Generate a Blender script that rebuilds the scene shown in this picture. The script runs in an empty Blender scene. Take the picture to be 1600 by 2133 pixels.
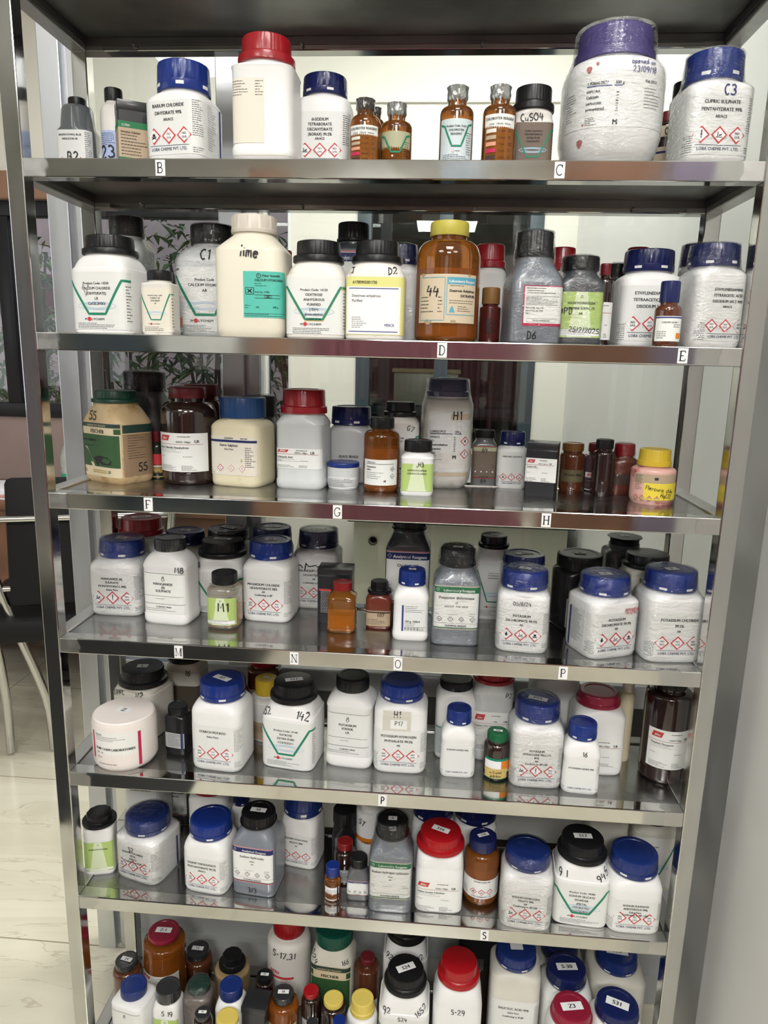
import bpy, bmesh, math, random
from mathutils import Vector, Matrix, Euler
import numpy as np
random.seed(7)
SC = bpy.context.scene
COL = SC.collection
R = math.radians
# ------------------------------------------------------------------ camera
cd = bpy.data.cameras.new('camera'); cam = bpy.data.objects.new('camera', cd); COL.objects.link(cam)
cam.location = (0.0861, -0.9863, 1.3)
cam.rotation_euler = (R(77.9235), R(-1.3783), R(4.4067))
cd.sensor_fit = 'HORIZONTAL'; cd.sensor_width = 36.0; cd.lens = 36.0*1482.0/1600.0
cd.clip_start = .02; cd.clip_end = 60
SC.camera = cam
# ------------------------------------------------------------------ world, exposure, lamps
SC.view_settings.view_transform = 'Standard'; SC.view_settings.look = 'None'
SC.view_settings.exposure = 0.10; SC.view_settings.gamma = 1.0; SC.view_settings.use_curve_mapping = False
W = bpy.data.worlds.new('sky'); SC.world = W; W.use_nodes = True
wn = W.node_tree.nodes; wl = W.node_tree.links
bg = wn['Background']; sky = wn.new('ShaderNodeTexSky'); sky.sky_type = 'HOSEK_WILKIE'; sky.turbidity = 6; sky.sun_direction = (.3, -.5, .8)
wl.new(sky.outputs[0], bg.inputs[0]); bg.inputs[1].default_value = 4.5
def area(name, loc, rot, sx, sy, power, color=(1, 1, 1)):
    l = bpy.data.lights.new(name, 'AREA'); l.shape = 'RECTANGLE'; l.size = sx; l.size_y = sy; l.energy = power; l.color = color
    o = bpy.data.objects.new(name, l); o.location = loc; o.rotation_euler = rot; COL.objects.link(o); return o
area('ceiling_panel_light', (.15, -1.15, 2.66), (0, 0, 0), .6, .6, 22, (1, .985, .95))
area('ceiling_panel_light', (-1.0, -1.9, 2.66), (0, 0, 0), .6, .6, 18, (1, .985, .95))
area('ceiling_panel_light', (1.1, -2.2, 2.66), (0, 0, 0), .6, .6, 18, (1, .985, .95))
area('ceiling_panel_light', (-.9, 1.1, 2.66), (0, 0, 0), .6, .6, 9, (1, .985, .95))
area('ceiling_panel_light', (.2, 1.1, 2.66), (0, 0, 0), .6, .6, 25, (1, .985, .95))
area('ceiling_panel_light', (.1, -2.8, 2.66), (0, 0, 0), .6, .6, 55, (1, .985, .95))  # fill lamp added behind the viewer to light the back-row bottles
area('window_daylight', (-3.4, -1.6, 1.6), (0, R(-90), 0), 1.2, 2.4, 12, (.86, .93, 1))
# ------------------------------------------------------------------ materials
MATS = {}
def mat(name, col=(.8, .8, .8), rough=.5, metal=0, coat=0, trans=0, ior=1.45, noise=None, bump=None, spec=.5, alpha=1, sss=0, emit=None, stain=None):
    if name in MATS: return MATS[name]
    m = bpy.data.materials.new(name); m.use_nodes = True; n = m.node_tree.nodes; l = m.node_tree.links
    p = n['Principled BSDF']; I = p.inputs
    I['Base Color'].default_value = (*col, 1); I['Roughness'].default_value = rough; I['Metallic'].default_value = metal
    I['Coat Weight'].default_value = coat; I['Coat Roughness'].default_value = .06; I['Transmission Weight'].default_value = trans
    I['IOR'].default_value = ior; I['Specular IOR Level'].default_value = spec; I['Alpha'].default_value = alpha
    if sss: I['Subsurface Weight'].default_value = sss; I['Subsurface Radius'].default_value = (.01, .01, .01); I['Subsurface Scale'].default_value = .3
    tc = n.new('ShaderNodeTexCoord')
    if noise:   # (scale, amount): gentle brightness variation
        t = n.new('ShaderNodeTexNoise'); t.inputs['Scale'].default_value = noise[0]; t.inputs['Detail'].default_value = 6
        mx = n.new('ShaderNodeMix'); mx.data_type = 'RGBA'; mx.blend_type = 'MULTIPLY'; mx.inputs[0].default_value = 1
        r = n.new('ShaderNodeMapRange'); r.inputs[1].default_value = .3; r.inputs[2].default_value = .7; r.inputs[3].default_value = 1-noise[1]; r.inputs[4].default_value = 1
        l.new(tc.outputs['Object'], t.inputs[0]); l.new(t.outputs[0], r.inputs[0]); mx.inputs[6].default_value = (*col, 1)
        l.new(r.outputs[0], mx.inputs[7]); l.new(mx.outputs[2], I['Base Color'])
    if stain:   # (scale, threshold, colour): blotches of dirt with a shape of their own
        t = n.new('ShaderNodeTexNoise'); t.inputs['Scale'].default_value = stain[0]; t.inputs['Detail'].default_value = 8; t.inputs['Roughness'].default_value = .65
        r = n.new('ShaderNodeMapRange'); r.inputs[1].default_value = stain[1]; r.inputs[2].default_value = stain[1]+.12
        mx = n.new('ShaderNodeMix'); mx.data_type = 'RGBA'; mx.inputs[6].default_value = (*col, 1); mx.inputs[7].default_value = (*stain[2], 1)
        l.new(tc.outputs['Object'], t.inputs[0]); l.new(t.outputs[0], r.inputs[0]); l.new(r.outputs[0], mx.inputs[0]); l.new(mx.outputs[2], I['Base Color'])
    if bump:    # (scale, strength)
        t = n.new('ShaderNodeTexNoise'); t.inputs['Scale'].default_value = bump[0]; t.inputs['Detail'].default_value = 3
        b = n.new('ShaderNodeBump'); b.inputs['Strength'].default_value = bump[1]; b.inputs['Distance'].default_value = .002
        l.new(tc.outputs['Object'], t.inputs[0]); l.new(t.outputs[0], b.inputs['Height']); l.new(b.outputs[0], I['Normal'])
    if emit: I['Emission Color'].default_value = (*emit[0], 1); I['Emission Strength'].default_value = emit[1]
    MATS[name] = m; return m
def steel(name, col, r0, r1, scale, stretch, weld=False, dirt=.12):
    m = bpy.data.materials.new(name); m.use_nodes = True; n = m.node_tree.nodes; l = m.node_tree.links; p = n['Principled BSDF']
    p.inputs['Metallic'].default_value = 1
    g = n.new('ShaderNodeNewGeometry'); mp = n.new('ShaderNodeMapping'); mp.inputs['Scale'].default_value = stretch; l.new(g.outputs['Position'], mp.inputs[0])
    t = n.new('ShaderNodeTexNoise'); t.inputs['Scale'].default_value = scale; t.inputs['Detail'].default_value = 7; l.new(mp.outputs[0], t.inputs[0])
    r = n.new('ShaderNodeMapRange'); r.inputs[1].default_value = .35; r.inputs[2].default_value = .68; r.inputs[3].default_value = r0; r.inputs[4].default_value = r1; l.new(t.outputs[0], r.inputs[0])
    c = n.new('ShaderNodeMapRange'); c.inputs[1].default_value = .35; c.inputs[2].default_value = .7; c.inputs[3].default_value = 1; c.inputs[4].default_value = 1-dirt; l.new(t.outputs[0], c.inputs[0])
    mx = n.new('ShaderNodeMix'); mx.data_type = 'RGBA'; mx.blend_type = 'MULTIPLY'; mx.inputs[0].default_value = 1; mx.inputs[6].default_value = (*col, 1); l.new(c.outputs[0], mx.inputs[7])
    rough = r.outputs[0]
    if weld:   # ground-off weld zones near the posts: brushed instead of mirror polished
        sx = n.new('ShaderNodeSeparateXYZ'); l.new(g.outputs['Position'], sx.inputs[0])
        a = n.new('ShaderNodeMath'); a.operation = 'ABSOLUTE'; l.new(sx.outputs[0], a.inputs[0])
        t2 = n.new('ShaderNodeTexNoise'); t2.inputs['Scale'].default_value = 35; l.new(g.outputs['Position'], t2.inputs[0])
        ad = n.new('ShaderNodeMath'); ad.operation = 'MULTIPLY_ADD'; l.new(t2.outputs[0], ad.inputs[0]); ad.inputs[1].default_value = .03; l.new(a.outputs[0], ad.inputs[2])
        w = n.new('ShaderNodeMapRange'); l.new(ad.outputs[0], w.inputs[0]); w.inputs[1].default_value = .463; w.inputs[2].default_value = .468; w.inputs[3].default_value = 0; w.inputs[4].default_value = 1
        m2 = n.new('ShaderNodeMix'); m2.data_type = 'FLOAT'; l.new(w.outputs[0], m2.inputs[0]); l.new(rough, m2.inputs[2])
        r3 = n.new('ShaderNodeMapRange'); t3 = n.new('ShaderNodeTexNoise'); t3.inputs['Scale'].default_value = 60; l.new(g.outputs['Position'], t3.inputs[0]); l.new(t3.outputs[0], r3.inputs[0])
        r3.inputs[3].default_value = .22; r3.inputs[4].default_value = .5; l.new(r3.outputs[0], m2.inputs[3]); rough = m2.outputs[0]
    l.new(mx.outputs[2], p.inputs['Base Color']); l.new(rough, p.inputs['Roughness'])
    b = n.new('ShaderNodeBump'); b.inputs['Strength'].default_value = .05; b.inputs['Distance'].default_value = .001; l.new(t.outputs[0], b.inputs['Height']); l.new(b.outputs[0], p.inputs['Normal'])
    MATS[name] = m; return m
steel('polished_steel', (.62, .62, .60), .05, .14, 9, (1, 1, 1), weld=True)
steel('post_steel', (.62, .62, .60), .06, .2, 7, (3, 3, 1))
steel('tray_steel', (.43, .43, .42), .13, .34, 5, (1, 2, 4), dirt=.3)
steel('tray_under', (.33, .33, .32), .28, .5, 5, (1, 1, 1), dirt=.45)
steel('aluminium', (.70, .72, .75), .34, .55, 12, (1, 1, .3))
def film(name='clear_film'):
    m = bpy.data.materials.new(name); m.use_nodes = True; n = m.node_tree.nodes; l = m.node_tree.links
    n.remove(n['Principled BSDF']); out = n['Material Output']
    tr = n.new('ShaderNodeBsdfTransparent'); tr.inputs[0].default_value = (.985, .985, .985, 1)
    gl = n.new('ShaderNodeBsdfGlossy'); gl.inputs['Roughness'].default_value = .06; gl.inputs[0].default_value = (1, 1, 1, 1)
    tc = n.new('ShaderNodeTexCoord'); mp = n.new('ShaderNodeMapping'); mp.inputs['Rotation'].default_value = (.4, .6, .5); mp.inputs['Scale'].default_value = (1, 1, 2.4)
    t = n.new('ShaderNodeTexNoise'); t.inputs['Scale'].default_value = 62; t.inputs['Detail'].default_value = 2; t.inputs['Distortion'].default_value = 1.8
    b = n.new('ShaderNodeBump'); b.inputs['Strength'].default_value = .8; b.inputs['Distance'].default_value = .004
    l.new(tc.outputs['Object'], mp.inputs[0]); l.new(mp.outputs[0], t.inputs[0]); l.new(t.outputs[0], b.inputs['Height']); l.new(b.outputs[0], gl.inputs['Normal'])
    fr = n.new('ShaderNodeFresnel'); fr.inputs[0].default_value = 1.3; l.new(b.outputs[0], fr.inputs['Normal'])
    ad = n.new('ShaderNodeMath'); ad.operation = 'ADD'; ad.operation = 'MULTIPLY_ADD'; ad.inputs[1].default_value = .55; ad.inputs[2].default_value = .03; l.new(fr.outputs[0], ad.inputs[0]); ad.use_clamp = True
    mx = n.new('ShaderNodeMixShader'); l.new(ad.outputs[0], mx.inputs[0]); l.new(tr.outputs[0], mx.inputs[1]); l.new(gl.outputs[0], mx.inputs[2]); l.new(mx.outputs[0], out.inputs[0])
    MATS[name] = m; return m
film()
def pane_mat(name='window_glass'):
    m = bpy.data.materials.new(name); m.use_nodes = True; n = m.node_tree.nodes; l = m.node_tree.links
    n.remove(n['Principled BSDF']); out = n['Material Output']
    tr = n.new('ShaderNodeBsdfTransparent'); tr.inputs[0].default_value = (.93, .95, .94, 1)
    gl = n.new('ShaderNodeBsdfGlossy'); gl.inputs['Roughness'].default_value = .01
    fr = n.new('ShaderNodeFresnel'); fr.inputs[0].default_value = 1.5
    mx = n.new('ShaderNodeMixShader'); l.new(fr.outputs[0], mx.inputs[0]); l.new(tr.outputs[0], mx.inputs[1]); l.new(gl.outputs[0], mx.inputs[2]); l.new(mx.outputs[0], out.inputs[0])
    MATS[name] = m; return m
pane_mat()
PL = dict(rough=.38, spec=.45)
mat('white', (.80, .80, .79), bump=(60, .10), sss=0, **PL)
mat('white_dirty', (.74, .72, .67), rough=.42, stain=(22, .58, (.52, .46, .38)))
mat('greywhite', (.62, .64, .64), rough=.3, noise=(18, .12))
mat('cream', (.74, .67, .47), rough=.42, stain=(16, .62, (.58, .47, .28)))
mat('creamlight', (.70, .68, .60), rough=.42, noise=(14, .15))
mat('beige', (.58, .43, .24), rough=.45, stain=(18, .52, (.40, .25, .11)))
mat('jarwhite', (.82, .75, .71), rough=.35, noise=(8, .06))
mat('grey', (.19, .21, .24), rough=.3, coat=.3)
mat('darkgrey', (.055, .062, .07), rough=.28, coat=.3)
mat('greydk', (.12, .125, .13), rough=.3, coat=.4)
mat('grey_shrink', (.10, .11, .12), rough=.18, coat=.8)
mat('blackplastic', (.012, .012, .014), rough=.25, coat=.2)
mat('amber', (.42, .14, .02), rough=.04, trans=.80, ior=1.3, coat=.6)
mat('amberdark', (.10, .03, .012), rough=.08, coat=.9)
mat('amber_y', (.55, .22, .03), rough=.06, trans=.75, ior=1.3, coat=.6)
mat('clearamber', (.85, .80, .70), rough=.04, trans=.85, ior=1.3, coat=.6)
mat('violetglass', (.10, .06, .07), rough=.15, coat=.6)
mat('darkglass', (.022, .010, .008), rough=.06, coat=1)
mat('darkgreen', (.02, .03, .02), rough=.1, coat=.8)
mat('darkred', (.07, .012, .010), rough=.2, coat=.5)
mat('redbrown', (.16, .035, .02), rough=.22, coat=.5)
mat('pinkish', (.72, .42, .36), rough=.35, stain=(26, .5, (.45, .10, .09)), coat=.3)
mat('brownpowder', (.24, .20, .18), rough=.35, coat=.4, noise=(60, .5))
mat('tanplastic', (.34, .24, .12), rough=.3, coat=.5)
mat('blackcard', (.02, .021, .024), rough=.32, coat=.25)
mat('c_blue', (.007, .027, .19), rough=.33, coat=.12); mat('c_blue2', (.010, .027, .15), rough=.33, coat=.12)
mat('c_navy', (.008, .014, .085), rough=.3, coat=.2); mat('c_sblue', (.012, .055, .17), rough=.4)
mat('c_black', (.009, .009, .010), rough=.33, spec=.4); mat('c_blackgrey', (.028, .029, .031), rough=.22, coat=.5, bump=(90, .4))
mat('c_red', (.30, .008, .014), rough=.32, coat=.2); mat('c_redbright', (.34, .006, .010), rough=.32, coat=.2)
mat('c_crimson', (.25, .012, .035), rough=.32, coat=.2); mat('c_maroon', (.14, .012, .018), rough=.35); mat('c_maroon2', (.22, .010, .010), rough=.35)
mat('c_purple', (.075, .055, .20), rough=.35, coat=.1); mat('c_purpledark', (.030, .024, .09), rough=.3, coat=.2)
mat('c_yellow', (.62, .43, .03), rough=.35); mat('c_yellow3', (.50, .44, .07), rough=.38); mat('cream_lime', (.74, .70, .58), rough=.42, stain=(12, .64, (.52, .40, .28))); mat('liquid_dark', (.07, .025, .01), rough=.3); mat('c_yellow2', (.70, .55, .12), rough=.38)
mat('c_dgreen', (.008, .05, .03), rough=.4); mat('c_dgreen2', (.004, .075, .05), rough=.35); mat('c_green', (.006, .11, .04), rough=.35); mat('c_dgreenwrap', (.02, .05, .04), rough=.2, coat=.8)
mat('c_cream_cap', (.62, .56, .48), rough=.4); mat('c_white_cap', (.75, .75, .73), rough=.4); mat('c_woodbrown', (.20, .10, .03), rough=.45); mat('c_brownlid', (.16, .07, .015), rough=.3, coat=.4)
mat('c_jarwhite', (.84, .77, .73), rough=.35); mat('c_foil', (.42, .44, .42), rough=.22, metal=.7, bump=(70, 1.0)); mat('c_foilblack', (.05, .045, .04), rough=.2, coat=.7, bump=(70, 1.0))
mat('powder_orange', (.42, .20, .05), rough=.8); mat('powder_yellow', (.75, .45, .03), rough=.8); mat('powder_tan', (.60, .42, .22), rough=.8)
PAL = dict(ink=(.012, .012, .014), grey=(.30, .30, .31), inkblue=(.02, .025, .16), inkred=(.45, .06, .07), paper=(.80, .81, .78), greypaper=(.42, .43, .43), white=(.84, .84, .84),
 clear=(.74, .75, .73), lblue=(.42, .50, .75), pblue=(.60, .68, .70), olive=(.42, .42, .27), brown=(.16, .12, .09), tan=(.46, .35, .24), dkbrown=(.10, .08, .06), dkolive=(.12, .10, .05),
 cream2=(.74, .70, .60), teal=(.09, .50, .40), green=(.01, .22, .12), tbgreen=(.01, .17, .06), navy=(.012, .018, .11), navyp=(.09, .10, .20), red=(.58, .04, .05), pinkred=(.50, .02, .08),
 gold=(.62, .46, .16), lime=(.42, .56, .17), limelight=(.66, .74, .50), yellow=(.78, .62, .06), paleyellow=(.72, .70, .25), yellow_p=(.62, .58, .28), orange=(.70, .22, .02), salmon=(.70, .32, .20),
 ripple=(.42, .58, .74), skyblue=(.10, .36, .48), darkbrown=(.05, .03, .02), maroonlab=(.06, .03, .02), hired=(.52, .05, .05), fgreen=(.03, .09, .03), fdark=(.02, .05, .04), fbrown=(.30, .20, .12),
 cream3=(.66, .56, .38), yellowbrown=(.42, .30, .10), tape=(.62, .60, .52), worn=(.62, .52, .38), barblue=(.03, .05, .22), stainbrown=(.40, .30, .18), rose=(.45, .16, .16), amberink=(.5, .3, .05))
def ink(c):
    k = 'print_'+c
    if k not in MATS: mat(k, PAL[c], rough=.55)
    return MATS[k]
# ------------------------------------------------------------------ mesh helpers
def link(o, parent=None):
    COL.objects.link(o)
    if parent: o.parent = parent
    return o
def empty(name, loc, rz=0, label=None, cat=None, group=None):
    o = bpy.data.objects.new(name, None); o.location = loc; o.rotation_euler = (0, 0, rz); COL.objects.link(o)
    if label: o['label'] = label
    if cat: o['category'] = cat
    if group: o['group'] = group
    return o
def mesh_obj(name, verts, faces, m, parent=None, mi=None, smooth=True, angle=35, loc=None):
    me = bpy.data.meshes.new(name); me.from_pydata([tuple(v) for v in verts], [], faces)
    for x in (m if isinstance(m, list) else [m]): me.materials.append(MATS[x] if isinstance(x, str) else x)
    if mi is not None: me.polygons.foreach_set('material_index', mi)
    if smooth:
        me.polygons.foreach_set('use_smooth', [True]*len(faces)); me.update()
        try: me.set_sharp_from_angle(angle=R(angle))
        except Exception: pass
    o = bpy.data.objects.new(name, me)
    if loc: o.location = loc
    return link(o, parent)
class MB:
    def __init__(s): s.v = []; s.f = []; s.mi = []
    def add(s, v, f, mi=0):
        o = len(s.v); s.v += [tuple(p) for p in v]; s.f += [tuple(i+o for i in q) for q in f]; s.mi += [mi]*len(f); return s
    def box(s, x0, x1, y0, y1, z0, z1, mi=0, bev=0):
        bm = bmesh.new(); bmesh.ops.create_cube(bm, size=1)
        for v in bm.verts: v.co = ((x0+x1)/2+v.co.x*(x1-x0), (y0+y1)/2+v.co.y*(y1-y0), (z0+z1)/2+v.co.z*(z1-z0))
        if bev: bmesh.ops.bevel(bm, geom=bm.edges[:], offset=bev, segments=2, affect='EDGES', profile=.5)
        bm.verts.ensure_lookup_table(); bm.verts.index_update()
        s.add([v.co[:] for v in bm.verts], [[v.index for v in f.verts] for f in bm.faces], mi); bm.free(); return s
    def lathe(s, prof, n=48, cx=0, cy=0, mi=0, fn=None, cap0=True, cap1=True):
        o = len(s.v)
        for j, (r, z) in enumerate(prof):
            for i in range(n):
                a = 2*math.pi*i/n; rr = r*(fn(a, j) if fn else 1); s.v.append((cx+rr*math.cos(a), cy+rr*math.sin(a), z))
        for j in range(len(prof)-1):
            for i in range(n):
                k = (i+1) % n; s.f.append((o+j*n+i, o+j*n+k, o+(j+1)*n+k, o+(j+1)*n+i)); s.mi.append(mi)
        if cap0: s.f.append(tuple(o+i for i in range(n))[::-1]); s.mi.append(mi)
        if cap1: s.f.append(tuple(o+(len(prof)-1)*n+i for i in range(n))); s.mi.append(mi)
        return s
    def tube(s, pts, r, n=12, mi=0, closed=False):
        pts = [Vector(p) for p in pts]; o = len(s.v); N = len(pts); up = Vector((0, 0, 1))
        for i, p in enumerate(pts):
            d = (pts[min(i+1, N-1)]-pts[max(i-1, 0)]).normalized()
            a = d.cross(up if abs(d.z) < .95 else Vector((1, 0, 0))).normalized(); b = d.cross(a)
            for k in range(n):
                t = 2*math.pi*k/n; s.v.append(tuple(p+(a*math.cos(t)+b*math.sin(t))*r))
        for i in range(N-1):
            for k in range(n):
                q = (k+1) % n; s.f.append((o+i*n+k, o+i*n+q, o+(i+1)*n+q, o+(i+1)*n+k)); s.mi.append(mi)
        s.f.append(tuple(o+k for k in range(n))); s.f.append(tuple(o+(N-1)*n+k for k in range(n))[::-1]); s.mi += [mi, mi]
        return s
    def build(s, name, m, parent=None, loc=None, smooth=True, angle=35):
        return mesh_obj(name, s.v, s.f, m, parent, s.mi, smooth, angle, loc)
def smoothpath(pts, k=6):
    P = [Vector(p) for p in pts]; out = []
    for i in range(len(P)-1):
        a = P[max(i-1, 0)]; b = P[i]; c = P[i+1]; d = P[min(i+2, len(P)-1)]
        for j in range(k):
            t = j/k; out.append(.5*((2*b)+(c-a)*t+(2*a-5*b+4*c-d)*t*t+(3*b-3*c+d-a)*t**3))
    out.append(P[-1]); return out
def structure(o): o['kind'] = 'structure'; return o
# ------------------------------------------------------------------ glyphs
GL = {}
def _txt(s):
    c = bpy.data.curves.new('t', 'FONT'); c.body = s; c.size = 1; c.resolution_u = 2
    o = bpy.data.objects.new('t', c); me = bpy.data.meshes.new_from_object(o)
    v = [(p.co.x, p.co.y) for p in me.vertices]; f = [tuple(p.vertices) for p in me.polygons]
    bpy.data.objects.remove(o); bpy.data.curves.remove(c); bpy.data.meshes.remove(me); return v, f
_I = max(p[0] for p in _txt('I')[0])
def glyph(ch):
    if ch not in GL:
        v, f = _txt(ch) if ch != ' ' else ([], []); w = max(p[0] for p in _txt(ch+'I')[0])-_I if ch != ' ' else .3
        GL[ch] = (v, f, w)
    return GL[ch]
def text2d(s, size, align='c', bold=0, cond=1.0, shear=0):
    vs, fs, x = [], [], 0
    for ch in s:
        v, f, w = glyph(ch)
        for dx in ((0,) if not bold else (-bold, bold)):
            o = len(vs); vs += [(x+a+dx+shear*b, b) for a, b in v]; fs += [tuple(i+o for i in q) for q in f]
        x += w
    off = {'c': -x/2, 'l': 0, 'r': -x}[align]
    return [((a+off)*size*cond, b*size) for a, b in vs], fs, x*size*cond
# serif capitals for the shelf tags: strokes as boxes / arcs on a unit grid
def arc(cx, cy, rx, ry, a0, a1, n=14): return [(cx+rx*math.cos(R(a0+(a1-a0)*i/n)), cy+ry*math.sin(R(a0+(a1-a0)*i/n))) for i in range(n+1)]
SER = {'B': [('V', .22, 1), [(.22, 1), (.5, 1)]+arc(.5, .76, .2, .24, 90, -90)+[(.22, .52)], [(.22, .52), (.52, .52)]+arc(.52, .26, .25, .26, 90, -90)+[(.22, 0)], ('S', .22, 0, 1)],
 'C': [arc(.5, .5, .4, .5, 45, 315)+[], [(.8, 1), (.8, .72)]], 'D': [('V', .22, 1), [(.22, 1), (.4, 1)]+arc(.42, .5, .4, .5, 90, -90)+[(.22, 0)], ('S', .22, 0, 1)],
 'E': [('V', .22, 1), [(.22, 1), (.78, 1), (.78, .8)], [(.22, .52), (.6, .52)], [(.22, 0), (.8, 0), (.8, .22)], ('S', .22, 0, 1)],
 'F': [('V', .25, 1), [(.25, 1), (.8, 1), (.8, .8)], [(.25, .52), (.62, .52)], ('S', .25, 0, 1)],
 'G': [arc(.5, .5, .4, .5, 50, 330), [(.82, .08), (.82, .42)], [(.62, .42), (.95, .42)], [(.8, .98), (.8, .72)]],
 'H': [('V', .2, 1), ('V', .8, 1), [(.2, .52), (.8, .52)], ('S', .2, 0, 1), ('S', .8, 0, 1)],
 'M': [('T', .15), ('V', .88, 1), [(.15, 1), (.5, .05), (.88, 1)], ('S', .15, 0, 1), ('S', .88, 0, 1)],
 'N': [('T', .18), ('T', .82), [(.18, 1), (.82, 0)], ('S', .18, 0, 1), ('S', .82, 1, 1)], 'O': [arc(.5, .5, .38, .5, 0, 360, 24)],
 'P': [('V', .25, 1), [(.25, 1), (.52, 1)]+arc(.52, .73, .24, .27, 90, -90)+[(.25, .46)], ('S', .25, 0, 1)], 'S': [arc(.5, .75, .26, .25, 20, 270)+arc(.5, .25, .3, .25, 90, -150)]}
# pen strokes for handwriting
HW = {'0': [arc(.3, .5, .26, .5, 60, 420, 12)], '1': [[(.12, .8), (.3, 1), (.28, 0)]], '2': [arc(.3, .72, .24, .28, 160, -20, 8)+[(.05, 0), (.62, .06)]], '3': [arc(.28, .74, .22, .26, 150, -90, 8)+arc(.28, .25, .27, .26, 90, -150, 9)],
 '4': [[(.2, 1), (.05, .42), (.6, .46)], [(.48, .8), (.42, -.05)]], '5': [[(.58, 1), (.16, .96), (.12, .58)]+arc(.28, .3, .28, .3, 100, -150, 9)], '6': [[(.5, 1), (.16, .55)]+arc(.3, .26, .24, .26, 160, -190, 12)],
 '7': [[(.05, .95), (.6, 1), (.25, 0)]], '8': [arc(.3, .75, .2, .24, 270, -90, 12)+arc(.3, .26, .25, .26, 90, 450, 12)], '9': [arc(.3, .7, .24, .28, 0, 360, 12)+[(.52, .4), (.35, -.1)]],
 'B': [[(.12, 1), (.1, 0)], [(.12, 1)]+arc(.28, .76, .22, .24, 90, -90, 7)+arc(.3, .26, .27, .27, 90, -90, 8)+[(.1, 0)]], 'C': [arc(.38, .5, .3, .48, 60, 300, 12)], 'D': [[(.12, 1), (.12, 0)], [(.05, 1)]+arc(.15, .5, .42, .5, 90, -90, 10)+[(.05, 0)]],
 'G': [arc(.36, .5, .3, .48, 50, 320, 12)+[(.62, .42), (.4, .42)]], 'H': [[(.1, 1), (.08, 0)], [(.55, 1), (.53, 0)], [(.08, .5), (.55, .55)]], 'I': [[(.2, 1), (.2, 0)]], 'J': [[(.05, .95), (.6, 1)], [(.4, 1), (.36, .15), (.1, .1)]],
 'M': [[(.05, 0), (.12, 1), (.35, .4), (.6, 1), (.68, 0)]], 'N': [[(.08, 0), (.1, 1), (.5, .05), (.55, 1)]], 'O': [arc(.34, .5, .3, .48, 80, 440, 12)], 'P': [[(.12, 1), (.1, 0)], [(.1, 1)]+arc(.24, .73, .28, .26, 80, -100, 8)+[(.1, .46)]],
 'S': [arc(.3, .76, .22, .23, 20, 270, 9)+arc(.28, .26, .25, .26, 90, -140, 9)], 'T': [[(.0, .95), (.62, 1)], [(.32, 1), (.28, 0)]], 'V': [[(.05, 1), (.28, 0), (.6, 1)]], 'u': [[(.05, .5), (.08, .1), (.3, .04), (.42, .5), (.44, 0)]],
 'l': [[(.12, 1), (.1, 0)]], 'i': [[(.1, .5), (.1, 0)], [(.1, .72), (.12, .76)]], 'm': [[(.05, 0), (.08, .5), (.2, .55), (.26, .05), (.3, .5), (.45, .55), (.5, 0)]], 'e': [[(.05, .28), (.4, .34)]+arc(.24, .27, .2, .26, 20, 320, 10)],
 'o': [arc(.24, .26, .2, .26, 60, 420, 10)], 'p': [[(.08, .5), (.06, -.35)], arc(.22, .27, .18, .24, 150, -170, 9)], 'n': [[(.06, 0), (.08, .5), (.3, .55), (.4, 0)]], 'd': [arc(.22, .26, .18, .25, 60, 400, 9), [(.42, 1), (.42, 0)]],
 'r': [[(.08, 0), (.08, .5)], [(.08, .35), (.32, .52)]], 'c': [arc(.25, .26, .2, .26, 50, 310, 9)], 'h': [[(.06, 1), (.06, 0)], [(.06, .4), (.3, .55), (.4, 0)]], 'g': [arc(.22, .27, .18, .24, 30, 370, 9)+[(.38, -.25), (.08, -.3)]],
 '/': [[(.3, 1.05), (.1, -.05)]], '-': [[(.05, .48), (.4, .5)]], ',': [[(.1, .1), (.05, -.15)]], '.': [[(.1, 0), (.12, .04)]], '~': [[(-.2, .9), (.2, .55), (.7, .6), (1.1, .8), (1.3, .5), (1.7, .7), (2.0, .3)]], ' ': []}
def hand2d(s, size, rot=0, width=None, seed=0):
    """ribbons of marker pen following the strokes; returns verts, faces (2-D, centred)"""
    rnd = random.Random(seed+len(s)); w = (width or size*.07); vs, fs = [], []; x = 0; Q = []
    for ch in s:
        st = HW.get(ch, HW['I']); mxx = max([p[0] for q in st for p in q], default=.3)
        for q in st: Q.append([((x+a+rnd.uniform(-.02, .02))*size, (b+rnd.uniform(-.03, .03))*size) for a, b in q])
        x += mxx+.16
    cx = x*size/2; cy = size/2; c_, s_ = math.cos(R(rot)), math.sin(R(rot))
    for q in Q:
        q = [((a-cx)*c_-(b-cy)*s_, (a-cx)*s_+(b-cy)*c_) for a, b in q]
        for i, p in enumerate(q):
            a = q[max(i-1, 0)]; b = q[min(i+1, len(q)-1)]; dx, dy = b[0]-a[0], b[1]-a[1]; L = math.hypot(dx, dy) or 1; nx, ny = -dy/L*w, dx/L*w
            vs += [(p[0]+nx, p[1]+ny), (p[0]-nx, p[1]-ny)]
        o = len(vs)-2*len(q)
        fs += [(o+2*i, o+2*i+1, o+2*i+3, o+2*i+2) for i in range(len(q)-1)]
    return vs, fs
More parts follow.
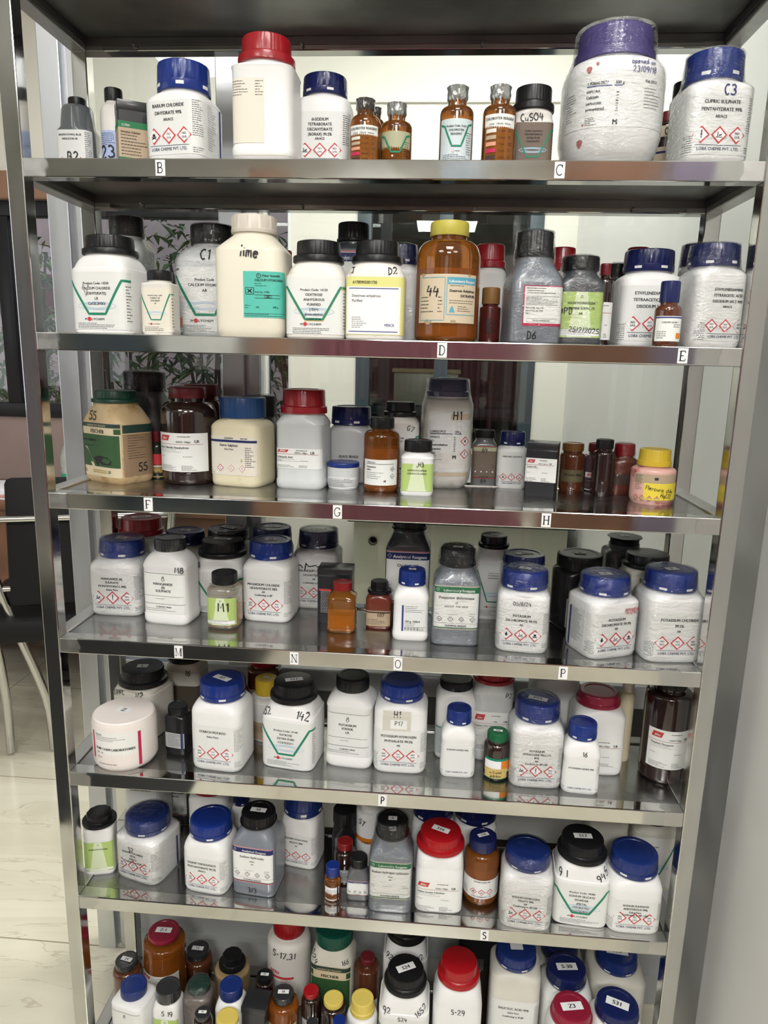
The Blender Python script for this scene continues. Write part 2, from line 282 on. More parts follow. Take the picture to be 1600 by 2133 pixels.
# ------------------------------------------------------------------ bottle bodies: stacked rounded sections
def lerp(a, b, t): return a+(b-a)*t
def sections(shape, W_, D_, hs, hc, rc):
    rn = rc*.9; hx, hy = W_/2, D_/2; S = []; top = hc+.004
    def base(n, foot=.004, k=.93): S.extend([(0, hx*k, hy*k, n), (foot*.35, hx*(k+.04), hy*(k+.04), n), (foot, hx*.997, hy*.997, n), (foot*1.6, hx, hy, n)])
    def shoulder(z0, z1, n0, n1, f, N=8, kx=1.0):
        for i in range(1, N+1):
            t = i/N; g, h = f(t); S.append((z0+(z1-z0)*h, lerp(hx*kx, rn, g), lerp(hy*kx, rn, g), lerp(n0, n1, g)))
    dome = lambda t: (1-math.cos(t*math.pi/2)**.9, math.sin(t*math.pi/2)**.95)
    if shape == 'loba':
        base(5.2, .006); S.append((hs, hx, hy, 5.2)); shoulder(hs, hc-.003, 5.2, 2, lambda t: (t**1.7*.75+.25*t, 1-(1-t)**1.25), 9)
    elif shape == 'clar' or shape == 'clar2':
        base(5.5, .005); b = hs*.16
        if shape == 'clar': S.extend([(b, hx, hy, 5.5), (b+.003, hx*.965, hy*.965, 5.5), (hs-.004, hx*.965, hy*.965, 5.5), (hs, hx*.99, hy*.99, 5.5)])
        else: S.extend([(hs-.003, hx, hy, 4.4), (hs, hx*.985, hy*.985, 4.2)])
        shoulder(hs+.001, hc-.003, 5, 2, lambda t: (t**1.5, 1-(1-t)**1.3), 8, .985)
    elif shape == 'moly':
        base(6.5, .005, .95); S.extend([(hs-.004, hx, hy, 6.5), (hs-.001, hx*.985, hy*.985, 6.5), (hs, hx*.95, hy*.95, 6)])
        shoulder(hs+.001, hc-.002, 5.6, 2, lambda t: (t**1.25, t), 7, .945)
    elif shape == 'facet':
        base(5.8, .005); b = hs*.13; S.extend([(b, hx, hy, 5.8), (b+.002, hx*.975, hy*.975, 5.8), (hs-.003, hx*.975, hy*.975, 5.8), (hs, hx, hy, 5.8)]); shoulder(hs+.001, hc-.003, 5, 2, lambda t: (t**1.1, t), 6)
    elif shape == 'facet2':
        base(5, .008); S.extend([(hs-.003, hx, hy, 5), (hs, hx*.99, hy*.99, 4.6)]); zz = lerp(hs, hc, .86); shoulder(hs+.001, zz, 4.4, 2, lambda t: (t, t), 6, .985)
    elif shape == 'thomas':
        base(7, .005, .96); S.extend([(hs-.002, hx, hy, 7), (hs, hx*.985, hy*.985, 6.5)]); shoulder(hs, hc-.004, 6.5, 2, lambda t: (t*t*(3-2*t)*.6+.4*t, t), 9, .985)
    elif shape == 'step':
        base(4.5, .004); S.append((hs, hx, hy, 4.5)); S.append((hs+.006, hx*.93, hy*.93, 2.4)); S.append((hc-.006, hx*.86, hy*.86, 2)); S.append((hc-.002, hx*.78, hy*.78, 2)); S.append((hc, rn, rn, 2))
    elif shape in ('bigmerck', 'bigmerck2'):
        n = 2.7 if shape == 'bigmerck' else 3.6; k = .06 if shape == 'bigmerck' else .02
        S.extend([(0, hx*.74, hy*.74, n), (.006, hx*.86, hy*.86, n), (.016, hx*(.96-k/2), hy*(.96-k/2), n), (.035, hx, hy, n), (hs, hx, hy, n)]); shoulder(hs, hc-.004, n, 2, lambda t: (1-math.cos(t*math.pi/2)**.8, math.sin(t*math.pi/2)), 9)
    elif shape == 'box':
        S.extend([(0, hx, hy, 30), (hs, hx, hy, 30)]); return S
    elif shape in ('round_jar', 'round_jar2'):
        base(2, .008, .9)
        if shape == 'round_jar': S.extend([(hc-.004, hx, hy, 2), (hc, hx*.97, hy*.97, 2)]); return S+[(top, hx*.95, hy*.95, 2)]
        S.append((hs, hx, hy, 2)); shoulder(hs, hc-.003, 2, 2, dome, 6)
    elif shape == 'round_sq':
        base(3.2, .006); S.append((hs, hx, hy, 3.2)); shoulder(hs, hc-.004, 3.2, 2, dome, 8)
    else:
        base(2, .006, .9); S.append((hs, hx, hy, 2)); shoulder(hs, hc-(.004 if shape == 'round' else .006), 2, 2, dome, 9)
    S.append((hc, rn, rn, 2)); S.append((top, rn, rn, 2)); return S
def se_pt(th, hx, hy, n):
    c, s = math.cos(th), math.sin(th); e = 2/n
    return (hx*math.copysign(abs(c)**e, c), hy*math.copysign(abs(s)**e, s))
def body_mesh(S, N=56, grow=0, wob=0, seed=0):
    rnd = random.Random(seed); v = []; n = N
    ph = [rnd.uniform(0, 6.28) for _ in range(6)]
    for (z, hx, hy, ex) in S:
        for i in range(n):
            # even spacing between corner and flat: polar angle sampling of the superellipse
            a = 2*math.pi*i/n+math.pi/4; c, s = math.cos(a), math.sin(a)
            r = (abs(c/(hx+grow))**ex+abs(s/(hy+grow))**ex)**(-1/ex)
            if wob: r += wob*(math.sin(3*a+ph[0]+z*60)*.4+math.sin(7*a+ph[1]-z*95)*.35+math.sin(13*a+ph[2]+z*210)*.25)
            v.append((r*c, r*s, z))
    f = []
    for j in range(len(S)-1):
        for i in range(n):
            k = (i+1) % n; f.append((j*n+i, j*n+k, (j+1)*n+k, (j+1)*n+i))
    f.append(tuple(range(n))[::-1]); f.append(tuple((len(S)-1)*n+i for i in range(n)))
    return v, f
class Surf:
    """unrolls label artwork (s = millimetres round the bottle from its front centre, z = height) onto the body"""
    def __init__(s, S): s.S = S; s.T = {}
    def sec(s, z):
        P = s.S
        for a, b in zip(P, P[1:]):
            if a[0] <= z <= b[0]:
                t = (z-a[0])/max(1e-9, b[0]-a[0]); return [lerp(a[i], b[i], t) for i in (1, 2, 3)]
        return P[-1][1:] if z > P[-1][0] else P[0][1:]
    def tab(s, z):
        k = int(z*2500)
        if k not in s.T:
            hx, hy, n = s.sec(k/2500+.0002); a = np.linspace(-math.pi/2, math.pi*.72-math.pi/2+1.0, 200)
            c, si = np.cos(a), np.sin(a); r = (np.abs(c/hx)**n+np.abs(si/hy)**n)**(-1/n); x, y = r*c, r*si
            L = np.concatenate([[0], np.cumsum(np.hypot(np.diff(x), np.diff(y)))])
            nx = np.sign(x)*np.abs(x/hx)**(n-1)/hx; ny = np.sign(y)*np.abs(y/hy)**(n-1)/hy; q = np.hypot(nx, ny)+1e-12
            s.T[k] = (L, x, y, nx/q, ny/q)
        return s.T[k]
    def pos(s, u, z, off):
        L, x, y, nx, ny = s.tab(z); a = abs(u); g = 1 if u >= 0 else -1
        X, Y, NX, NY = (float(np.interp(a, L, q)) for q in (x, y, nx, ny))
        return (g*(X+NX*off), Y+NY*off, z)
class Label:
    def __init__(s, surf): s.sf = surf; s.v = []; s.f = []; s.mi = []; s.m = []
    def _m(s, c):
        if c not in s.m: s.m.append(c)
        return s.m.index(c)
    def add(s, vs, fs, c, off):
        o = len(s.v); k = s._m(c)
        s.v += [s.sf.pos(u, z, off) for u, z in vs]; s.f += [tuple(i+o for i in q) for q in fs]; s.mi += [k]*len(fs)
    def rect(s, a, b, z0, z1, c, off=.0006, nz=1):
        n = max(1, int(abs(b-a)/.0028)); vs = [(lerp(a, b, i/n), lerp(z0, z1, j/nz)) for j in range(nz+1) for i in range(n+1)]
        fs = [(j*(n+1)+i, j*(n+1)+i+1, (j+1)*(n+1)+i+1, (j+1)*(n+1)+i) for j in range(nz) for i in range(n)]; s.add(vs, fs, c, off)
    def quad(s, p0, p1, p2, p3, c, off=.0007, n=8):
        vs = [(lerp(lerp(p0[0], p1[0], i/n), lerp(p3[0], p2[0], i/n), j), lerp(lerp(p0[1], p1[1], i/n), lerp(p3[1], p2[1], i/n), j)) for j in (0, 1) for i in range(n+1)]
        s.add(vs, [(i, i+1, n+2+i, n+1+i) for i in range(n)], c, off)
    def line(s, pts, w, c, off=.0007, step=.003):
        P = []
        for a, b in zip(pts, pts[1:]):
            k = max(1, int(math.hypot(b[0]-a[0], b[1]-a[1])/step)); P += [(lerp(a[0], b[0], i/k), lerp(a[1], b[1], i/k)) for i in range(k)]
        P.append(pts[-1]); vs = []
        for i, p in enumerate(P):
            a = P[max(i-1, 0)]; b = P[min(i+1, len(P)-1)]; dx, dy = b[0]-a[0], b[1]-a[1]; L = math.hypot(dx, dy) or 1
            vs += [(p[0]-dy/L*w/2, p[1]+dx/L*w/2), (p[0]+dy/L*w/2, p[1]-dx/L*w/2)]
        s.add(vs, [(2*i, 2*i+1, 2*i+3, 2*i+2) for i in range(len(P)-1)], c, off)
    def text(s, t, u, z, size, c='ink', align='c', bold=.02, off=.00085, cond=.92, shear=0, fit=None):
        vs, fs, w = text2d(t, size, align, bold, cond, shear)
        if fit and w > fit: vs = [(a*fit/w, b) for a, b in vs]
        s.add([(u+a, z+b) for a, b in vs], fs, c, off)
    def hand(s, t, u, z, size, rot=0, c='ink'):
        vs, fs = hand2d(t, size, rot); s.add([(u+a, z+b) for a, b in vs], fs, c, .0012)
    def fine(s, a, b, z0, z1, pitch=.0022, c='ink', seed=1, h=.00055, align='l'):
        rnd = random.Random(seed); z = z1
        while z > z0:
            e = a+(b-a)*rnd.uniform(.45, 1.0); x = a; sh = (b-e) if align == 'r' else 0
            while x < e-.0006:
                w = min(rnd.uniform(.0012, .0038), e-x); s.rect(x+sh, x+sh+w, z-h, z, c, .0008); x += w+rnd.uniform(.0005, .0009)
            z -= pitch
    def diamond(s, u, z, r, sym=1, c='red', bg='white', w=None):
        w = w or r*.16; s.add([(u-r, z), (u, z-r), (u+r, z), (u, z+r)], [(0, 1, 2, 3)], c, .0007); q = r-w*1.45
        s.add([(u-q, z), (u, z-q), (u+q, z), (u, z+q)], [(0, 1, 2, 3)], bg, .00078)
        if sym == 1: s.text('NO', u, z+r*.08, r*.38, 'ink', bold=.02); s.text('GHS', u, z-r*.36, r*.38, 'ink', bold=.02)
        elif sym == '!': s.rect(u-r*.07, u+r*.07, z-r*.1, z+r*.5, 'ink', .0009); s.rect(u-r*.07, u+r*.07, z-r*.34, z-r*.2, 'ink', .0009)
        elif sym == 'skull':
            s.add([(u+r*.2*math.cos(t), z+r*.12+r*.2*math.sin(t)) for t in [i*.785 for i in range(8)]], [tuple(range(8))], 'ink', .0009); s.line([(u-r*.35, z-r*.05), (u+r*.35, z-r*.32)], r*.08, 'ink', .0009); s.line([(u+r*.35, z-r*.05), (u-r*.35, z-r*.32)], r*.08, 'ink', .0009)
        elif sym == 'flame': s.add([(u-r*.22, z-r*.1), (u, z-r*.32), (u+r*.22, z-r*.1), (u+r*.12, z+r*.15), (u, z+r*.45), (u-r*.12, z+r*.15)], [(0, 1, 2, 3, 4, 5)], 'ink', .0009)
        elif sym == 'env': s.line([(u-r*.4, z-r*.25), (u+r*.4, z-r*.25)], r*.08, 'ink', .0009); s.line([(u-r*.2, z-r*.2), (u-r*.18, z+r*.3)], r*.1, 'ink', .0009); s.line([(u-r*.05, z-r*.1), (u+r*.3, z+r*.05)], r*.14, 'ink', .0009)
    def build(s, parent, name='label'):
        if not s.f: return None
        o = mesh_obj(name, s.v, s.f, [ink(c) for c in s.m], parent, s.mi, smooth=False); return o
# ------------------------------------------------------------------ label designs (L label, W width, H straight height)
def d_loba(L, W, H, lines, o):
    off = o.get('off', 0)*W; top = min(1.02, o.get('top', .7)+.14)*H; L.rect(-.60*W+off, .66*W+off, .09*H, min(.99*H, top+.05*H), 'clear', .0004)
    sz = W*.070; z = top-.02*H; room = z-(.09*H+W*.275+W*.125+.0015)
    pitch = max(sz*1.0, min(sz*1.5, room/max(1, len(lines))))
    for i, t in enumerate(lines):
        small = t in ('AR', 'AR/ACS', 'Extra Pure') or t.startswith('Conf'); q = min(sz*(.8 if small else 1), pitch*.85)
        L.text(t, off-.02*W, z-q, q, 'ink', bold=.03, fit=W*.66); z -= pitch*(.85 if small else 1)
    r = W*.125; zd = .09*H+W*.275
    for k, c in enumerate(o.get('c', [1, 1, 1])): L.diamond(off-.02*W+(k-1)*W*.27, zd, r, c)
    for k in range(6): L.line([(off+(-.2+.07*k)*W, zd-r*.5), (off+(-.17+.07*k)*W, zd+(.5 if k % 2 else .2)*r)], .0006, 'greypaper', .00055)
    zl = zd-r-.0016; L.rect(off-.37*W, off+.33*W, zl, zl+.0005, 'navy', .0008)
    L.text('LOBA CHEMIE PVT. LTD.', off-.02*W, zl-W*.070, W*.064, 'navy', bold=.012, fit=W*.70)
    sd = int(W*1000); L.fine(off+.39*W, off+.58*W, .38*H, top, .0026, seed=sd); L.fine(off+.39*W, off+.60*W, .12*H, .2*H, .0026, seed=sd+1)
    L.fine(off-.60*W, off-.41*W, .1*H, .34*H, .0026, seed=sd+2, align='r')
    if o.get('side'):
        g = o['side']; a, b = sorted((g*.66*W, g*1.06*W)); L.rect(a, b, .09*H, top+.05*H, 'clear', .0004); L.fine(a+.03*W, b-.1*W if g > 0 else b-.02*W, .2*H, top, .003, seed=sd+4)
    if o.get('bar'): g = o['bar']; L.rect(*sorted((g*1.06*W, g*1.12*W)), .06*H, top+.02*H, 'barblue', .0007)
    if o.get('note'): L.rect(-.32*W, .20*W, .74*H, 1.06*H, 'tape', .0009, nz=4); L.rect(-.18*W, .13*W, .77*H, .92*H, 'paper', .0011, nz=2)
def d_moly(L, W, H, lines, o):
    bg = o.get('bg', 'clear'); L.rect(-.56*W, .62*W, .06*H, .93*H, bg, .0004); t = W*.028
    V = [(-.60*W, .80*H), (-.46*W, .80*H), (-.15*W, .30*H), (.15*W, .30*H), (.44*W, .80*H), (.62*W, .80*H)]
    if o.get('ext'): V = [(-.62*W, .84*H)]+V[1:]
    for k in range(3):
        L.line([(.34*W*math.cos(a)*(1-.22*k), .42*H+.06*W*math.sin(a)*(1-.22*k)) for a in [i*math.pi/12 for i in range(25)]], .0006, 'ripple', .0006)
    if o.get('gold'): L.line([(x*.985, z-.012*H) for x, z in V], t*1.5, 'gold', .00065)
    L.line(V, t*1.35, 'green', .00072); z = .80*H; sz = W*.058
    for i, s in enumerate(lines): L.text(s, 0, z-sz, sz*(.9 if i == 0 else 1), 'ink', bold=.022, cond=1.0, fit=W*(.56-.05*i)); z -= sz*1.36
    u = -.20*W; zz = .205*H; L.add([(u+.052*W+.036*W*math.cos(i*math.pi/3+.52), zz+.018*W+.036*W*math.sin(i*math.pi/3+.52)) for i in range(6)], [tuple(range(6))], 'red', .0008); L.text('M', u+.012*W, zz, W*.046, 'ink', 'r', cond=1.2); L.text('LYCHEM', u+.09*W, zz, W*.046, 'ink', 'l', cond=1.35)
    L.fine(-.36*W, .38*W, .07*H, .16*H, .0022, seed=int(W*9000)); L.fine(.50*W, .62*W, .16*H, .72*H, .0042, seed=int(W*8000), h=.0009)
    if o.get('org'): L.rect(-.56*W, -.36*W, .13*H, .26*H, 'salmon', .0007); L.text('500 GM', -.47*W, .88*H, W*.05, 'ink', bold=.03)
def d_tb(L, W, H, lines, o):
    bg = o.get('bg', 'paper'); a, b = -.485*W, .485*W; small = o.get('small'); z1 = .985*H; z0 = .27*H
    if o.get('band') == 'olive': z0 = .2*H
    L.rect(a, b, z0, z1, bg, .0004); bd = {'green': 'tbgreen'}.get(o.get('band'), o.get('band', 'navy'))
    L.rect(a, b, z1-.012*H, z1-.002*H, 'stainbrown' if bd == 'tbgreen' else 'red', .0006); L.rect(a, b, z1-.115*H, z1-.02*H, bd, .0006); z = z1-.095*H
    L.text(lines[0], .05*W, z, .060*H if W > .05 else .055*H, 'white', bold=.02, cond=1, fit=.74*W); L.diamond(-.40*W, z+.028*H, .028*H, 0, 'white', bd)
    z -= .12*H
    for i, s in enumerate(lines[1:]):
        q = .062*H if i == 0 else .036*H; L.text(s, 0, z, q, 'ink', bold=.02, cond=.98, fit=.86*W); z -= .06*H if i else .075*H
    L.fine(a+.04*W, a+.2*W, .5*H, .52*H, .004, seed=3); L.fine(a+.3*W, b-.3*W, .5*H, .52*H, .004, seed=4, c='grey'); L.fine(b-.2*W, b-.04*W, .49*H, .54*H, .0034, seed=5)
    if not o.get('nod'):
        for k in range(4): L.diamond(-.35*W+.235*W*k, z0+.17*H, .062*W, '!' if k == 1 else 'env', 'ink', 'white', w=.004*W/.07*.1+.0003)
    L.rect(a, b, z0+.10*H, z0+.103*H, 'ink', .0006); L.text('THOMAS BAKER', 0, z0+.045*H, .046*H if W > .05 else .03*H, 'ink', bold=.03, cond=1, fit=.72*W)
    L.rect(a, b, z0+.018*H, z0+.034*H, 'tbgreen' if bd == 'tbgreen' else 'darkbrown', .0006); L.rect(a, b, z0+.006*H, z0+.016*H, 'stainbrown' if bd == 'tbgreen' else 'red', .0006)
def d_himedia(L, W, H, lines, o):
    z0, z1 = o.get('z', (.1, .7)); z0 *= H; z1 *= H; w = o.get('w', 1.04)/2; a = -.5*W*min(1, w*2); b = w*W; h = z1-z0
    L.rect(-w*W*1.02, b, z0, z1, 'paper', .0004); q = .10*W
    L.quad((a+.05*W, z1-.20*h), (a+.27*W, z1-.20*h), (a+.31*W, z1-.06*h), (a+.09*W, z1-.06*h), 'hired'); L.text('Jhlec', a+.18*W, z1-.165*h, .07*W, 'paper', shear=.25, bold=.02)
    L.fine(a+.46*W, a+.82*W, z1-.10*h, z1-.08*h, .004, seed=7, h=.001)
    if o.get('code'): L.text(o['code'], a+.56*W, z1-.245*h, .043*W, 'ink', bold=.02, fit=.36*W); L.text('LR', a+.80*W, z1-.245*h, .072*W, 'ink', bold=.035, cond=1.1)
    L.rect(-w*W, a+.92*W, z1-.29*h, z1-.29*h+.0006, 'rose', .0007); z = z1-.29*h-.075*W
    for s in lines: L.text(s, a+.05*W, z, .056*W, 'ink', 'l', bold=.025, fit=.78*W); z -= .07*W
    L.fine(a+.05*W, a+.6*W, z, z+.05*W, .003, seed=9, c='grey'); L.fine(a+.05*W, a+.2*W, z0+.38*h, z0+.40*h, .004, seed=10); L.fine(a+.55*W, a+.78*W, z0+.38*h, z0+.40*h, .004, seed=11)
    L.fine(a+.04*W, a+.46*W, z0+.04*h, z0+.16*h, .0022, seed=12); L.fine(a+.52*W, a+.82*W, z0+.04*h, z0+.16*h, .0022, seed=13)
def d_clar(L, W, H, lines, o):
    L.rect(-.46*W, .46*W, .2*H, .93*H, 'clear' if o.get('cream') else 'paper', .0004)
    for z in (.90, .36): L.rect(-.46*W, .46*W, z*H, z*H+.0006, 'ink', .0006)
    L.line([(-.03*W, .79*H), (-.01*W, .85*H), (0, .81*H), (.012*W, .86*H), (.03*W, .79*H), (0, .77*H), (-.03*W, .79*H)], .0009, 'ink', .0007); z = .70*H
    for s in lines: L.text(s, 0, z, .072*W, 'ink', bold=.03, cond=1, fit=.6*W); z -= .062*H
    L.rect(-.42*W, .42*W, .50*H, .505*H, 'ink', .0006); L.fine(-.16*W, .16*W, .45*H, .46*H, .004, seed=3); L.text('CLARIOFILT INDIA', 0, .30*H, .044*W, 'ink', bold=.03, fit=.5*W); L.fine(-.42*W, .42*W, .24*H, .28*H, .003, seed=4)
def d_clargreen(L, W, H, lines, o):
    a, b = -.5*W, .5*W; L.rect(a, b, .12*H, .86*H, 'lime', .0004); L.quad((-.28*W, .12*H), (.28*W, .12*H), (.12*W, .86*H), (-.12*W, .86*H), 'limelight', .0006, 14)
    z = .66*H
    for s in lines: L.text(s, 0, z, .075*W, 'ink', bold=.03, fit=.6*W); z -= .085*H
    L.line([(.02*W*math.cos(i)*1.2, .78*H+.03*W*math.sin(i)) for i in range(7)], .0006, 'ink', .0007)
    L.rect(a+.06*W, b-.06*W, .15*H, .25*H, 'white', .0007); L.rect(a+.06*W, b-.06*W, .25*H, .255*H, 'ink', .0008); L.fine(a+.09*W, b-.09*W, .16*H, .235*H, .0022, seed=5)
def d_plain(L, W, H, o):
    z0, z1 = [q*H for q in o.get('z', (.1, .7))]; w = o.get('w', .95)*W/2*1.0
    if o.get('bg'): L.rect(-w*1.05, w*1.05, z0, z1, o['bg'], .0004)
    for t, u, z, s, c in o.get('lines', []): L.text(t, u*W, z*H, s, c, bold=.02)
    for a, b, c, d in o.get('fine', []): L.fine(a*W, b*W, c*H, d*H, .0026, seed=int(W*5000), c=o.get('finecol', 'ink'))
    if o.get('bar'): L.rect(w*.72, w*.95, z0, z1, o['bar'], .0006)
    if o.get('band'): c, a, b = o['band']; L.rect(-w, w, a*H, b*H, c, .0006)
    if o.get('gline'): L.rect(-w, w, z1-.004, z1-.002, 'green', .0006)
    if o.get('redbar'): L.rect(-.45*W, -.1*W, .60*H, .64*H, 'hired', .0006)
def d_cream(L, W, H, o):
    a, b = -.46*W, .06*W; L.rect(a, b, .17*H, .86*H, 'cream2', .0004); L.fine(a+.01*W, a+.34*W, .68*H, .83*H, .0032, seed=21); L.fine(a+.38*W, b-.01*W, .68*H, .83*H, .0032, seed=22); L.rect(-.5*W, .5*W, .035*H, .04*H, 'cream2', .0005)
def d_chart(L, W, H, o):
    a, b = -.5*W, .5*W; L.rect(a, b, .03*H, .93*H, 'paper', .0004); L.text('CHLOROTEX REAGENT', 0, .82*H, .0042, 'ink', bold=.03, fit=W*.9); L.text('Colour   Chlorine  Indicates', 0, .73*H, .0027, 'ink', fit=.8*W)
    for k, (c, t) in enumerate([('cream2', '0.1 ppm'), ('tan', '0.2 ppm'), ('salmon', '0.3 ppm'), ('pinkred', '0.6 ppm'), ('maroonlab', '1.0 ppm')]):
        z = (.58-.125*k)*H; L.rect(-.42*W, -.1*W, z, z+.075*H, c, .0006); L.text(t, .06*W, z+.015*H, .0028, 'ink'); L.fine(.26*W, .42*W, z, z+.06*H, .0022, seed=k)
def d_greenv(L, W, H, lines, o):
    bg = o.get('bg'); L.rect(-.54*W, .54*W, .08*H, .86*H, bg, .0004); L.line([(-.5*W, .76*H), (-.36*W, .72*H), (-.12*W, .34*H), (.14*W, .34*H), (.36*W, .74*H), (.5*W, .78*H)], .0022, 'green', .0007); z = .70*H
    for s in lines: L.text(s, 0, z, .0036, 'ink', bold=.03, fit=.6*W); z -= .075*H
    L.fine(.30*W, .5*W, .2*H, .6*H, .0028, seed=2); L.diamond(-.08*W, .24*H, .0018, 0, 'red', 'paper'); L.fine(-.02*W, .2*W, .23*H, .25*H, .003, seed=3); L.fine(-.4*W, .4*W, .1*H, .18*H, .0022, seed=4)
def d_merckw(L, W, H, o):
    L.rect(-.62*W, .60*W, .38*H, .98*H, 'clear', .0004); a = -.34*W; z = .86*H
    L.text('1.93666.0521', a, z, .0052, 'ink', 'l', bold=.03); L.text('500 g', a+.27*W, z, .0052, 'ink', 'l', bold=.02); L.rect(a, a+.24*W, z-.0022, z-.001, 'barblue', .0007); L.rect(a+.26*W, a+.34*W, z-.0022, z-.001, 'barblue', .0007)
    L.text('EMPLURA', a, z-.009, .0042, 'ink', 'l')
    for k, s in enumerate(('Calcium', 'carbonate', 'precipitated')): L.text(s, a, z-.0155-.0068*k, .0050, 'ink', 'l', bold=.03)
    for k in range(9): L.rect(a+.285*W, a+.31*W, z-.010-.003*k, z-.0088-.003*k-(k % 3)*.0004, 'ink', .0007)
    L.text('M', a+.29*W, z-.046, .0085, 'ink', bold=.05); L.text('Feb.2015', .22*W, .88*H, .0048, 'ink', 'l', bold=.02); L.fine(a, a+.14*W, z-.046, z-.037, .002, seed=3); L.fine(.22*W, .45*W, .6*H, .82*H, .0036, seed=4); L.fine(-.6*W, -.44*W, .5*H, .8*H, .003, seed=5)
    for (u, zz, r) in ((-.33*W, 1.04*H, .0035), (-.38*W, .22*H, .004), (-.25*W, 1.10*H, .002), (-.36*W, .42*H, .0014)): L.add([(u+r*math.cos(t)*(1+.3*math.sin(3*t)), zz+r*math.sin(t)*1.2) for t in [i*.628 for i in range(10)]], [tuple(range(10))], 'rose', .0005)
def d_merck2(L, W, H, o):
    L.rect(-.44*W, .47*W, .22*H, .96*H, 'clear', .0004); a = -.38*W; z = .70*H
    L.rect(.02*W, .44*W, .86*H, .93*H, 'worn', .0006); L.text('1.94923.0521', a, z, .0056, 'ink', 'l', bold=.03, cond=.85); L.text('500 g', a+.5*W, z, .005, 'ink', 'l', cond=.8); L.rect(a, a+.44*W, z-.0022, z-.001, 'navy', .0007); L.rect(a+.48*W, a+.64*W, z-.0022, z-.001, 'barblue', .0007)
    for k, s in enumerate(('EMPARTA', 'ACS')): L.text(s, a, z-.0085-.0056*k, .0040, 'ink', 'l')
    for k, s in enumerate(('Hexamethylene', 'tetramine')): L.text(s, a, z-.021-.0066*k, .0050, 'ink', 'l', bold=.03)
    L.text('analysis', a, z-.0335, .0036, 'ink', 'l'); L.diamond(.33*W, .60*H, .0078, 'flame'); L.diamond(.33*W, .44*H, .0078, '!'); L.text('M', .12*W, .38*H, .0085, 'ink', bold=.05)
    for k in range(9): L.rect(.10*W, .135*W, .64*H-.0028*k, .64*H+.001-.0028*k, 'ink', .0007)
    L.fine(a, a+.24*W, .34*H, .44*H, .003, seed=8); L.rect(-.46*W, .46*W, .16*H, .21*H, 'worn', .0005)
def d_merck(L, W, H, o):
    L.rect(-.50*W, .58*W, .07*H, .95*H, 'paleyellow', .0004); L.rect(-.47*W, .44*W, .08*H, .80*H, 'white', .0006); L.text('61780905001730', -.36*W, .845*H, .0055, 'ink', 'l', bold=.02, cond=.85)
    L.line([(-.42*W, .775*H), (.40*W, .775*H)], .0011, 'barblue', .0008); L.line([(-.42*W, .12*H), (.40*W, .12*H)], .0011, 'barblue', .0008)
    L.text('Dextrose anhydrous', -.37*W, .645*H, .0050, 'ink', 'l', bold=.01); L.text('Purified', -.37*W, .57*H, .0050, 'ink', 'l', bold=.01); L.fine(-.37*W, -.1*W, .16*H, .34*H, .0026, seed=3); L.text('MERCK', .18*W, .20*H, .0052, 'barblue', 'l', cond=.8)
def d_fisher(L, W, H, o):
    a, b = -.05*W, .60*W; L.rect(a, b, .22*H, .74*H, 'teal', .0004); L.line([(a+.22*W+.03*W*math.cos(i*.6), .69*H+.03*W*math.sin(i*.6)) for i in range(12)], .0008, 'ink'); L.text('F', a+.22*W, .68*H, .0038, 'ink')
    L.text('Fisher Scientific', a+.27*W, .68*H, .0042, 'ink', 'l', bold=.03); L.text('CALCIUM HYDROXIDE', a+.16*W, .63*H, .0042, 'ink', 'l', bold=.03); L.fine(a+.16*W, a+.36*W, .575*H, .605*H, .0028, seed=1)
    L.rect(a+.03*W, a+.15*W, .48*H, .56*H, 'ink', .0006); L.rect(a+.04*W, a+.14*W, .487*H, .553*H, 'teal', .0007); L.line([(a+.06*W, .50*H), (a+.12*W, .54*H)], .0016, 'ink', .0009); L.line([(a+.06*W, .54*H), (a+.12*W, .50*H)], .0016, 'ink', .0009)
    L.text('Prod. No. 17705', a+.16*W, .50*H, .0032, 'ink', 'l'); L.line([(a+.16*W, .475*H), (a+.52*W, .475*H)], .0005, 'ink'); L.line([(a+.16*W, .44*H), (a+.52*W, .44*H)], .0005, 'ink'); L.line([(a+.30*W, .445*H), (a+.30*W, .47*H), (a+.40*W, .47*H), (a+.40*W, .445*H), (a+.30*W, .445*H)], .0005, 'ink', .0009); L.text('SQ', a+.35*W, .447*H, .0036, 'ink', bold=.04)
    L.fine(a+.02*W, a+.1*W, .32*H, .36*H, .003, seed=2); L.text('23%', a+.20*W, .33*H, .003, 'ink'); L.text('500 g', a+.45*W, .33*H, .0035, 'ink'); L.fine(a+.02*W, b-.03*W, .23*H, .26*H, .0022, seed=4); L.rect(a, b, .265*H, .268*H, 'ink', .0006)
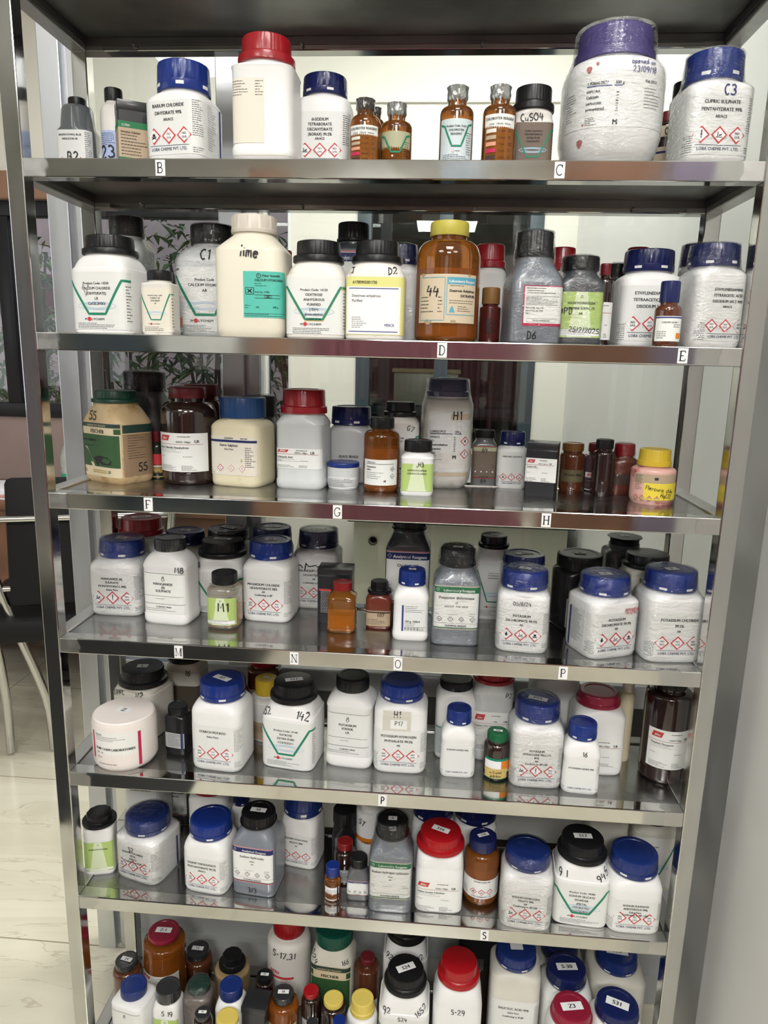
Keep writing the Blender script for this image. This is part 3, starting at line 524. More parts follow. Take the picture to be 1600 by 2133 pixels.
def d_lab44(L, W, H, o):
    L.rect(-.50*W, .50*W, .22*H, .80*H, 'worn', .0004); L.line([(-.46*W, .25*H), (-.46*W, .76*H), (-.04*W, .76*H), (-.04*W, .25*H), (-.46*W, .25*H)], .0008, 'skyblue'); L.line([(-.01*W, .32*H), (-.01*W, .76*H), (.48*W, .76*H)], .0008, 'skyblue'); L.line([(-.01*W, .32*H), (.48*W, .32*H)], .0008, 'skyblue')
    L.rect(0, .50*W, .68*H, .76*H, 'skyblue', .0006); L.text('Laboratory Reagent', .02*W, .70*H, .0052, 'paper', 'l', bold=.03, fit=.50*W); L.fine(.04*W, .44*W, .655*H, .665*H, .004, seed=1); L.text('Dextrose Anhydrous', .03*W, .59*H, .0048, 'ink', 'l', bold=.04, fit=.5*W); L.text('EXTRAPURE', .20*W, .53*H, .0048, 'ink', 'l', bold=.04)
    L.fine(.03*W, .46*W, .46*H, .49*H, .003, seed=2); L.add([(.03*W, .345*H), (.12*W, .345*H), (.085*W, .42*H), (.065*W, .42*H)], [(0, 1, 2, 3)], 'skyblue', .0007); L.fine(.16*W, .42*W, .345*H, .42*H, .0028, seed=3); L.fine(-.44*W, -.2*W, .35*H, .53*H, .0046, seed=4, h=.001); L.fine(-.14*W, -.07*W, .35*H, .53*H, .0046, seed=5, h=.001)
    for (u, z, r) in ((-.3*W, .23*H, .006), (.1*W, .235*H, .004), (.35*W, .79*H, .003), (-.42*W, .79*H, .004)): L.add([(u+r*math.cos(t)*(1+.3*math.sin(3*t)), z+r*math.sin(t)*.6) for t in [i*.628 for i in range(10)]], [tuple(range(10))], 'stainbrown', .0005)
def d_d6(L, W, H, o):
    a, b = -.28*W, .52*W; L.rect(a, b, .28*H, .93*H, 'pinkred', .0004); L.rect(a+.02*W, b, .31*H, .915*H, 'paper', .0006); L.fine(a+.05*W, b-.04*W, .78*H, .89*H, .003, seed=1, h=.0008); L.fine(a+.05*W, b-.1*W, .62*H, .76*H, .0018, seed=2)
    for k, s in enumerate(('Date of Mfg.: Aug. 2023', 'Date of Exp.: July 2028', 'M.R.P.')): L.text(s, a+.05*W, (.56-.045*k)*H, .0027, 'ink', 'l', fit=.6*W)
    L.text('Not for medicinal use', a+.36*W, .36*H, .0028, 'ink', fit=.5*W); L.line([(a+.08*W, .345*H), (a+.08*W, .40*H), (a+.64*W, .40*H), (a+.64*W, .345*H), (a+.08*W, .345*H)], .0003, 'ink'); L.rect(a+.02*W, b, .30*H, .325*H, 'pinkred', .0008)
def d_fischer(L, W, H, lines, o):
    a, b = -.49*W, .49*W; L.rect(a, b, .10*H, .97*H, 'cream3', .0004); L.rect(a, b, .90*H, .965*H, 'fdark', .0006); L.text('LABORATORY REAGENT', -.02*W, .912*H, .0045, 'cream3', bold=.02, fit=.8*W); L.rect(a, b, .80*H, .885*H, 'fgreen', .00055); L.rect(-.40*W, .38*W, .80*H, .885*H, 'cream3', .0007)
    L.text('FISCHER', 0, .805*H, .0085, 'ink', bold=.045, cond=1.05, fit=.74*W); L.rect(a+.02*W, b-.02*W, .26*H, .78*H, 'fgreen', .0006)
    for s in lines: L.text(s, a+.04*W, .67*H, .0062, 'ink', 'l', bold=.03, fit=.84*W)
    L.fine(a+.04*W, -.1*W, .56*H, .6*H, .004, seed=2, h=.001)
    if o.get('dirty'):
        L.text('500 g', a+.03*W, .165*H, .0058, 'ink', 'l', bold=.05); L.text('LR', .22*W, .165*H, .0065, 'fdark', 'l', bold=.03); L.rect(-.16*W, .18*W, .16*H, .175*H, 'yellowbrown', .0007); L.rect(-.16*W, .18*W, .19*H, .205*H, 'yellowbrown', .0007)
        L.add([(u*W, z*H) for u, z in ((-.14, .40), (.02, .44), (.22, .42), (.32, .36), (.28, .30), (.10, .29), (.0, .33), (-.02, .25), (-.08, .34))], [tuple(range(9))], 'ink', .0009)
        L.add([(u*W, z*H) for u, z in ((-.34, .58), (-.28, .56), (-.10, .26), (-.17, .26))], [(0, 1, 2, 3)], 'cream3', .0008)
        L.rect(.52*W, 1.16*W, .12*H, .80*H, 'fbrown', .0004); L.rect(.52*W, 1.16*W, .82*H, .95*H, 'fdark', .0004); L.fine(.6*W, .95*W, .4*H, .78*H, .004, seed=4); L.hand('55', .88*W, .26*H, .013, 0)
    else: L.hand('88', .15*W, .55*H, .012, 0)
def d_ferric(L, W, H, o):
    a, b = -.5*W, .66*W; L.rect(a, .48*W, .20*H, .86*H, 'cream2', .0004); L.add([(a, .2*H), (.48*W, .2*H), (.48*W, .46*H), (.2*W, .42*H), (-.2*W, .50*H), (a, .46*H)], [tuple(range(6))], 'worn', .0005)
    L.rect(a-.02*W, .48*W, .76*H, .80*H, 'navy', .0006); L.text('0182600500', -.06*W, .815*H, .0034, 'ink'); L.text('500 GMS', .24*W, .815*H, .0034, 'ink'); L.text('Ferric Sulphate', -.06*W, .69*H, .0056, 'ink', bold=.03); L.text('Extra Pure', -.06*W, .63*H, .0040, 'ink')
    for k in range(3): L.diamond(-.24*W+.22*W*k, .32*H, .0060, 1, 'red' if k == 0 else 'salmon')
    L.fine(.26*W, .46*W, .36*H, .68*H, .0030, seed=3, h=.0008); L.fine(a+.02*W, a+.16*W, .23*H, .27*H, .003, seed=4); L.add([(.17*W, .45*H), (.19*W, .43*H), (.21*W, .45*H), (.19*W, .50*H)], [(0, 1, 2, 3)], 'lime', .0008)
def d_merckamber(L, W, H, o):
    L.rect(-.52*W, .54*W, .14*H, .62*H, 'paper', .0004); a = -.40*W; L.text('1.94375.0121', a, .555*H, .0032, 'ink', 'l'); L.text('Hydrazinium', a, .47*H, .0036, 'ink', 'l', bold=.03); L.text('sulfate', a, .42*H, .0036, 'ink', 'l', bold=.03)
    L.line([(a, .54*H), (.4*W, .54*H)], .0006, 'ink'); L.diamond(.36*W, .45*H, .0044, 'skull', 'ink'); L.diamond(.36*W, .31*H, .0044, 'env', 'ink'); L.text('M', .14*W, .20*H, .005, 'ink', bold=.05); L.fine(a, .1*W, .24*H, .38*H, .003, seed=2)
def d_lobaamber(L, W, H, lines, o):
    L.rect(-.72*W, .72*W, .20*H, .64*H, 'paper', .0004); L.text(lines[0], 0, .585*H, .0034, 'ink', bold=.03)
    for k, c in enumerate(('skull', 'env', 1)): L.diamond((k-1)*.24*W, .36*H, .0060, c)
    L.text('LOBA CHEMIE PVT. LTD.', 0, .235*H, .0036, 'navy', fit=.6*W); L.fine(.42*W, .66*W, .3*H, .6*H, .0026, seed=2); L.fine(-.66*W, -.44*W, .24*H, .42*H, .0026, seed=3, align='r')
def d_lobasm(L, W, H, o):
    L.rect(-.60*W, .62*W, .14*H, .86*H, 'paper', .0004); L.rect(-.60*W, .62*W, .80*H, .84*H, 'barblue', .0006); L.text('CHROME AZURE S', -.02*W, .66*H, .0028, 'ink'); L.fine(.1*W, .5*W, .56*H, .62*H, .0026, seed=5); L.rect(.24*W, .48*W, .22*H, .38*H, 'orange', .0007); L.fine(-.5*W, -.1*W, .2*H, .42*H, .0026, seed=6)
def d_g250(L, W, H, o):
    L.rect(-.24*W, .46*W, .24*H, .92*H, 'clear', .0004); L.rect(-.24*W, -.19*W, .24*H, .88*H, 'barblue', .0006); L.fine(-.15*W, .44*W, .70*H, .86*H, .0030, seed=3); L.text('250 g : 05814', -.15*W, .46*H, .0046, 'ink', 'l', bold=.03); L.fine(-.15*W, .36*W, .38*H, .43*H, .003, seed=4)
    for k in range(14): L.rect(-.15*W+k*.0016, -.15*W+k*.0016+.0004+.0005*(k % 3 == 0), .26*H, .35*H, 'ink', .0007)
    L.fine(.22*W, .44*W, .25*H, .35*H, .0026, seed=5)
def d_purechem(L, W, H, o):
    L.rect(-.52*W, .34*W, .10*H, 1.0*H, 'paper', .0004); L.rect(-.53*W, -.49*W, .30*H, .98*H, 'pinkred', .0006); L.rect(.25*W, .30*W, .12*H, .97*H, 'pinkred', .0006); L.text('Important', -.44*W, .92*H, .0034, 'ink', 'l'); L.fine(-.44*W, .20*W, .78*H, .89*H, .0030, seed=8); L.text('PURE CHEM LABORATORIES', -.44*W, .56*H, .0056, 'ink', 'l', bold=.04, fit=.66*W)
    L.text('Pune - 02.', -.43*W, .47*H, .0036, 'ink', 'l'); L.text('500 g net', -.42*W, .36*H, .0028, 'ink', 'l'); L.text('FOR LABORATORY USE ONLY', -.40*W, .20*H, .0026, 'ink', 'l')
def d_greennote(L, W, H, o):
    L.rect(-.52*W, .52*W, .06*H, .78*H, 'green', .0004); L.rect(-.52*W, .52*W, .30*H, .70*H, 'white', .0006); L.rect(.14*W, .52*W, .36*H, .70*H, 'orange', .0007); L.rect(-.50*W, .40*W, .10*H, .44*H, 'gold', .0009); L.hand('o-Cresol', -.05*W, .32*H, .0045, 4); L.hand('phthalein', -.05*W, .19*H, .0042, 4)
def d_hgcl(L, W, H, o):
    L.rect(-.60*W, .5*W, .10*H, .95*H, 'tan', .0004); L.rect(-.32*W, .60*W, .16*H, .68*H, 'yellow', .0007); L.fine(-.55*W, -.36*W, .45*H, .9*H, .0026, seed=2); L.text('88', -.06*W, .78*H, .006, 'ink', bold=.05)
    for k in range(4): L.diamond(-.5*W+.16*W*k, .20*H, .0048, 0, 'red', 'tan')
def d_torn(L, W, H, o):
    L.rect(-.5*W, .5*W, .10*H, .62*H, 'worn', .0004); L.rect(-.5*W, .5*W, .50*H, .54*H, 'navy', .0006); L.rect(-.45*W, .45*W, .80*H, 1.0*H, 'worn', .0004); L.hand('C-8', 0, .9*H, .008, 0); L.hand('CO2', 0, .22*H, .011, -10)
def d_fuch(L, W, H, o):
    L.rect(-.55*W, .55*W, .52*H, .9*H, 'red', .0004); L.rect(-.55*W, .55*W, .06*H, .40*H, 'yellowbrown', .0004); L.rect(-.55*W, .55*W, .42*H, .5*H, 'worn', .0004); L.hand('Fuch', .1*W, .25*H, .005, 0)
def d_otto(L, W, H, o):
    L.text('otto', -.26*W, .66*H, .013, 'red', bold=.03, shear=.2); L.rect(-.5*W, .2*W, .58*H, .62*H, 'red', .0006); L.rect(-.5*W, .05*W, .20*H, .54*H, 'greypaper', .0005); L.rect(-.15*W, .18*W, .16*H, .36*H, 'orange', .0007); L.fine(-.1*W, .2*W, .40*H, .56*H, .0035, seed=3, c='red')
def d_greenbox(L, W, H, o):
    for a, b_, g in ((-.5*W, .5*W, 1), (-1.25*W, -.5*W, 0)):
        L.rect(a, b_, .12*H, .58*H, 'tan', .0004); L.rect(a, b_, .58*H, .68*H, 'tbgreen', .0005); L.rect(a, b_, .06*H, .12*H, 'tbgreen', .0005)
    L.text('Atropine Sulphate', -.44*W, .50*H, .0038, 'ink', 'l', bold=.02, fit=.85*W); L.fine(-.44*W, .4*W, .17*H, .47*H, .0040, seed=3, h=.0008); L.text('LOBA', -.28*W, .60*H, .0045, 'paper')
def draw_label(L, W, H, lab):
    k = lab[0]; o = lab[-1]; ln = lab[1] if len(lab) > 2 else []
    F = dict(loba=d_loba, moly=d_moly, tb=d_tb, himedia=d_himedia, clar=d_clar, clargreen=d_clargreen, green_v=d_greenv, fischer=d_fischer, lobaamber=d_lobaamber)
    G = dict(plain=d_plain, cream=d_cream, chart=d_chart, merckw=d_merckw, merck2=d_merck2, merck=d_merck, fisher=d_fisher, lab44=d_lab44, d6=d_d6, ferric=d_ferric, merckamber=d_merckamber, lobasm=d_lobasm, g250=d_g250, purechem=d_purechem, green_note=d_greennote, hgcl=d_hgcl, torn=d_torn, fuch=d_fuch, otto=d_otto, greenbox=d_greenbox)
    if k in F: F[k](L, W, H, ln, o)
    else: G[k](L, W, H, o)
# ------------------------------------------------------------------ caps
def cap_build(style, rc, z0, z1, m, parent):
    h = z1-z0; b = MB(); M = [m, 'c_white_cap']; e = min(.0016, h*.12)
    def ribs(k, d, rows): return lambda a, j: 1-(d if (j in rows and math.sin(a*k) < 0) else 0)
    if style == 'loba':
        P = [(rc*.985, z0), (rc, z0+.001), (rc, z0+h*.30), (rc*.975, z0+h*.31), (rc*.975, z0+h*.36), (rc*.99, z0+h*.38), (rc*.965, z1-e*1.6), (rc*.94, z1-e*.5), (rc*.90, z1), (rc*.74, z1), (rc*.72, z1-.0010), (rc*.02, z1-.0010)]
        b.lathe(P, 96, fn=ribs(24, .020, (5, 6)))
        for k in range(6):   # moulded slots of the tamper ring, the white neck shows through
            a0 = R(-90+22+60*k); n = 5; v = []
            for i in range(n+1):
                a = a0+R(17)*i/n-R(8.5)
                for zz in (z0+h*.12, z0+h*.235): v.append((rc*1.004*math.cos(a), rc*1.004*math.sin(a), zz))
            b.add(v, [(2*i, 2*i+2, 2*i+3, 2*i+1) for i in range(n)], 1)
    elif style == 'merck':
        P = [(rc, z0), (rc*1.0, z0+h*.10), (rc*.985, z0+h*.27), (rc*.93, z0+h*.31), (rc*.92, z0+h*.36), (rc*.90, z1-e*1.6), (rc*.87, z1-e*.4), (rc*.82, z1), (rc*.66, z1), (rc*.64, z1-.001), (rc*.02, z1-.001)]
        b.lathe(P, 120, fn=ribs(30, .010, (4, 5)))
    elif style in ('flange', 'hex'):
        k = .86 if style == 'flange' else .74
        P = [(rc*.97, z0), (rc, z0+.001), (rc, z0+h*.24), (rc*.985, z0+h*.30), (rc*(k+.03), z0+h*.34), (rc*k, z0+h*.38), (rc*k*.985, z1-e*1.5), (rc*k*.96, z1-e*.4), (rc*k*.9, z1), (rc*.02, z1)]
        fn = (lambda a, j: 1-(.012 if (j in (5, 6) and math.sin(a*40) < 0 and math.sin(a*4) > -.2) else 0)) if style == 'flange' else (lambda a, j: (1/math.cos((a % (math.pi/5))-math.pi/10)*.965 if j >= 4 and j < 9 else 1))
        b.lathe(P, 160 if style == 'flange' else 60, fn=fn)
    elif style == 'tb':
        P = [(rc*.97, z0), (rc, z0+.001), (rc, z0+h*.16), (rc*.93, z0+h*.19), (rc*.93, z0+h*.24), (rc*.92, z1-e*1.6), (rc*.89, z1-e*.4), (rc*.84, z1), (rc*.68, z1), (rc*.66, z1-.001), (rc*.02, z1-.001)]
        b.lathe(P, 120, fn=ribs(30, .03, (4, 5)))
    elif style == 'plain_wide':
        P = [(rc*.98, z0), (rc, z0+h*.14), (rc, z0+h*.2), (rc*.97, z0+h*.24), (rc*.97, z1-e*2), (rc*.93, z1-e*.4), (rc*.86, z1), (rc*.02, z1)]
        b.lathe(P, 96, fn=lambda a, j: 1+(.03 if (j in (3, 4) and math.cos(a*12) > .72) else 0))
    elif style in ('crimp',):
        rnd = random.Random(int(rc*1e6)); ph = rnd.uniform(0, 6)
        P = [(rc*.90, z0-.004), (rc*.86, z0+h*.1), (rc*.98, z0+h*.28), (rc*1.0, z0+h*.5), (rc*.97, z0+h*.75), (rc*1.04, z1-.0006), (rc*.98, z1), (rc*.5, z1-.001), (rc*.02, z1)]
        b.lathe(P, 72, fn=lambda a, j: 1+.035*math.sin(a*9+ph+j)+.03*math.sin(a*17-j*2))
    elif style == 'glass_lid':
        P = [(rc*.98, z0), (rc, z0+.001), (rc, z1-e*1.8), (rc*.97, z1-e*.5), (rc*.93, z1), (rc*.8, z1), (rc*.78, z1-.0007), (rc*.02, z1-.0007)]; b.lathe(P, 96, fn=ribs(60, .006, (1, 2)))
    elif style in ('lid', 'jarlid'):
        P = [(rc*.97, z0), (rc, z0+.001), (rc, z0+h*.4), (rc*1.0, z1-e*1.5), (rc*.98, z1-e*.4), (rc*.95, z1), (rc*.02, z1)] if style == 'lid' else [(rc*.985, z0), (rc*1.02, z0+.0012), (rc*1.012, z0+.003), (rc*1.0, z1-.006), (rc*.985, z1-.0018), (rc*.95, z1), (rc*.02, z1)]
        b.lathe(P, 96)
    elif style == 'flare':
        P = [(rc*.86, z0), (rc*.88, z0+.002), (rc*.84, z0+h*.5), (rc*.86, z1-h*.22), (rc, z1-.0015), (rc, z1-.0005), (rc*.9, z1), (rc*.02, z1)]; b.lathe(P, 72, fn=lambda a, j: 1+(.02*math.sin(a*9) if j in (4, 5) else 0))
    else:
        P = [(rc*.98, z0), (rc, z0+.0008), (rc, z1-e*1.8), (rc*.97, z1-e*.5), (rc*.91, z1), (rc*.74, z1), (rc*.72, z1-.0006), (rc*.02, z1-.0006)]; b.lathe(P, 108, fn=ribs(36, .022, (1, 2)))
    return b.build('cap', M if style == 'loba' else [m], parent, angle=30)
def top_label(capo, rc, z, text, rot, big=0):
    b = MB(); s = rc*.46 if not big else rc*.55; w = s*(1.5 if len(text) > 1 else .9); h = s*.8; M = ['print_white', 'print_ink']; ink('white'); ink('ink')
    c_, s_ = math.cos(rot), math.sin(rot); T = lambda x, y, k: (x*c_-y*s_, x*s_+y*c_, z+k)
    b.add([T(-w/1.6, -h/2, .0006), (T(w/1.6, -h/2, .0006)), T(w/1.6, h/2, .0006), T(-w/1.6, h/2, .0006)], [(0, 1, 2, 3)], 0)
    if text:
        v, f, tw = text2d(text, h*.72, 'c', .03, 1.0); b.add([T(a, q-h*.26, .0009) for a, q in v], f, 1)
    return b.build('cap_sticker', M, capo, smooth=False)
# ------------------------------------------------------------------ one bottle, jar, vial or carton
def bottle(d, n):
    x, y, Wd, Dd, hs, hc, ht, rc, yaw, z = d['g']; shape = d['shape']
    if shape == 'box': hs = ht; hc = ht
    elif shape == 'round_jar': hc = min(hc, ht-.006); hs = hc-.008
    else: hc = max(hc, .01); hs = min(hs, hc-max(.006, .16*hc if hc-hs < .004 else .006)); hs = max(hs, hc*.45)
    ht = max(ht, hc+(.5 if d['cap'] not in ('lid', 'jarlid', 'glass_lid') else .2)*rc) if d['cap'] and shape != 'round_jar' else ht
    root = empty(d['kind'], (x, y, z), R(yaw), d['label'], {'reagent_bottle': 'bottle', 'glass_bottle': 'bottle', 'jar': 'jar', 'vial': 'vial', 'carton': 'box'}[d['kind']], d.get('group'))
    S = sections(shape, Wd, Dd, hs, hc, rc)
    v, f = body_mesh(S); body = mesh_obj('body', v, f, d['body'], root, angle=32 if shape in ('moly', 'facet', 'facet2', 'box', 'clar', 'thomas') else 60)
    if d.get('liq'):
        q = hs*d['liq']; S2 = [(.0025, Wd*.40, Dd*.40, 2), (.006, Wd*.455, Dd*.455, 2), (q, Wd*.462, Dd*.462, 2), (q+.002, Wd*.44, Dd*.44, 2)]
        v, f = body_mesh(S2); mesh_obj('contents', v, f, 'powder_tan' if Wd > .05 else 'liquid_dark', root)
    if d['body'] in ('amber_y', 'clearamber'):
        q = hs*.52; n_ = S[3][3]; S2 = [(.003, Wd*.44, Dd*.44, n_), (q, Wd*.455, Dd*.455, n_)]; v, f = body_mesh(S2); mesh_obj('contents', v, f, 'powder_yellow' if d['body'] == 'amber_y' else 'powder_orange', root)
    sf = Surf(S); L = Label(sf); H = hs
    if d.get('lab'): draw_label(L, Wd, H, d['lab'])
    L.build(root)
    if d.get('hand'):
        for t, u, zf, sz, rot, c in d['hand']: L2 = Label(sf); L2.hand(t, u*Wd, zf*hc if zf > .7 else zf*hs, sz, rot, c); L2.build(root, 'handwriting')
    if d['cap']:
        cap = cap_build(d['cap'], rc, hc-.0005, ht, MATS['c_'+d['capm']], root)
        if d.get('toplab') is not None: top_label(cap, rc*(.86 if d['cap'] == 'flange' else 1), ht-(.001 if d['cap'] in ('loba', 'merck', 'tb') else 0), d['toplab'][0], random.Random(n).uniform(-.5, .5)-R(yaw)*.5, d['toplab'][1])
    elif d.get('toplab') is not None: top_label(body, Wd*.45, ht, d['toplab'][0], 0)
    if shape == 'box':
        b = MB(); b.box(-Wd/2*1.006, Wd/2*1.006, -Dd/2*1.006, Dd/2*1.006, ht-.012, ht+.0008, bev=.0005); b.build('lid', [d['body']], root)
    if d.get('wrap'):
        zt = ht+.0015; r1 = rc*1.012
        WS = [(max(.0015, s[0]), s[1]+.0012, s[2]+.0012, s[3]) for s in S if s[0] < hc-.008] + [(hc-.003, rc*1.10, rc*1.10, 2), (hc+.004, r1+.0015, r1+.0015, 2), (lerp(hc, ht, .6), r1, r1, 2), (zt-.001, r1*.97, r1*.97, 2), (zt+.001, r1*.7, r1*.7, 2), (zt+.0015, r1*.3, r1*.3, 2)]
        if d['cap'] is None: WS = [(.001, Wd/2+.001, Dd/2+.001, 20), (ht+.0015, Wd/2+.001, Dd/2+.001, 20)]
        Z2 = []
        for a, c in zip(WS, WS[1:]):
            k = max(1, int((c[0]-a[0])/.006)); Z2 += [tuple(lerp(a[i], c[i], j/k) for i in range(4)) for j in range(k)]
        Z2.append(WS[-1]); v, f = body_mesh(Z2, 72, wob=.0007, seed=n); mesh_obj('plastic_film', v, f, 'clear_film', root, angle=180)
    return root
TAGS = [('B', -0.2916, 1, 0), ('C', 0.2277, 1, 0), ('D', 0.0883, 2, 0), ('E', 0.4043, 2, 0), ('F', -0.329, 3, 0), ('G', -0.0515, 3, 0), ('H', 0.243, 3, 0), ('M', -0.2924, 4, 0), ('N', -0.1145, 4, 0), ('O', 0.0415, 4, 0), ('P', 0.2834, 4, 0), ('P', 0.024, 5, 1), ('S', 0.1936, 6, 1)]
# ------------------------------------------------------------------ the room
mat('wall_cream', (.80, .78, .70), rough=.6, noise=(2, .05)); mat('wall_white', (.80, .80, .78), rough=.35, noise=(3, .06), bump=(14, .08)); mat('ceiling_white', (.8, .8, .78), rough=.8)
mat('outer_pink', (.72, .50, .46), rough=.8, noise=(5, .2)); mat('pink_dado', (.36, .27, .25), rough=.6, noise=(5, .15)); mat('brown_wood', (.25, .12, .07), rough=.45, noise=(9, .4)); mat('trim_brown', (.30, .17, .11), rough=.4)
mat('frame_black', (.012, .012, .016), rough=.35); mat('frame_slate', (.045, .065, .08), rough=.45); mat('laminate_grey', (.42, .43, .43), rough=.35, noise=(3, .1)); mat('laminate_cream', (.52, .51, .42), rough=.3, noise=(3, .06))
mat('laminate_shaded', (.085, .085, .075), rough=.35); mat('dark_room', (.07, .05, .048), rough=.7, noise=(4, .3)); mat('standin_black', (.012, .012, .012), rough=.6); mat('granite_dark', (.03, .035, .035), rough=.2); mat('leather_black', (.010, .010, .011), rough=.55, spec=.3)
mat('chrome', (.6, .6, .58), rough=.16, metal=1); mat('paper_white', (.8, .8, .84), rough=.6); mat('paper_pink', (.6, .3, .28), rough=.6); mat('leaf', (.13, .22, .05), rough=.5, noise=(3, .5)); mat('leaf_light', (.30, .40, .10), rough=.5, noise=(3, .4)); mat('bark', (.10, .07, .05), rough=.9)
mat('wood_pale', (.52, .42, .22), rough=.5); mat('pet_clear', (.75, .82, .80), rough=.1, trans=.6); mat('pet_green', (.02, .35, .2), rough=.4); mat('shirt_maroon', (.22, .03, .05), rough=.8)
def marble():
    m = bpy.data.materials.new('marble_tile'); m.use_nodes = True; n = m.node_tree.nodes; l = m.node_tree.links; p = n['Principled BSDF']; p.inputs['Roughness'].default_value = .16
    g = n.new('ShaderNodeNewGeometry'); mp = n.new('ShaderNodeMapping'); mp.inputs['Scale'].default_value = (.8, 3.2, 1); mp.inputs['Rotation'].default_value = (0, 0, .12); l.new(g.outputs['Position'], mp.inputs[0])
    t = n.new('ShaderNodeTexNoise'); t.inputs['Scale'].default_value = 2.4; t.inputs['Detail'].default_value = 9; t.inputs['Distortion'].default_value = 1.1; l.new(mp.outputs[0], t.inputs[0])
    cr = n.new('ShaderNodeValToRGB'); e = cr.color_ramp.elements; e[0].position = .3; e[0].color = (.60, .56, .44, 1); e[1].position = .62; e[1].color = (.74, .71, .58, 1)
    for ps, c in ((.490, (.70, .67, .54)), (.495, (.50, .45, .34)), (.500, (.71, .68, .55))): q = e.new(ps); q.color = (*c, 1)
    l.new(t.outputs[0], cr.inputs[0])
    br = n.new('ShaderNodeTexBrick'); br.offset = 0; br.inputs['Color1'].default_value = (1, 1, 1, 1); br.inputs['Color2'].default_value = (.96, .96, .96, 1); br.inputs['Mortar'].default_value = (.45, .42, .36, 1)
    br.inputs['Scale'].default_value = 1; br.inputs['Mortar Size'].default_value = .0018; br.inputs['Brick Width'].default_value = 1.2; br.inputs['Row Height'].default_value = .6
    mp2 = n.new('ShaderNodeMapping'); mp2.inputs['Location'].default_value = (.35, .28, 0); l.new(g.outputs['Position'], mp2.inputs[0]); l.new(mp2.outputs[0], br.inputs[0])
    mx = n.new('ShaderNodeMix'); mx.data_type = 'RGBA'; mx.blend_type = 'MULTIPLY'; mx.inputs[0].default_value = 1; l.new(cr.outputs[0], mx.inputs[6]); l.new(br.outputs[0], mx.inputs[7]); l.new(mx.outputs[2], p.inputs['Base Color']); MATS['marble_tile'] = m
marble()
def wall(name, x0, x1, y0, y1, z0, z1, m, bev=0): return structure(MB().box(x0, x1, y0, y1, z0, z1, bev=bev).build(name, [m], smooth=False))
wall('floor', -4.2, 3, -4.2, 2.1, -.05, 0, 'marble_tile')
wall('ceiling', -4.2, 3, -4.2, 2.1, 2.7, 2.75, 'ceiling_white')
# right-hand wall close to the rack, with a projecting rounded pilaster towards the viewer
wall('wall_right', .60, .66, -.46, 2.1, 0, 2.7, 'wall_white')
wall('wall_right_pilaster', .572, .62, -.46, .085, 0, 2.7, 'wall_white', bev=.012)
wall('wall_right_return', .66, 3, -.46, -.40, 0, 2.7, 'wall_white')
wall('wall_left', -4.26, -4.2, -4.2, 2.1, 0, 2.7, 'wall_cream'); wall('wall_rear', -4.2, 3, -4.26, -4.2, 0, 2.7, 'wall_cream'); wall('wall_far_right', 3, 3.06, -4.2, -.40, 0, 2.7, 'wall_cream')
# far wall with the black framed window (left), the narrow window and the slate framed window into the next room
Y = 2.0
for nm, x0, x1, z0, z1 in (('wall_far_low', -4.2, -.72, 0, 1.02), ('wall_far_top', -4.2, -.72, 1.98, 2.7), ('wall_far_pier', -.72, -.64, 0, 2.7), ('wall_far_pier2', -.53, -.26, 0, 2.7), ('wall_far_sill', -.64, -.53, 0, .95), ('wall_far_head', -.64, -.53, 1.95, 2.7), ('wall_far_under', -.26, .47, 0, .80), ('wall_far_over', -.26, .47, 1.95, 2.7), ('wall_far_right2', .47, .60, 0, 2.7)):
    wall(nm, x0, x1, Y, Y+.1, z0, z1, 'pink_dado' if nm in ('wall_far_low',) else 'wall_cream')
wall('trim_10', -.72, .60, Y-.012, Y, 2.262, 2.28, 'wall_cream', bev=.003)
def frame(name, x0, x1, z0, z1, y, w, m, mull=(), bars=()):
    b = MB(); b.box(x0, x1, y-.03, y+.03, z0, z0+w, bev=.003); b.box(x0, x1, y-.03, y+.03, z1-w, z1, bev=.003); b.box(x0, x0+w, y-.03, y+.03, z0+w, z1-w, bev=.003); b.box(x1-w, x1, y-.03, y+.03, z0+w, z1-w, bev=.003)
    for x in mull: b.box(x-w/2, x+w/2, y-.028, y+.028, z0+w, z1-w, bev=.003)
    for z in bars: b.box(x0+w, x1-w, y-.012, y+.012, z-.01, z+.01)
    r = structure(b.build(name, [m])); MB().box(x0+w*.5, x1-w*.5, y-.003, y+.003, z0+w*.5, z1-w*.5).build('pane', ['window_glass'], r, smooth=False); return r
frame('window_1', -4.1, -.72, 1.02, 1.90, Y+.02, .06, 'frame_black', mull=(-1.74, -2.9))
wall('trim_1', -4.2, -.70, Y-.03, Y, 1.90, 2.01, 'trim_brown', bev=.008)
frame('window_2', -.64, -.53, .95, 1.95, Y+.02, .012, 'wall_white')
frame('window_3', -.26, .47, .80, 1.95, Y+.02, .055, 'frame_slate', mull=(.09,), bars=())
# the dim next room behind the slate framed window
for nm, b6 in (('wall_store_back', (-.5, .7, 3.4, 3.46, 0, 2.6)), ('wall_store_left', (-.5, -.44, 2.1, 3.4, 0, 2.6)), ('wall_store_right', (.7, .76, 2.1, 3.4, 0, 2.6)), ('floor_store', (-.5, .76, 2.1, 3.46, -.05, 0)), ('ceiling_store', (-.5, .76, 2.1, 3.46, 2.55, 2.6))): wall(nm, *b6, 'dark_room')
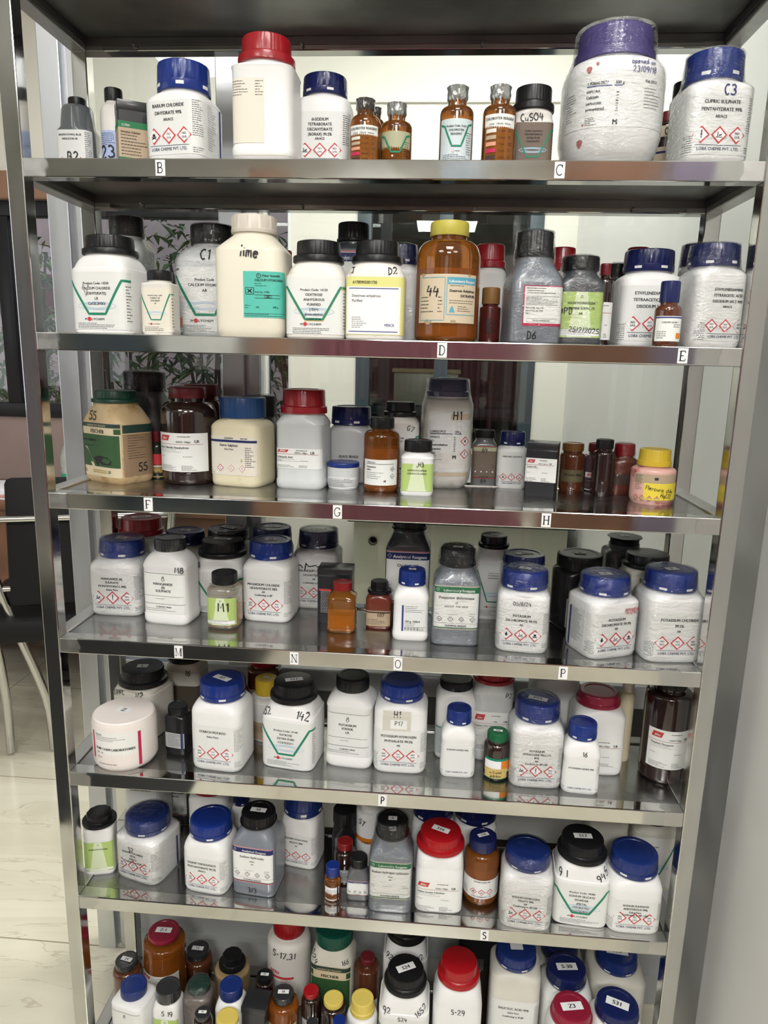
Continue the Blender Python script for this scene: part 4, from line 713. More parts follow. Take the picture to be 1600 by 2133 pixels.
# aluminium partition right behind the rack
def alu(name, x0, x1, z0=0, z1=2.7, y0=.315, y1=.36):
    b = MB(); b.box(x0, x1, y0, y1, z0, z1, bev=.002); b.box(x1, x1+.009, y0+.018, y1, z0, z1); b.box(x1+.009, x1+.026, y0+.008, y1, z0, z1, bev=.001); return structure(b.build(name, ['aluminium'], angle=10))
alu('trim_2', -.622, -.583); alu('trim_3', -.312, -.270, z0=.66)
structure(MB().box(-.535, -.518, .305, .335, 0, .66, bev=.001).build('trim_4', ['frame_slate']))
wall('trim_5', -.556, .60, .306, .34, .655, .70, 'aluminium', bev=.002)
wall('wall_partition_panel', -.518, .60, .305, .325, .0, .43, 'laminate_grey')
wall('wall_partition_upper', -.518, .60, .307, .325, .43, .655, 'laminate_shaded')  # shade behind the shelves put into the colour of this upper part
wall('baseboard_partition', -.518, .60, .290, .305, .0, .07, 'laminate_grey')
for i, (a, b_) in enumerate(((-.556, -.312), (-.243, .60))): structure(MB().box(a, b_, .328, .332, .70, 2.68).build('window_%d' % (i+4), ['window_glass'], smooth=False))
# behind the viewer: slab, sheet and panels added for the steel to mirror; tube lamps
m = mat('standin_maroon', (.22, .06, .09), rough=.8)
n_ = m.node_tree.nodes; w_ = n_.new('ShaderNodeTexWave'); w_.inputs['Scale'].default_value = 9; w_.inputs['Distortion'].default_value = 1.5; g_ = n_.new('ShaderNodeTexCoord'); c_ = n_.new('ShaderNodeValToRGB')
c_.color_ramp.elements[0].color = (.16, .03, .05, 1); c_.color_ramp.elements[1].color = (.38, .18, .22, 1); m.node_tree.links.new(g_.outputs['Object'], w_.inputs[0]); m.node_tree.links.new(w_.outputs[0], c_.inputs[0]); m.node_tree.links.new(c_.outputs[0], n_['Principled BSDF'].inputs['Base Color'])
mat('standin_mauve', (.20, .17, .24), rough=.35); mat('standin_pale', (.75, .76, .74), rough=.5)
for i_, (a_, b_, z_, w_) in enumerate(((.58, 1.0, 2.3, 'brown_wood'), (1.06, 1.42, 2.2, 'standin_mauve'), (1.45, 1.85, 2.2, 'standin_mauve'), (1.88, 2.1, 2.2, 'frame_slate'))): wall('trim_%d' % (i_+20), a_, b_, -2.5, -2.42, .02, z_, w_)  # panels added as brown and mauve tones for the rails to reflect
for i_, (a_, b_, c_, d_, w_) in enumerate(((-2.3, -1.8, .9, 2.3, 'frame_slate'), (-1.7, -1.2, 1.2, 2.2, 'standin_pale'), (-1.1, -.85, .0, 2.4, 'trim_brown'), (-.7, -.1, 1.9, 2.3, 'standin_pale'), (.05, .3, 1.8, 2.5, 'frame_slate'), (-3.4, -2.6, .0, 2.0, 'standin_mauve'))): wall('trim_%d' % (i_+30), a_, b_, -3.6, -3.52, c_, d_, w_)  # more upright panels added to break up the rail reflections
b = MB(); N = 90; x0, x1 = -.52, .50
v = [(x0+(x1-x0)*i/N, -2.3+.02*math.sin(i*.9), z) for z in (.02, 1.72) for i in range(N+1)]; b.add(v, [(i, i+1, N+2+i, N+1+i) for i in range(N)]); structure(b.build('trim_6', ['standin_maroon']))  # maroon sheet added in place of the viewer's shirt, for reflections
wall('trim_7', -2.6, -.62, -3.0, -.72, 0, .012, 'standin_black'); wall('trim_8', .9, 2.6, -3.4, -3.3, 0, 2.1, 'brown_wood'); wall('trim_9', -2.4, -1.0, -4.2, -4.1, 0, 2.0, 'frame_slate')  # black floor slab and two boards added for dark reflections in the rails
def tubelamp(x, y, z):
    t = empty('tube_lamp', (x, y, z), 0, 'slim white ceiling tube lamp mirrored in the top rail', 'lamp', 'tube lamps over the room')
    b = MB(); b.box(-.6, .6, -.03, .03, .0, .05, bev=.004); b.build('housing', ['ceiling_white'], t); mat('tube_glow', (1, 1, 1), emit=((1, .98, .93), 9)); MB().tube([(-.58, 0, -.014), (.58, 0, -.014)], .013).build('tube', ['tube_glow'], t)
for x, y in ((-1.15, -2.6), (.75, -1.75)): tubelamp(x, y, 2.64)
# ------------------------------------------------------------------ stainless steel rack
rack = empty('steel_rack', (0, 0, 0), 0, 'tall polished stainless steel rack of open shelves filled with reagent bottles', 'shelf')
P_ = .0242; HX = .48; DB = .2; ZS = [1.7796, 1.5524, 1.3265, 1.0981, .8708, .6426, .4128, .080]
for sx in (-1, 1):
    for (y0, y1) in ((0, P_), (DB, DB+P_)):
        a, b2 = sorted((sx*HX, sx*(HX+P_))); MB().box(a, b2, y0, y1, 0, 2.02, bev=.0016).build('post', ['post_steel'], rack, angle=10)
for k, z in enumerate(ZS):
    MB().box(-HX, HX, 0.0003, P_, z-P_, z, bev=.0014).build('front_rail', ['polished_steel'], rack, angle=10)
    MB().box(-HX, HX, DB, DB+P_-.0003, z-P_, z, bev=.0014).build('back_rail', ['polished_steel'], rack, angle=10)
    for sx in (-1, 1):
        a, b2 = sorted((sx*HX, sx*(HX+P_-.0003))); MB().box(a, b2, P_, DB, z-P_, z, bev=.0014).build('side_rail', ['polished_steel'], rack, angle=10)
    t = MB().box(-HX+.0006, HX-.0006, P_+.0008, DB-.0008, z-.0045, z-.003, bev=.0004).build('shelf_tray', ['tray_steel'], rack, angle=10)
    MB().tube([(-HX+.002, P_+.0012, z-.0030), (HX-.002, P_+.0012, z-.0030)], .0011, 8).build('tray_edge', ['tray_steel'], t)
    # folded lip hanging inside the frame, seen from below
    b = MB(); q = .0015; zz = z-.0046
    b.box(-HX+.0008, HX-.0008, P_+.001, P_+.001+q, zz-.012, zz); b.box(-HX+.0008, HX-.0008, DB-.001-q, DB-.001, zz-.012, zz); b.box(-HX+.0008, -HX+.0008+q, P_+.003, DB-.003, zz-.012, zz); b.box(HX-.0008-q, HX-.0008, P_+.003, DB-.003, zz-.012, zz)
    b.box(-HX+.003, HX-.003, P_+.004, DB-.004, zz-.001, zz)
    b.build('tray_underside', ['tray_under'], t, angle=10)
    for x in (-.40, -.14, .13, .37):
        s = MB(); s.lathe([(.0022, 0), (.0026, -.0012), (.0014, -.002), (.0012, -.0055), (.0004, -.006)], 10); s.build('screw', ['chrome'], t, loc=(x, DB-.006, zz-.012))
def tag(ch, x, zr, hand=False):
    ink('white'); ink('ink'); L = MB(); w, h = .0105, .0175; zc = zr-P_/2; y = -.0008; o = MB()
    o.box(-w/1.0*.62, w*.62, y, -.0002, -h*.56, h*.56, bev=.0002)
    s = .0125; sx = .0105; U = lambda px, pz: ((px-.5)*sx, (pz-.5)*s)
    def stroke(pts, t):
        q = [U(*p) for p in pts]; v = []
        for i, p in enumerate(q):
            a = q[max(i-1, 0)]; b = q[min(i+1, len(q)-1)]; dx, dz = b[0]-a[0], b[1]-a[1]; l_ = math.hypot(dx, dz) or 1; v += [(p[0]-dz/l_*t, y-.0003, p[1]+dx/l_*t), (p[0]+dz/l_*t, y-.0003, p[1]-dx/l_*t)]
        o.add(v, [(2*i, 2*i+1, 2*i+3, 2*i+2) for i in range(len(q)-1)], 1)
    if hand:
        for q in HW[ch]: stroke([(p[0]+.2, p[1]) for p in q], .0009)
    else:
        for st in SER[ch]:
            if st[0] == 'V': stroke([(st[1], 0), (st[1], 1)], .00085)
            elif st[0] == 'T': stroke([(st[1], 0), (st[1], 1)], .00035)
            elif st[0] == 'S': stroke([(st[1]-.16, .02), (st[1]+.16, .02)], .0004); stroke([(st[1]-.16, .98), (st[1]+.16, .98)], .0004)
            else: stroke(st, .00055)
    e = o.build('letter_tag', ['print_white', 'print_ink'], rack, loc=(x, 0, zc), smooth=False); e['label'] = 'small white paper tag with the letter '+ch
for ch, x, k, h in TAGS: tag(ch, x, ZS[k], h)
# ------------------------------------------------------------------ things in the room behind
desk = empty('wooden_desk', (-1.35, 1.72, 0), 0, 'brown wooden desk with papers on it behind the left side of the rack', 'desk')
b = MB(); b.box(-.95, .72, -.24, .24, .72, .75, bev=.004); b.build('desk_top', ['wood_pale' if 0 else 'brown_wood'], desk)
b = MB(); b.box(-.93, .70, -.22, -.20, .2, .72); b.build('front_panel', ['brown_wood'], desk)
for x in (-.93, .68): MB().box(x, x+.03, -.22, .22, 0, .72).build('side_panel', ['brown_wood'], desk)
rnd = random.Random(5)
for i, (x, y, w, h, m_, r) in enumerate(((-1.62, 1.66, .36, .25, 'paper_white', 10), (-1.64, 1.66, .34, .24, 'paper_pink', -8), (-1.56, 1.64, .34, .24, 'paper_white', -4), (-1.60, 1.68, .33, .24, 'paper_white', 14), (-1.28, 1.62, .26, .2, 'paper_white', 30))):
    z = .7508+(.012+.006*(2-abs(i-2)) if i in (0, 3) else .004*i if i < 4 else 0)
    z = .7508+[.0135, .0066, .0, .0202, 0][i]
    o = MB().box(-w/2, w/2, -h/2, h/2, 0, .0062 if i < 4 else .004, bev=.0005).build('paper_stack', [m_], loc=(x, y, z)); o.rotation_euler[2] = R(r)
    o['label'] = ['white paper stack on the desk, second from the top', 'pinkish folder in the pile on the desk', 'lowest white paper stack in the desk pile', 'topmost white sheets of the desk pile', 'loose white papers by the plastic bottle on the desk'][i]; o['category'] = 'papers'
pb = empty('plastic_bottle', (-1.335, 1.66, .7551), 0, 'clear plastic bottle with green label standing on the desk', 'bottle')
MB().lathe([(.030, 0), (.034, .004), (.034, .10), (.031, .108), (.034, .116), (.033, .15), (.022, .185), (.013, .20), (.013, .212)], 32).build('body', ['pet_clear'], pb); MB().lathe([(.0346, .045), (.0346, .085)], 32, cap0=False, cap1=False).build('label', ['pet_green'], pb); MB().lathe([(.0145, .205), (.0145, .222), (.012, .223)], 24).build('cap', ['pet_green'], pb)
cd_ = empty('cream_desk', (.14, 1.62, 0), 0, 'cream office desk with dark top edge and round cable hole behind the rack', 'desk')
MB().box(-.36, .44, -.18, .34, .738, .762, bev=.008).build('desk_top', ['granite_dark'], cd_)
b = MB(); n = 20; cx, cz, r = -.27, .66, .0125   # modesty panel with the round cable hole
out = [(-.34, .05), (.42, .05), (.42, .738), (-.34, .738)]
pts = [(cx+r*math.cos(2*math.pi*i/n), cz+r*math.sin(2*math.pi*i/n)) for i in range(n)]
bm = bmesh.new(); vo = [bm.verts.new((x, -.12, z)) for x, z in out]; vi = [bm.verts.new((x, -.12, z)) for x, z in pts]
eo = [bm.edges.new((vo[i], vo[(i+1) % 4])) for i in range(4)]; ei = [bm.edges.new((vi[i], vi[(i+1) % n])) for i in range(n)]
bmesh.ops.triangle_fill(bm, use_beauty=True, edges=eo+ei); r_ = bmesh.ops.extrude_face_region(bm, geom=bm.faces[:]); bmesh.ops.translate(bm, verts=[g for g in r_['geom'] if isinstance(g, bmesh.types.BMVert)], vec=(0, .018, 0))
me = bpy.data.meshes.new('modesty_panel'); bmesh.ops.recalc_face_normals(bm, faces=bm.faces[:]); bm.to_mesh(me); bm.free(); me.materials.append(MATS['laminate_cream']); link(bpy.data.objects.new('modesty_panel', me), cd_)
MB().lathe([(.013, 0), (.0165, .001), (.0165, .004), (.013, .005)], 24, cap0=False, cap1=False).build('cable_grommet', ['frame_black'], cd_, loc=(cx, -.124, cz)).rotation_euler[0] = R(90)
MB().box(-.338, .418, -.05, .30, .0, .738).build('inner_cabinet', ['frame_black'], cd_)
wc = empty('wooden_case', (.215, 1.62, .7625), 0, 'pale wooden glass-fronted case on the cream desk, seen right of the tall purple capped bottle', 'case')
b = MB(); w, d_, h = .075, .06, .205
for sx in (-1, 1):
    for sy in (-1, 1): b.box(sx*w-.007, sx*w+.007, sy*d_-.007, sy*d_+.007, 0, h, bev=.001)
b.box(-w-.012, w+.012, -d_-.012, d_+.012, h, h+.016, bev=.002); b.box(-w-.01, w+.01, -d_-.01, d_+.01, 0, .014, bev=.002); b.build('case_frame', ['wood_pale'], wc); MB().box(-w+.004, w-.004, -d_+.002, d_-.002, .014, h-.001).build('case_glass', ['paper_white'], wc)
bx = empty('storage_box', (.02, 2.75, 1.08), 0, 'pale wooden storage box seen through the slate framed window', 'box')
MB().box(-.16, .16, -.12, .12, 0, .16, bev=.004).build('body', ['laminate_cream'], bx); MB().box(-.17, .17, -.13, .13, .16, .18, bev=.003).build('lid', ['wood_pale'], bx)
sh = MB().box(-.42, .68, 2.5, 3.2, 1.04, 1.08, bev=.002).build('store_shelf', ['frame_slate']); sh['label'] = 'dark shelf board in the dim room behind the slate framed window'; sh['category'] = 'shelf'
# tubular visitor chair at the left
ch = empty('visitor_chair', (-1.2, 1.05, 0), 0, 'steel tube visitor chair with black padded seat and back beside the desk', 'chair')
def legs(x):
    b = MB(); b.tube(smoothpath([(x-.02, -.10, .86), (x+.005, -.06, .62), (x+.035, -.03, .42), (x+.05, -.02, .2), (x+.05, -.02, .012)], 6), .0125)
    b.build('leg', ['chrome'], ch); b = MB(); b.tube(smoothpath([(x-.30, .02, .62), (x-.19, -.05, .60), (x-.10, -.10, .48), (x-.06, -.06, .36), (x-.05, -.03, .2), (x-.05, -.03, .012)], 6), .0125); b.build('leg', ['chrome'], ch)
b = MB(); b.tube(smoothpath([(-.10, -.06, .885), (-.055, -.05, .66), (-.01, -.02, .45), (.045, .02, .2), (.055, .03, .01)], 6), .0135); b.build('leg', ['chrome'], ch)
b = MB(); b.tube(smoothpath([(-.33, -.18, .66), (-.19, -.08, .645), (-.125, -.04, .55), (-.085, -.02, .42), (-.07, -.01, .2), (-.07, -.01, .01)], 6), .0135); b.build('leg', ['chrome'], ch)
b = MB(); b.tube(smoothpath([(.46, .12, .885), (.43, .14, .66), (.40, .18, .45), (.36, .30, .2), (.36, .34, .01)], 6), .0135); b.build('leg', ['chrome'], ch)
for (z, r) in ((.80, .011), (.58, .010)): MB().tube([(-.085, -.055, z), (.45, .13, z)], r).build('crossbar', ['chrome'], ch)
b = MB(); b.box(-.225, .225, -.025, .025, -.20, .20, bev=.02); o = b.build('backrest', ['leather_black'], ch, loc=(.19, .07, .72)); o.rotation_euler = (R(-8), 0, R(19))
b = MB(); b.box(-.24, .24, -.25, .25, -.04, .04, bev=.025); o = b.build('seat', ['leather_black'], ch, loc=(.03, .20, .45)); o.rotation_euler = (0, 0, R(19))
b = MB(); b.box(-.14, .12, -.02, .02, -.02, .02, bev=.012); o = b.build('armrest', ['leather_black'], ch, loc=(-.22, -.10, .665)); o.rotation_euler = (0, R(6), R(35))
# ------------------------------------------------------------------ outdoors
wall('ground', -7, 3, 2.1, 9, -.1, -.02, 'outer_pink'); structure(MB().box(-7, 3, 5.2, 5.3, -.1, 1.62).build('wall_garden', ['outer_pink'])); structure(MB().box(-7, 3, 5.19, 5.3, 1.62, 1.95).build('wall_garden_band', ['maroon_wall' if 0 else 'c_maroon'])); structure(MB().box(-7, 3, 5.19, 5.3, 1.95, 3.2).build('wall_garden_top', ['outer_pink']))
def shrub(x, y, h, r, n, seed, label):
    t = empty('shrub', (x, y, -.02), 0, label, 'shrub', 'shrubs outside the window'); g = random.Random(seed); st = MB(); lf = MB()
    for k in range(6):
        a = g.uniform(0, 6.28); q = [(0, 0, 0)]
        for j in range(1, 5): q.append((r*.55*j/4*math.cos(a)+g.uniform(-.03, .03), r*.55*j/4*math.sin(a)+g.uniform(-.03, .03), h*j/4*g.uniform(.85, 1)))
        st.tube(q, .009, 6)
    for k in range(n):
        a = g.uniform(0, 6.28); rr = r*math.sqrt(g.random()); p = Vector((rr*math.cos(a), rr*math.sin(a), h*(.12+.9*g.random())))
        for m_ in range(5):   # a fan of long leaflets
            d = Vector((g.uniform(-1, 1), g.uniform(-1, 1), g.uniform(-.5, .5))).normalized(); L_ = g.uniform(.07, .15); w = d.cross(Vector((0, 0, 1))).normalized()*L_*.13; e = p+d*L_-Vector((0, 0, L_*.3)); md = p+d*L_*.5
            lf.add([p, md+w, e, md-w], [(0, 1, 2, 3)], 0 if g.random() < .6 else 1)
    st.build('stem', ['bark'], t); lf.build('foliage', ['leaf', 'leaf_light'], t, smooth=False)
for i, (x, y, h, r, n) in enumerate(((-3.2, 3.1, 1.75, .5, 230), (-2.45, 3.5, 1.9, .5, 230), (-1.75, 3.0, 1.6, .45, 240), (-1.25, 3.3, 2.0, .45, 260), (-.85, 3.9, 1.9, .4, 200), (-3.0, 4.2, 2.0, .5, 200))):
    shrub(x, y, h, r, n, i+3, ['leafy shrub outside, leftmost behind the black framed window', 'leafy shrub outside behind the left front post of the rack', 'low leafy shrub outside, seen past the first aluminium post', 'tallest leafy shrub outside, seen behind the calcium chloride bottle', 'leafy shrub outside, seen above the maroon lidded dark bottle', 'shrub at the back by the pink garden wall'][i])
# ------------------------------------------------------------------ everything on the shelves: g = x, y, width, depth, straight height, neck height, total height, cap radius, turn, shelf height
ITEMS = [
    {'kind': 'reagent_bottle', 'g': [-0.462, 0.1259, 0.0517, 0.0517, 0.0639, 0.1016, 0.112, 0.0124, 0, 1.5524], 'shape': 'step', 'body': 'grey_shrink', 'cap': 'narrow', 'capm': 'black', 'label': 'small grey bottle with white label marked B2 at the left end of the top shelf', 'lab': ['loba', ['BROMOTHYMOL BLUE', 'INDICATOR AR'], {'c': [1, 1, 1], 'top': 0.8}], 'hand': [['B2', 0.05, 0.42, 0.012580000000000001, 0, 'ink']]},
    {'kind': 'reagent_bottle', 'g': [-0.4103, 0.1352, 0.0404, 0.0404, 0.0902, 0.1102, 0.1276, 0.0128, 0, 1.5524], 'shape': 'round', 'body': 'white_dirty', 'cap': 'plain', 'capm': 'black', 'label': 'round white bottle with blue label marked 23 behind the small green and black box', 'lab': ['plain', {'bg': 'lblue', 'z': [0.22, 0.74], 'w': 0.9, 'lines': [], 'fine': [[-0.35, 0.2, 0.5, 0.7]]}], 'hand': [['23', -0.1, 0.42, 0.01628, 0, 'ink'], ['B-3', 0, 0.1, 0.013319999999999999, 0, 'ink']]},
    {'kind': 'carton', 'g': [-0.3483, 0.0559, 0.0451, 0.0338, 0.078, 0.0806, 0.0809, 0.0148, 30, 1.5524], 'shape': 'box', 'body': 'blackcard', 'cap': None, 'capm': 'black', 'label': 'small black and green printed carton on the top shelf left of the barium chloride bottle', 'group': 'small black cartons', 'lab': ['greenbox', [], {}]},
    {'kind': 'reagent_bottle', 'g': [-0.272, 0.0461, 0.0833, 0.0766, 0.0727, 0.0889, 0.1242, 0.0352, -12, 1.5524], 'shape': 'loba', 'body': 'white', 'cap': 'loba', 'capm': 'blue', 'label': 'white bottle with blue cap labelled barium chloride dihydrate on the top shelf', 'group': 'white reagent bottles with slotted blue caps', 'lab': ['loba', ['BARIUM CHLORIDE', 'DIHYDRATE 99%', 'AR/ACS'], {'c': ['skull', 1, 1], 'bar': 1, 'side': 1, 'top': 0.84}]},
    {'kind': 'reagent_bottle', 'g': [-0.1569, 0.0382, 0.0831, 0.0764, 0.111, 0.1194, 0.1518, 0.0376, 0, 1.5524], 'shape': 'facet', 'body': 'white', 'cap': 'flange', 'capm': 'red', 'label': 'tallest white bottle with bright red cap and a bare cream label on the top shelf', 'group': 'white bottles with red caps', 'lab': ['cream', [], {}]},
    {'kind': 'reagent_bottle', 'g': [-0.09, 0.1072, 0.0768, 0.0707, 0.0925, 0.1048, 0.1311, 0.0314, 0, 1.5524], 'shape': 'loba', 'body': 'white', 'cap': 'loba', 'capm': 'navy', 'label': 'white bottle with navy cap labelled di-sodium tetraborate (borax)', 'group': 'white reagent bottles with slotted blue caps', 'lab': ['loba', ['di-SODIUM', 'TETRABORATE', 'DECAHYDRATE', '(BORAX) 99.5%', 'AR/ACS'], {'c': ['env', 1, 1], 'top': 0.66}]},
    {'kind': 'glass_bottle', 'g': [-0.0254, 0.041, 0.042, 0.042, 0.0499, 0.066, 0.0823, 0.0124, 0, 1.5524], 'shape': 'round', 'body': 'amber', 'cap': 'crimp', 'capm': 'foilblack', 'label': 'amber bottle with colour chart label standing just right of the borax bottle', 'group': 'amber and dark glass bottles', 'lab': ['chart', [], {}], 'liq': 0.6},
    {'kind': 'glass_bottle', 'g': [-0.0196, 0.1414, 0.0229, 0.0229, 0.0784, 0.0931, 0.1046, 0.0063, 0, 1.5524], 'shape': 'round', 'body': 'amber', 'cap': 'crimp', 'capm': 'foilblack', 'label': 'amber bottle half hidden between the two left amber bottles', 'group': 'amber and dark glass bottles'},
    {'kind': 'glass_bottle', 'g': [0.0158, 0.0512, 0.0423, 0.0423, 0.0489, 0.0621, 0.0803, 0.0128, 0, 1.5524], 'shape': 'round', 'body': 'amber', 'cap': 'crimp', 'capm': 'foil', 'label': 'amber bottle with torn pale green label, second of the left amber pair', 'group': 'amber and dark glass bottles', 'lab': ['green_v', [], {'bg': 'olive'}], 'liq': 0.5},
    {'kind': 'glass_bottle', 'g': [0.0956, 0.0424, 0.0447, 0.0447, 0.0631, 0.0774, 0.0974, 0.0135, 0, 1.5524], 'shape': 'round', 'body': 'amber', 'cap': 'crimp', 'capm': 'foil', 'label': 'amber bottle with silver wrapped neck and pale blue label with green V', 'group': 'amber and dark glass bottles', 'lab': ['green_v', ['Product Code: 31615', 'CHLOROTEX', 'REAGENT'], {'bg': 'pblue'}], 'liq': 0.7},
    {'kind': 'glass_bottle', 'g': [0.1509, 0.0368, 0.0437, 0.0437, 0.0627, 0.0768, 0.0961, 0.0131, 0, 1.5524], 'shape': 'round', 'body': 'amber', 'cap': 'crimp', 'capm': 'foil', 'label': 'amber bottle with silver wrapped neck and colour chart label, beside the copper sulphate bottle', 'group': 'amber and dark glass bottles', 'lab': ['chart', [], {}], 'liq': 0.7},
    {'kind': 'reagent_bottle', 'g': [0.199, 0.0897, 0.0536, 0.0493, 0.0795, 0.0808, 0.1111, 0.0285, 0, 1.5524], 'shape': 'moly', 'body': 'white_dirty', 'cap': 'flange', 'capm': 'black', 'label': 'greyish jar with black flanged cap, handwritten CuSO4 and dark stained label', 'group': 'angular bottles with black flanged caps', 'lab': ['moly', ['CUPRIC SULPHATE', 'PENTAHYDRATE', 'EXTRA PURE', 'CuSO4.5H2O'], {'bg': 'brown'}], 'hand': [['CuSO4', -0.05, 0.86, 0.00888, 4, 'ink']]},
    {'kind': 'reagent_bottle', 'g': [0.2971, 0.0629, 0.1258, 0.1258, 0.1012, 0.1283, 0.1658, 0.0515, 0, 1.5524], 'shape': 'bigmerck', 'body': 'white', 'cap': 'merck', 'capm': 'purple', 'label': 'huge round-shouldered white bottle with purple cap wrapped in clear film, precipitated calcium carbonate', 'lab': ['merckw', [], {}], 'hand': [['opened on', 0.2, 0.885, 0.0062900000000000005, 0, 'inkblue'], ['23/09/18', 0.21, 0.81, 0.0062900000000000005, 0, 'inkblue']], 'wrap': 1},
    {'kind': 'glass_bottle', 'g': [0.3881, 0.12, 0.0399, 0.0399, 0.0701, 0.0792, 0.0915, 0.0107, 0, 1.5524], 'shape': 'round', 'body': 'darkglass', 'cap': 'plain', 'capm': 'maroon', 'label': 'small bottle with maroon cap and torn label marked C-8 behind the big purple-capped bottle', 'group': 'small dark reagent bottles', 'lab': ['torn', [], {}]},
    {'kind': 'reagent_bottle', 'g': [0.416, 0.1509, 0.0367, 0.0337, 0.0938, 0.1035, 0.1388, 0.0184, 0, 1.5524], 'shape': 'moly', 'body': 'white_dirty', 'cap': 'flange', 'capm': 'black', 'label': 'bottle with black flanged cap mostly hidden behind the cupric sulphate bottle', 'group': 'angular bottles with black flanged caps', 'lab': ['moly', [], {}]},
    {'kind': 'reagent_bottle', 'g': [0.418, 0.0422, 0.0827, 0.0761, 0.0858, 0.0977, 0.1314, 0.0357, 6, 1.5524], 'shape': 'loba', 'body': 'white', 'cap': 'loba', 'capm': 'blue', 'label': 'film-wrapped white bottle with blue cap marked C3, labelled cupric sulphate pentahydrate', 'group': 'white reagent bottles with slotted blue caps', 'lab': ['loba', ['CUPRIC SULPHATE', 'PENTAHYDRATE 99%', 'AR/ACS'], {'c': ['!', 'env', 1], 'top': 0.72}], 'hand': [['C3', 0.08, 0.84, 0.01184, 0, 'inkblue']], 'wrap': 1},
    {'kind': 'reagent_bottle', 'g': [-0.3885, 0.0504, 0.0865, 0.0796, 0.0891, 0.1085, 0.134, 0.0384, -8, 1.3265], 'shape': 'moly', 'body': 'white', 'cap': 'flange', 'capm': 'black', 'label': 'white angular bottle with black flanged cap labelled calcium chloride dihydrate', 'group': 'angular bottles with black flanged caps', 'lab': ['moly', ['Product Code: 13220', 'CALCIUM CHLORIDE', '(DIHYDRATE)', 'LR', 'CaCl2.2H2O'], {}], 'hand': [['V', -0.17, 0.66, 0.0148, 0, 'grey']]},
    {'kind': 'reagent_bottle', 'g': [-0.4005, 0.1367, 0.069, 0.0635, 0.1259, 0.148, 0.1761, 0.0258, 0, 1.3265], 'shape': 'loba', 'body': 'greywhite', 'cap': 'plain', 'capm': 'black', 'label': 'film-wrapped bottle with black cap behind the calcium chloride dihydrate bottle', 'wrap': 1},
    {'kind': 'reagent_bottle', 'g': [-0.3141, 0.0411, 0.0458, 0.0422, 0.0702, 0.0754, 0.0883, 0.0177, 0, 1.3265], 'shape': 'facet', 'body': 'white_dirty', 'cap': 'plain', 'capm': 'black', 'label': 'small white bottle with low black cap labelled cobalt chloride', 'lab': ['moly', ['Product Code: 13695', 'COBALT (II)', 'CHLORIDE', 'LR'], {'bg': 'cream2'}]},
    {'kind': 'reagent_bottle', 'g': [-0.2636, 0.1282, 0.0977, 0.0899, 0.1078, 0.1359, 0.1635, 0.0327, 0, 1.3265], 'shape': 'loba', 'body': 'greywhite', 'cap': 'plain', 'capm': 'black', 'label': 'white rounded bottle with black cap and green V label, marked C1, behind the lime bottle', 'lab': ['moly', ['Product Code', 'CALCIUM HYDRIDE', 'AR'], {'org': 1, 'ext': 1}], 'hand': [['C1', 0.02, 0.87, 0.0148, 0, 'ink']], 'wrap': 1},
    {'kind': 'reagent_bottle', 'g': [-0.1781, 0.0444, 0.0965, 0.0888, 0.1159, 0.1393, 0.1622, 0.032, 0, 1.3265], 'shape': 'facet2', 'body': 'cream_lime', 'cap': 'plain_wide', 'capm': 'cream_cap', 'label': 'large cream bottle with cream cap, handwritten lime and turquoise label', 'lab': ['fisher', [], {}], 'hand': [['lime', 0.05, 0.8, 0.0148, -6, 'ink']]},
    {'kind': 'glass_bottle', 'g': [-0.1572, 0.1399, 0.0299, 0.0299, 0.1044, 0.1147, 0.132, 0.0121, 0, 1.3265], 'shape': 'round', 'body': 'darkglass', 'cap': 'plain', 'capm': 'red', 'label': 'maroon capped bottle peeping out behind the lime bottle', 'group': 'small dark reagent bottles'},
    {'kind': 'reagent_bottle', 'g': [-0.0864, 0.0373, 0.081, 0.0745, 0.0829, 0.1012, 0.1289, 0.0352, 0, 1.3265], 'shape': 'moly', 'body': 'white_dirty', 'cap': 'flange', 'capm': 'black', 'label': 'white angular bottle with black flanged cap labelled dextrose anhydrous purified, green V', 'group': 'angular bottles with black flanged caps', 'lab': ['moly', ['Product Code: 14120', 'DEXTROSE', 'ANHYDROUS', 'PURIFIED', '[ D(+)', 'glucose anhydrous', 'C6H12O6'], {'gold': 1}]},
    {'kind': 'reagent_bottle', 'g': [-0.0509, 0.141, 0.0565, 0.052, 0.1318, 0.1449, 0.1718, 0.0253, 0, 1.3265], 'shape': 'thomas', 'body': 'darkgrey', 'cap': 'tb', 'capm': 'black', 'label': 'dark grey bottle with tall black cap behind the two dextrose bottles', 'group': 'grey square bottles with black caps', 'lab': ['tb', ['Analytical Reagent'], {'band': 'navy'}]},
    {'kind': 'reagent_bottle', 'g': [-0.0051, 0.037, 0.0805, 0.0741, 0.0854, 0.1018, 0.1294, 0.0349, 0, 1.3265], 'shape': 'moly', 'body': 'white_dirty', 'cap': 'flange', 'capm': 'black', 'label': 'white bottle with black flanged cap and yellow label reading dextrose anhydrous purified', 'group': 'angular bottles with black flanged caps', 'lab': ['merck', [], {}], 'hand': [['J', -0.36, 0.88, 0.00888, 0, 'ink'], ['D2', 0.3, 0.88, 0.00888, 8, 'ink']]},
    {'kind': 'reagent_bottle', 'g': [0.0239, 0.1343, 0.0528, 0.0486, 0.0984, 0.1131, 0.1407, 0.023, 0, 1.3265], 'shape': 'loba', 'body': 'white', 'cap': 'loba', 'capm': 'navy', 'label': 'white bottle with navy cap behind, between the yellow label bottle and the big amber bottle', 'group': 'white reagent bottles with slotted blue caps', 'wrap': 1},
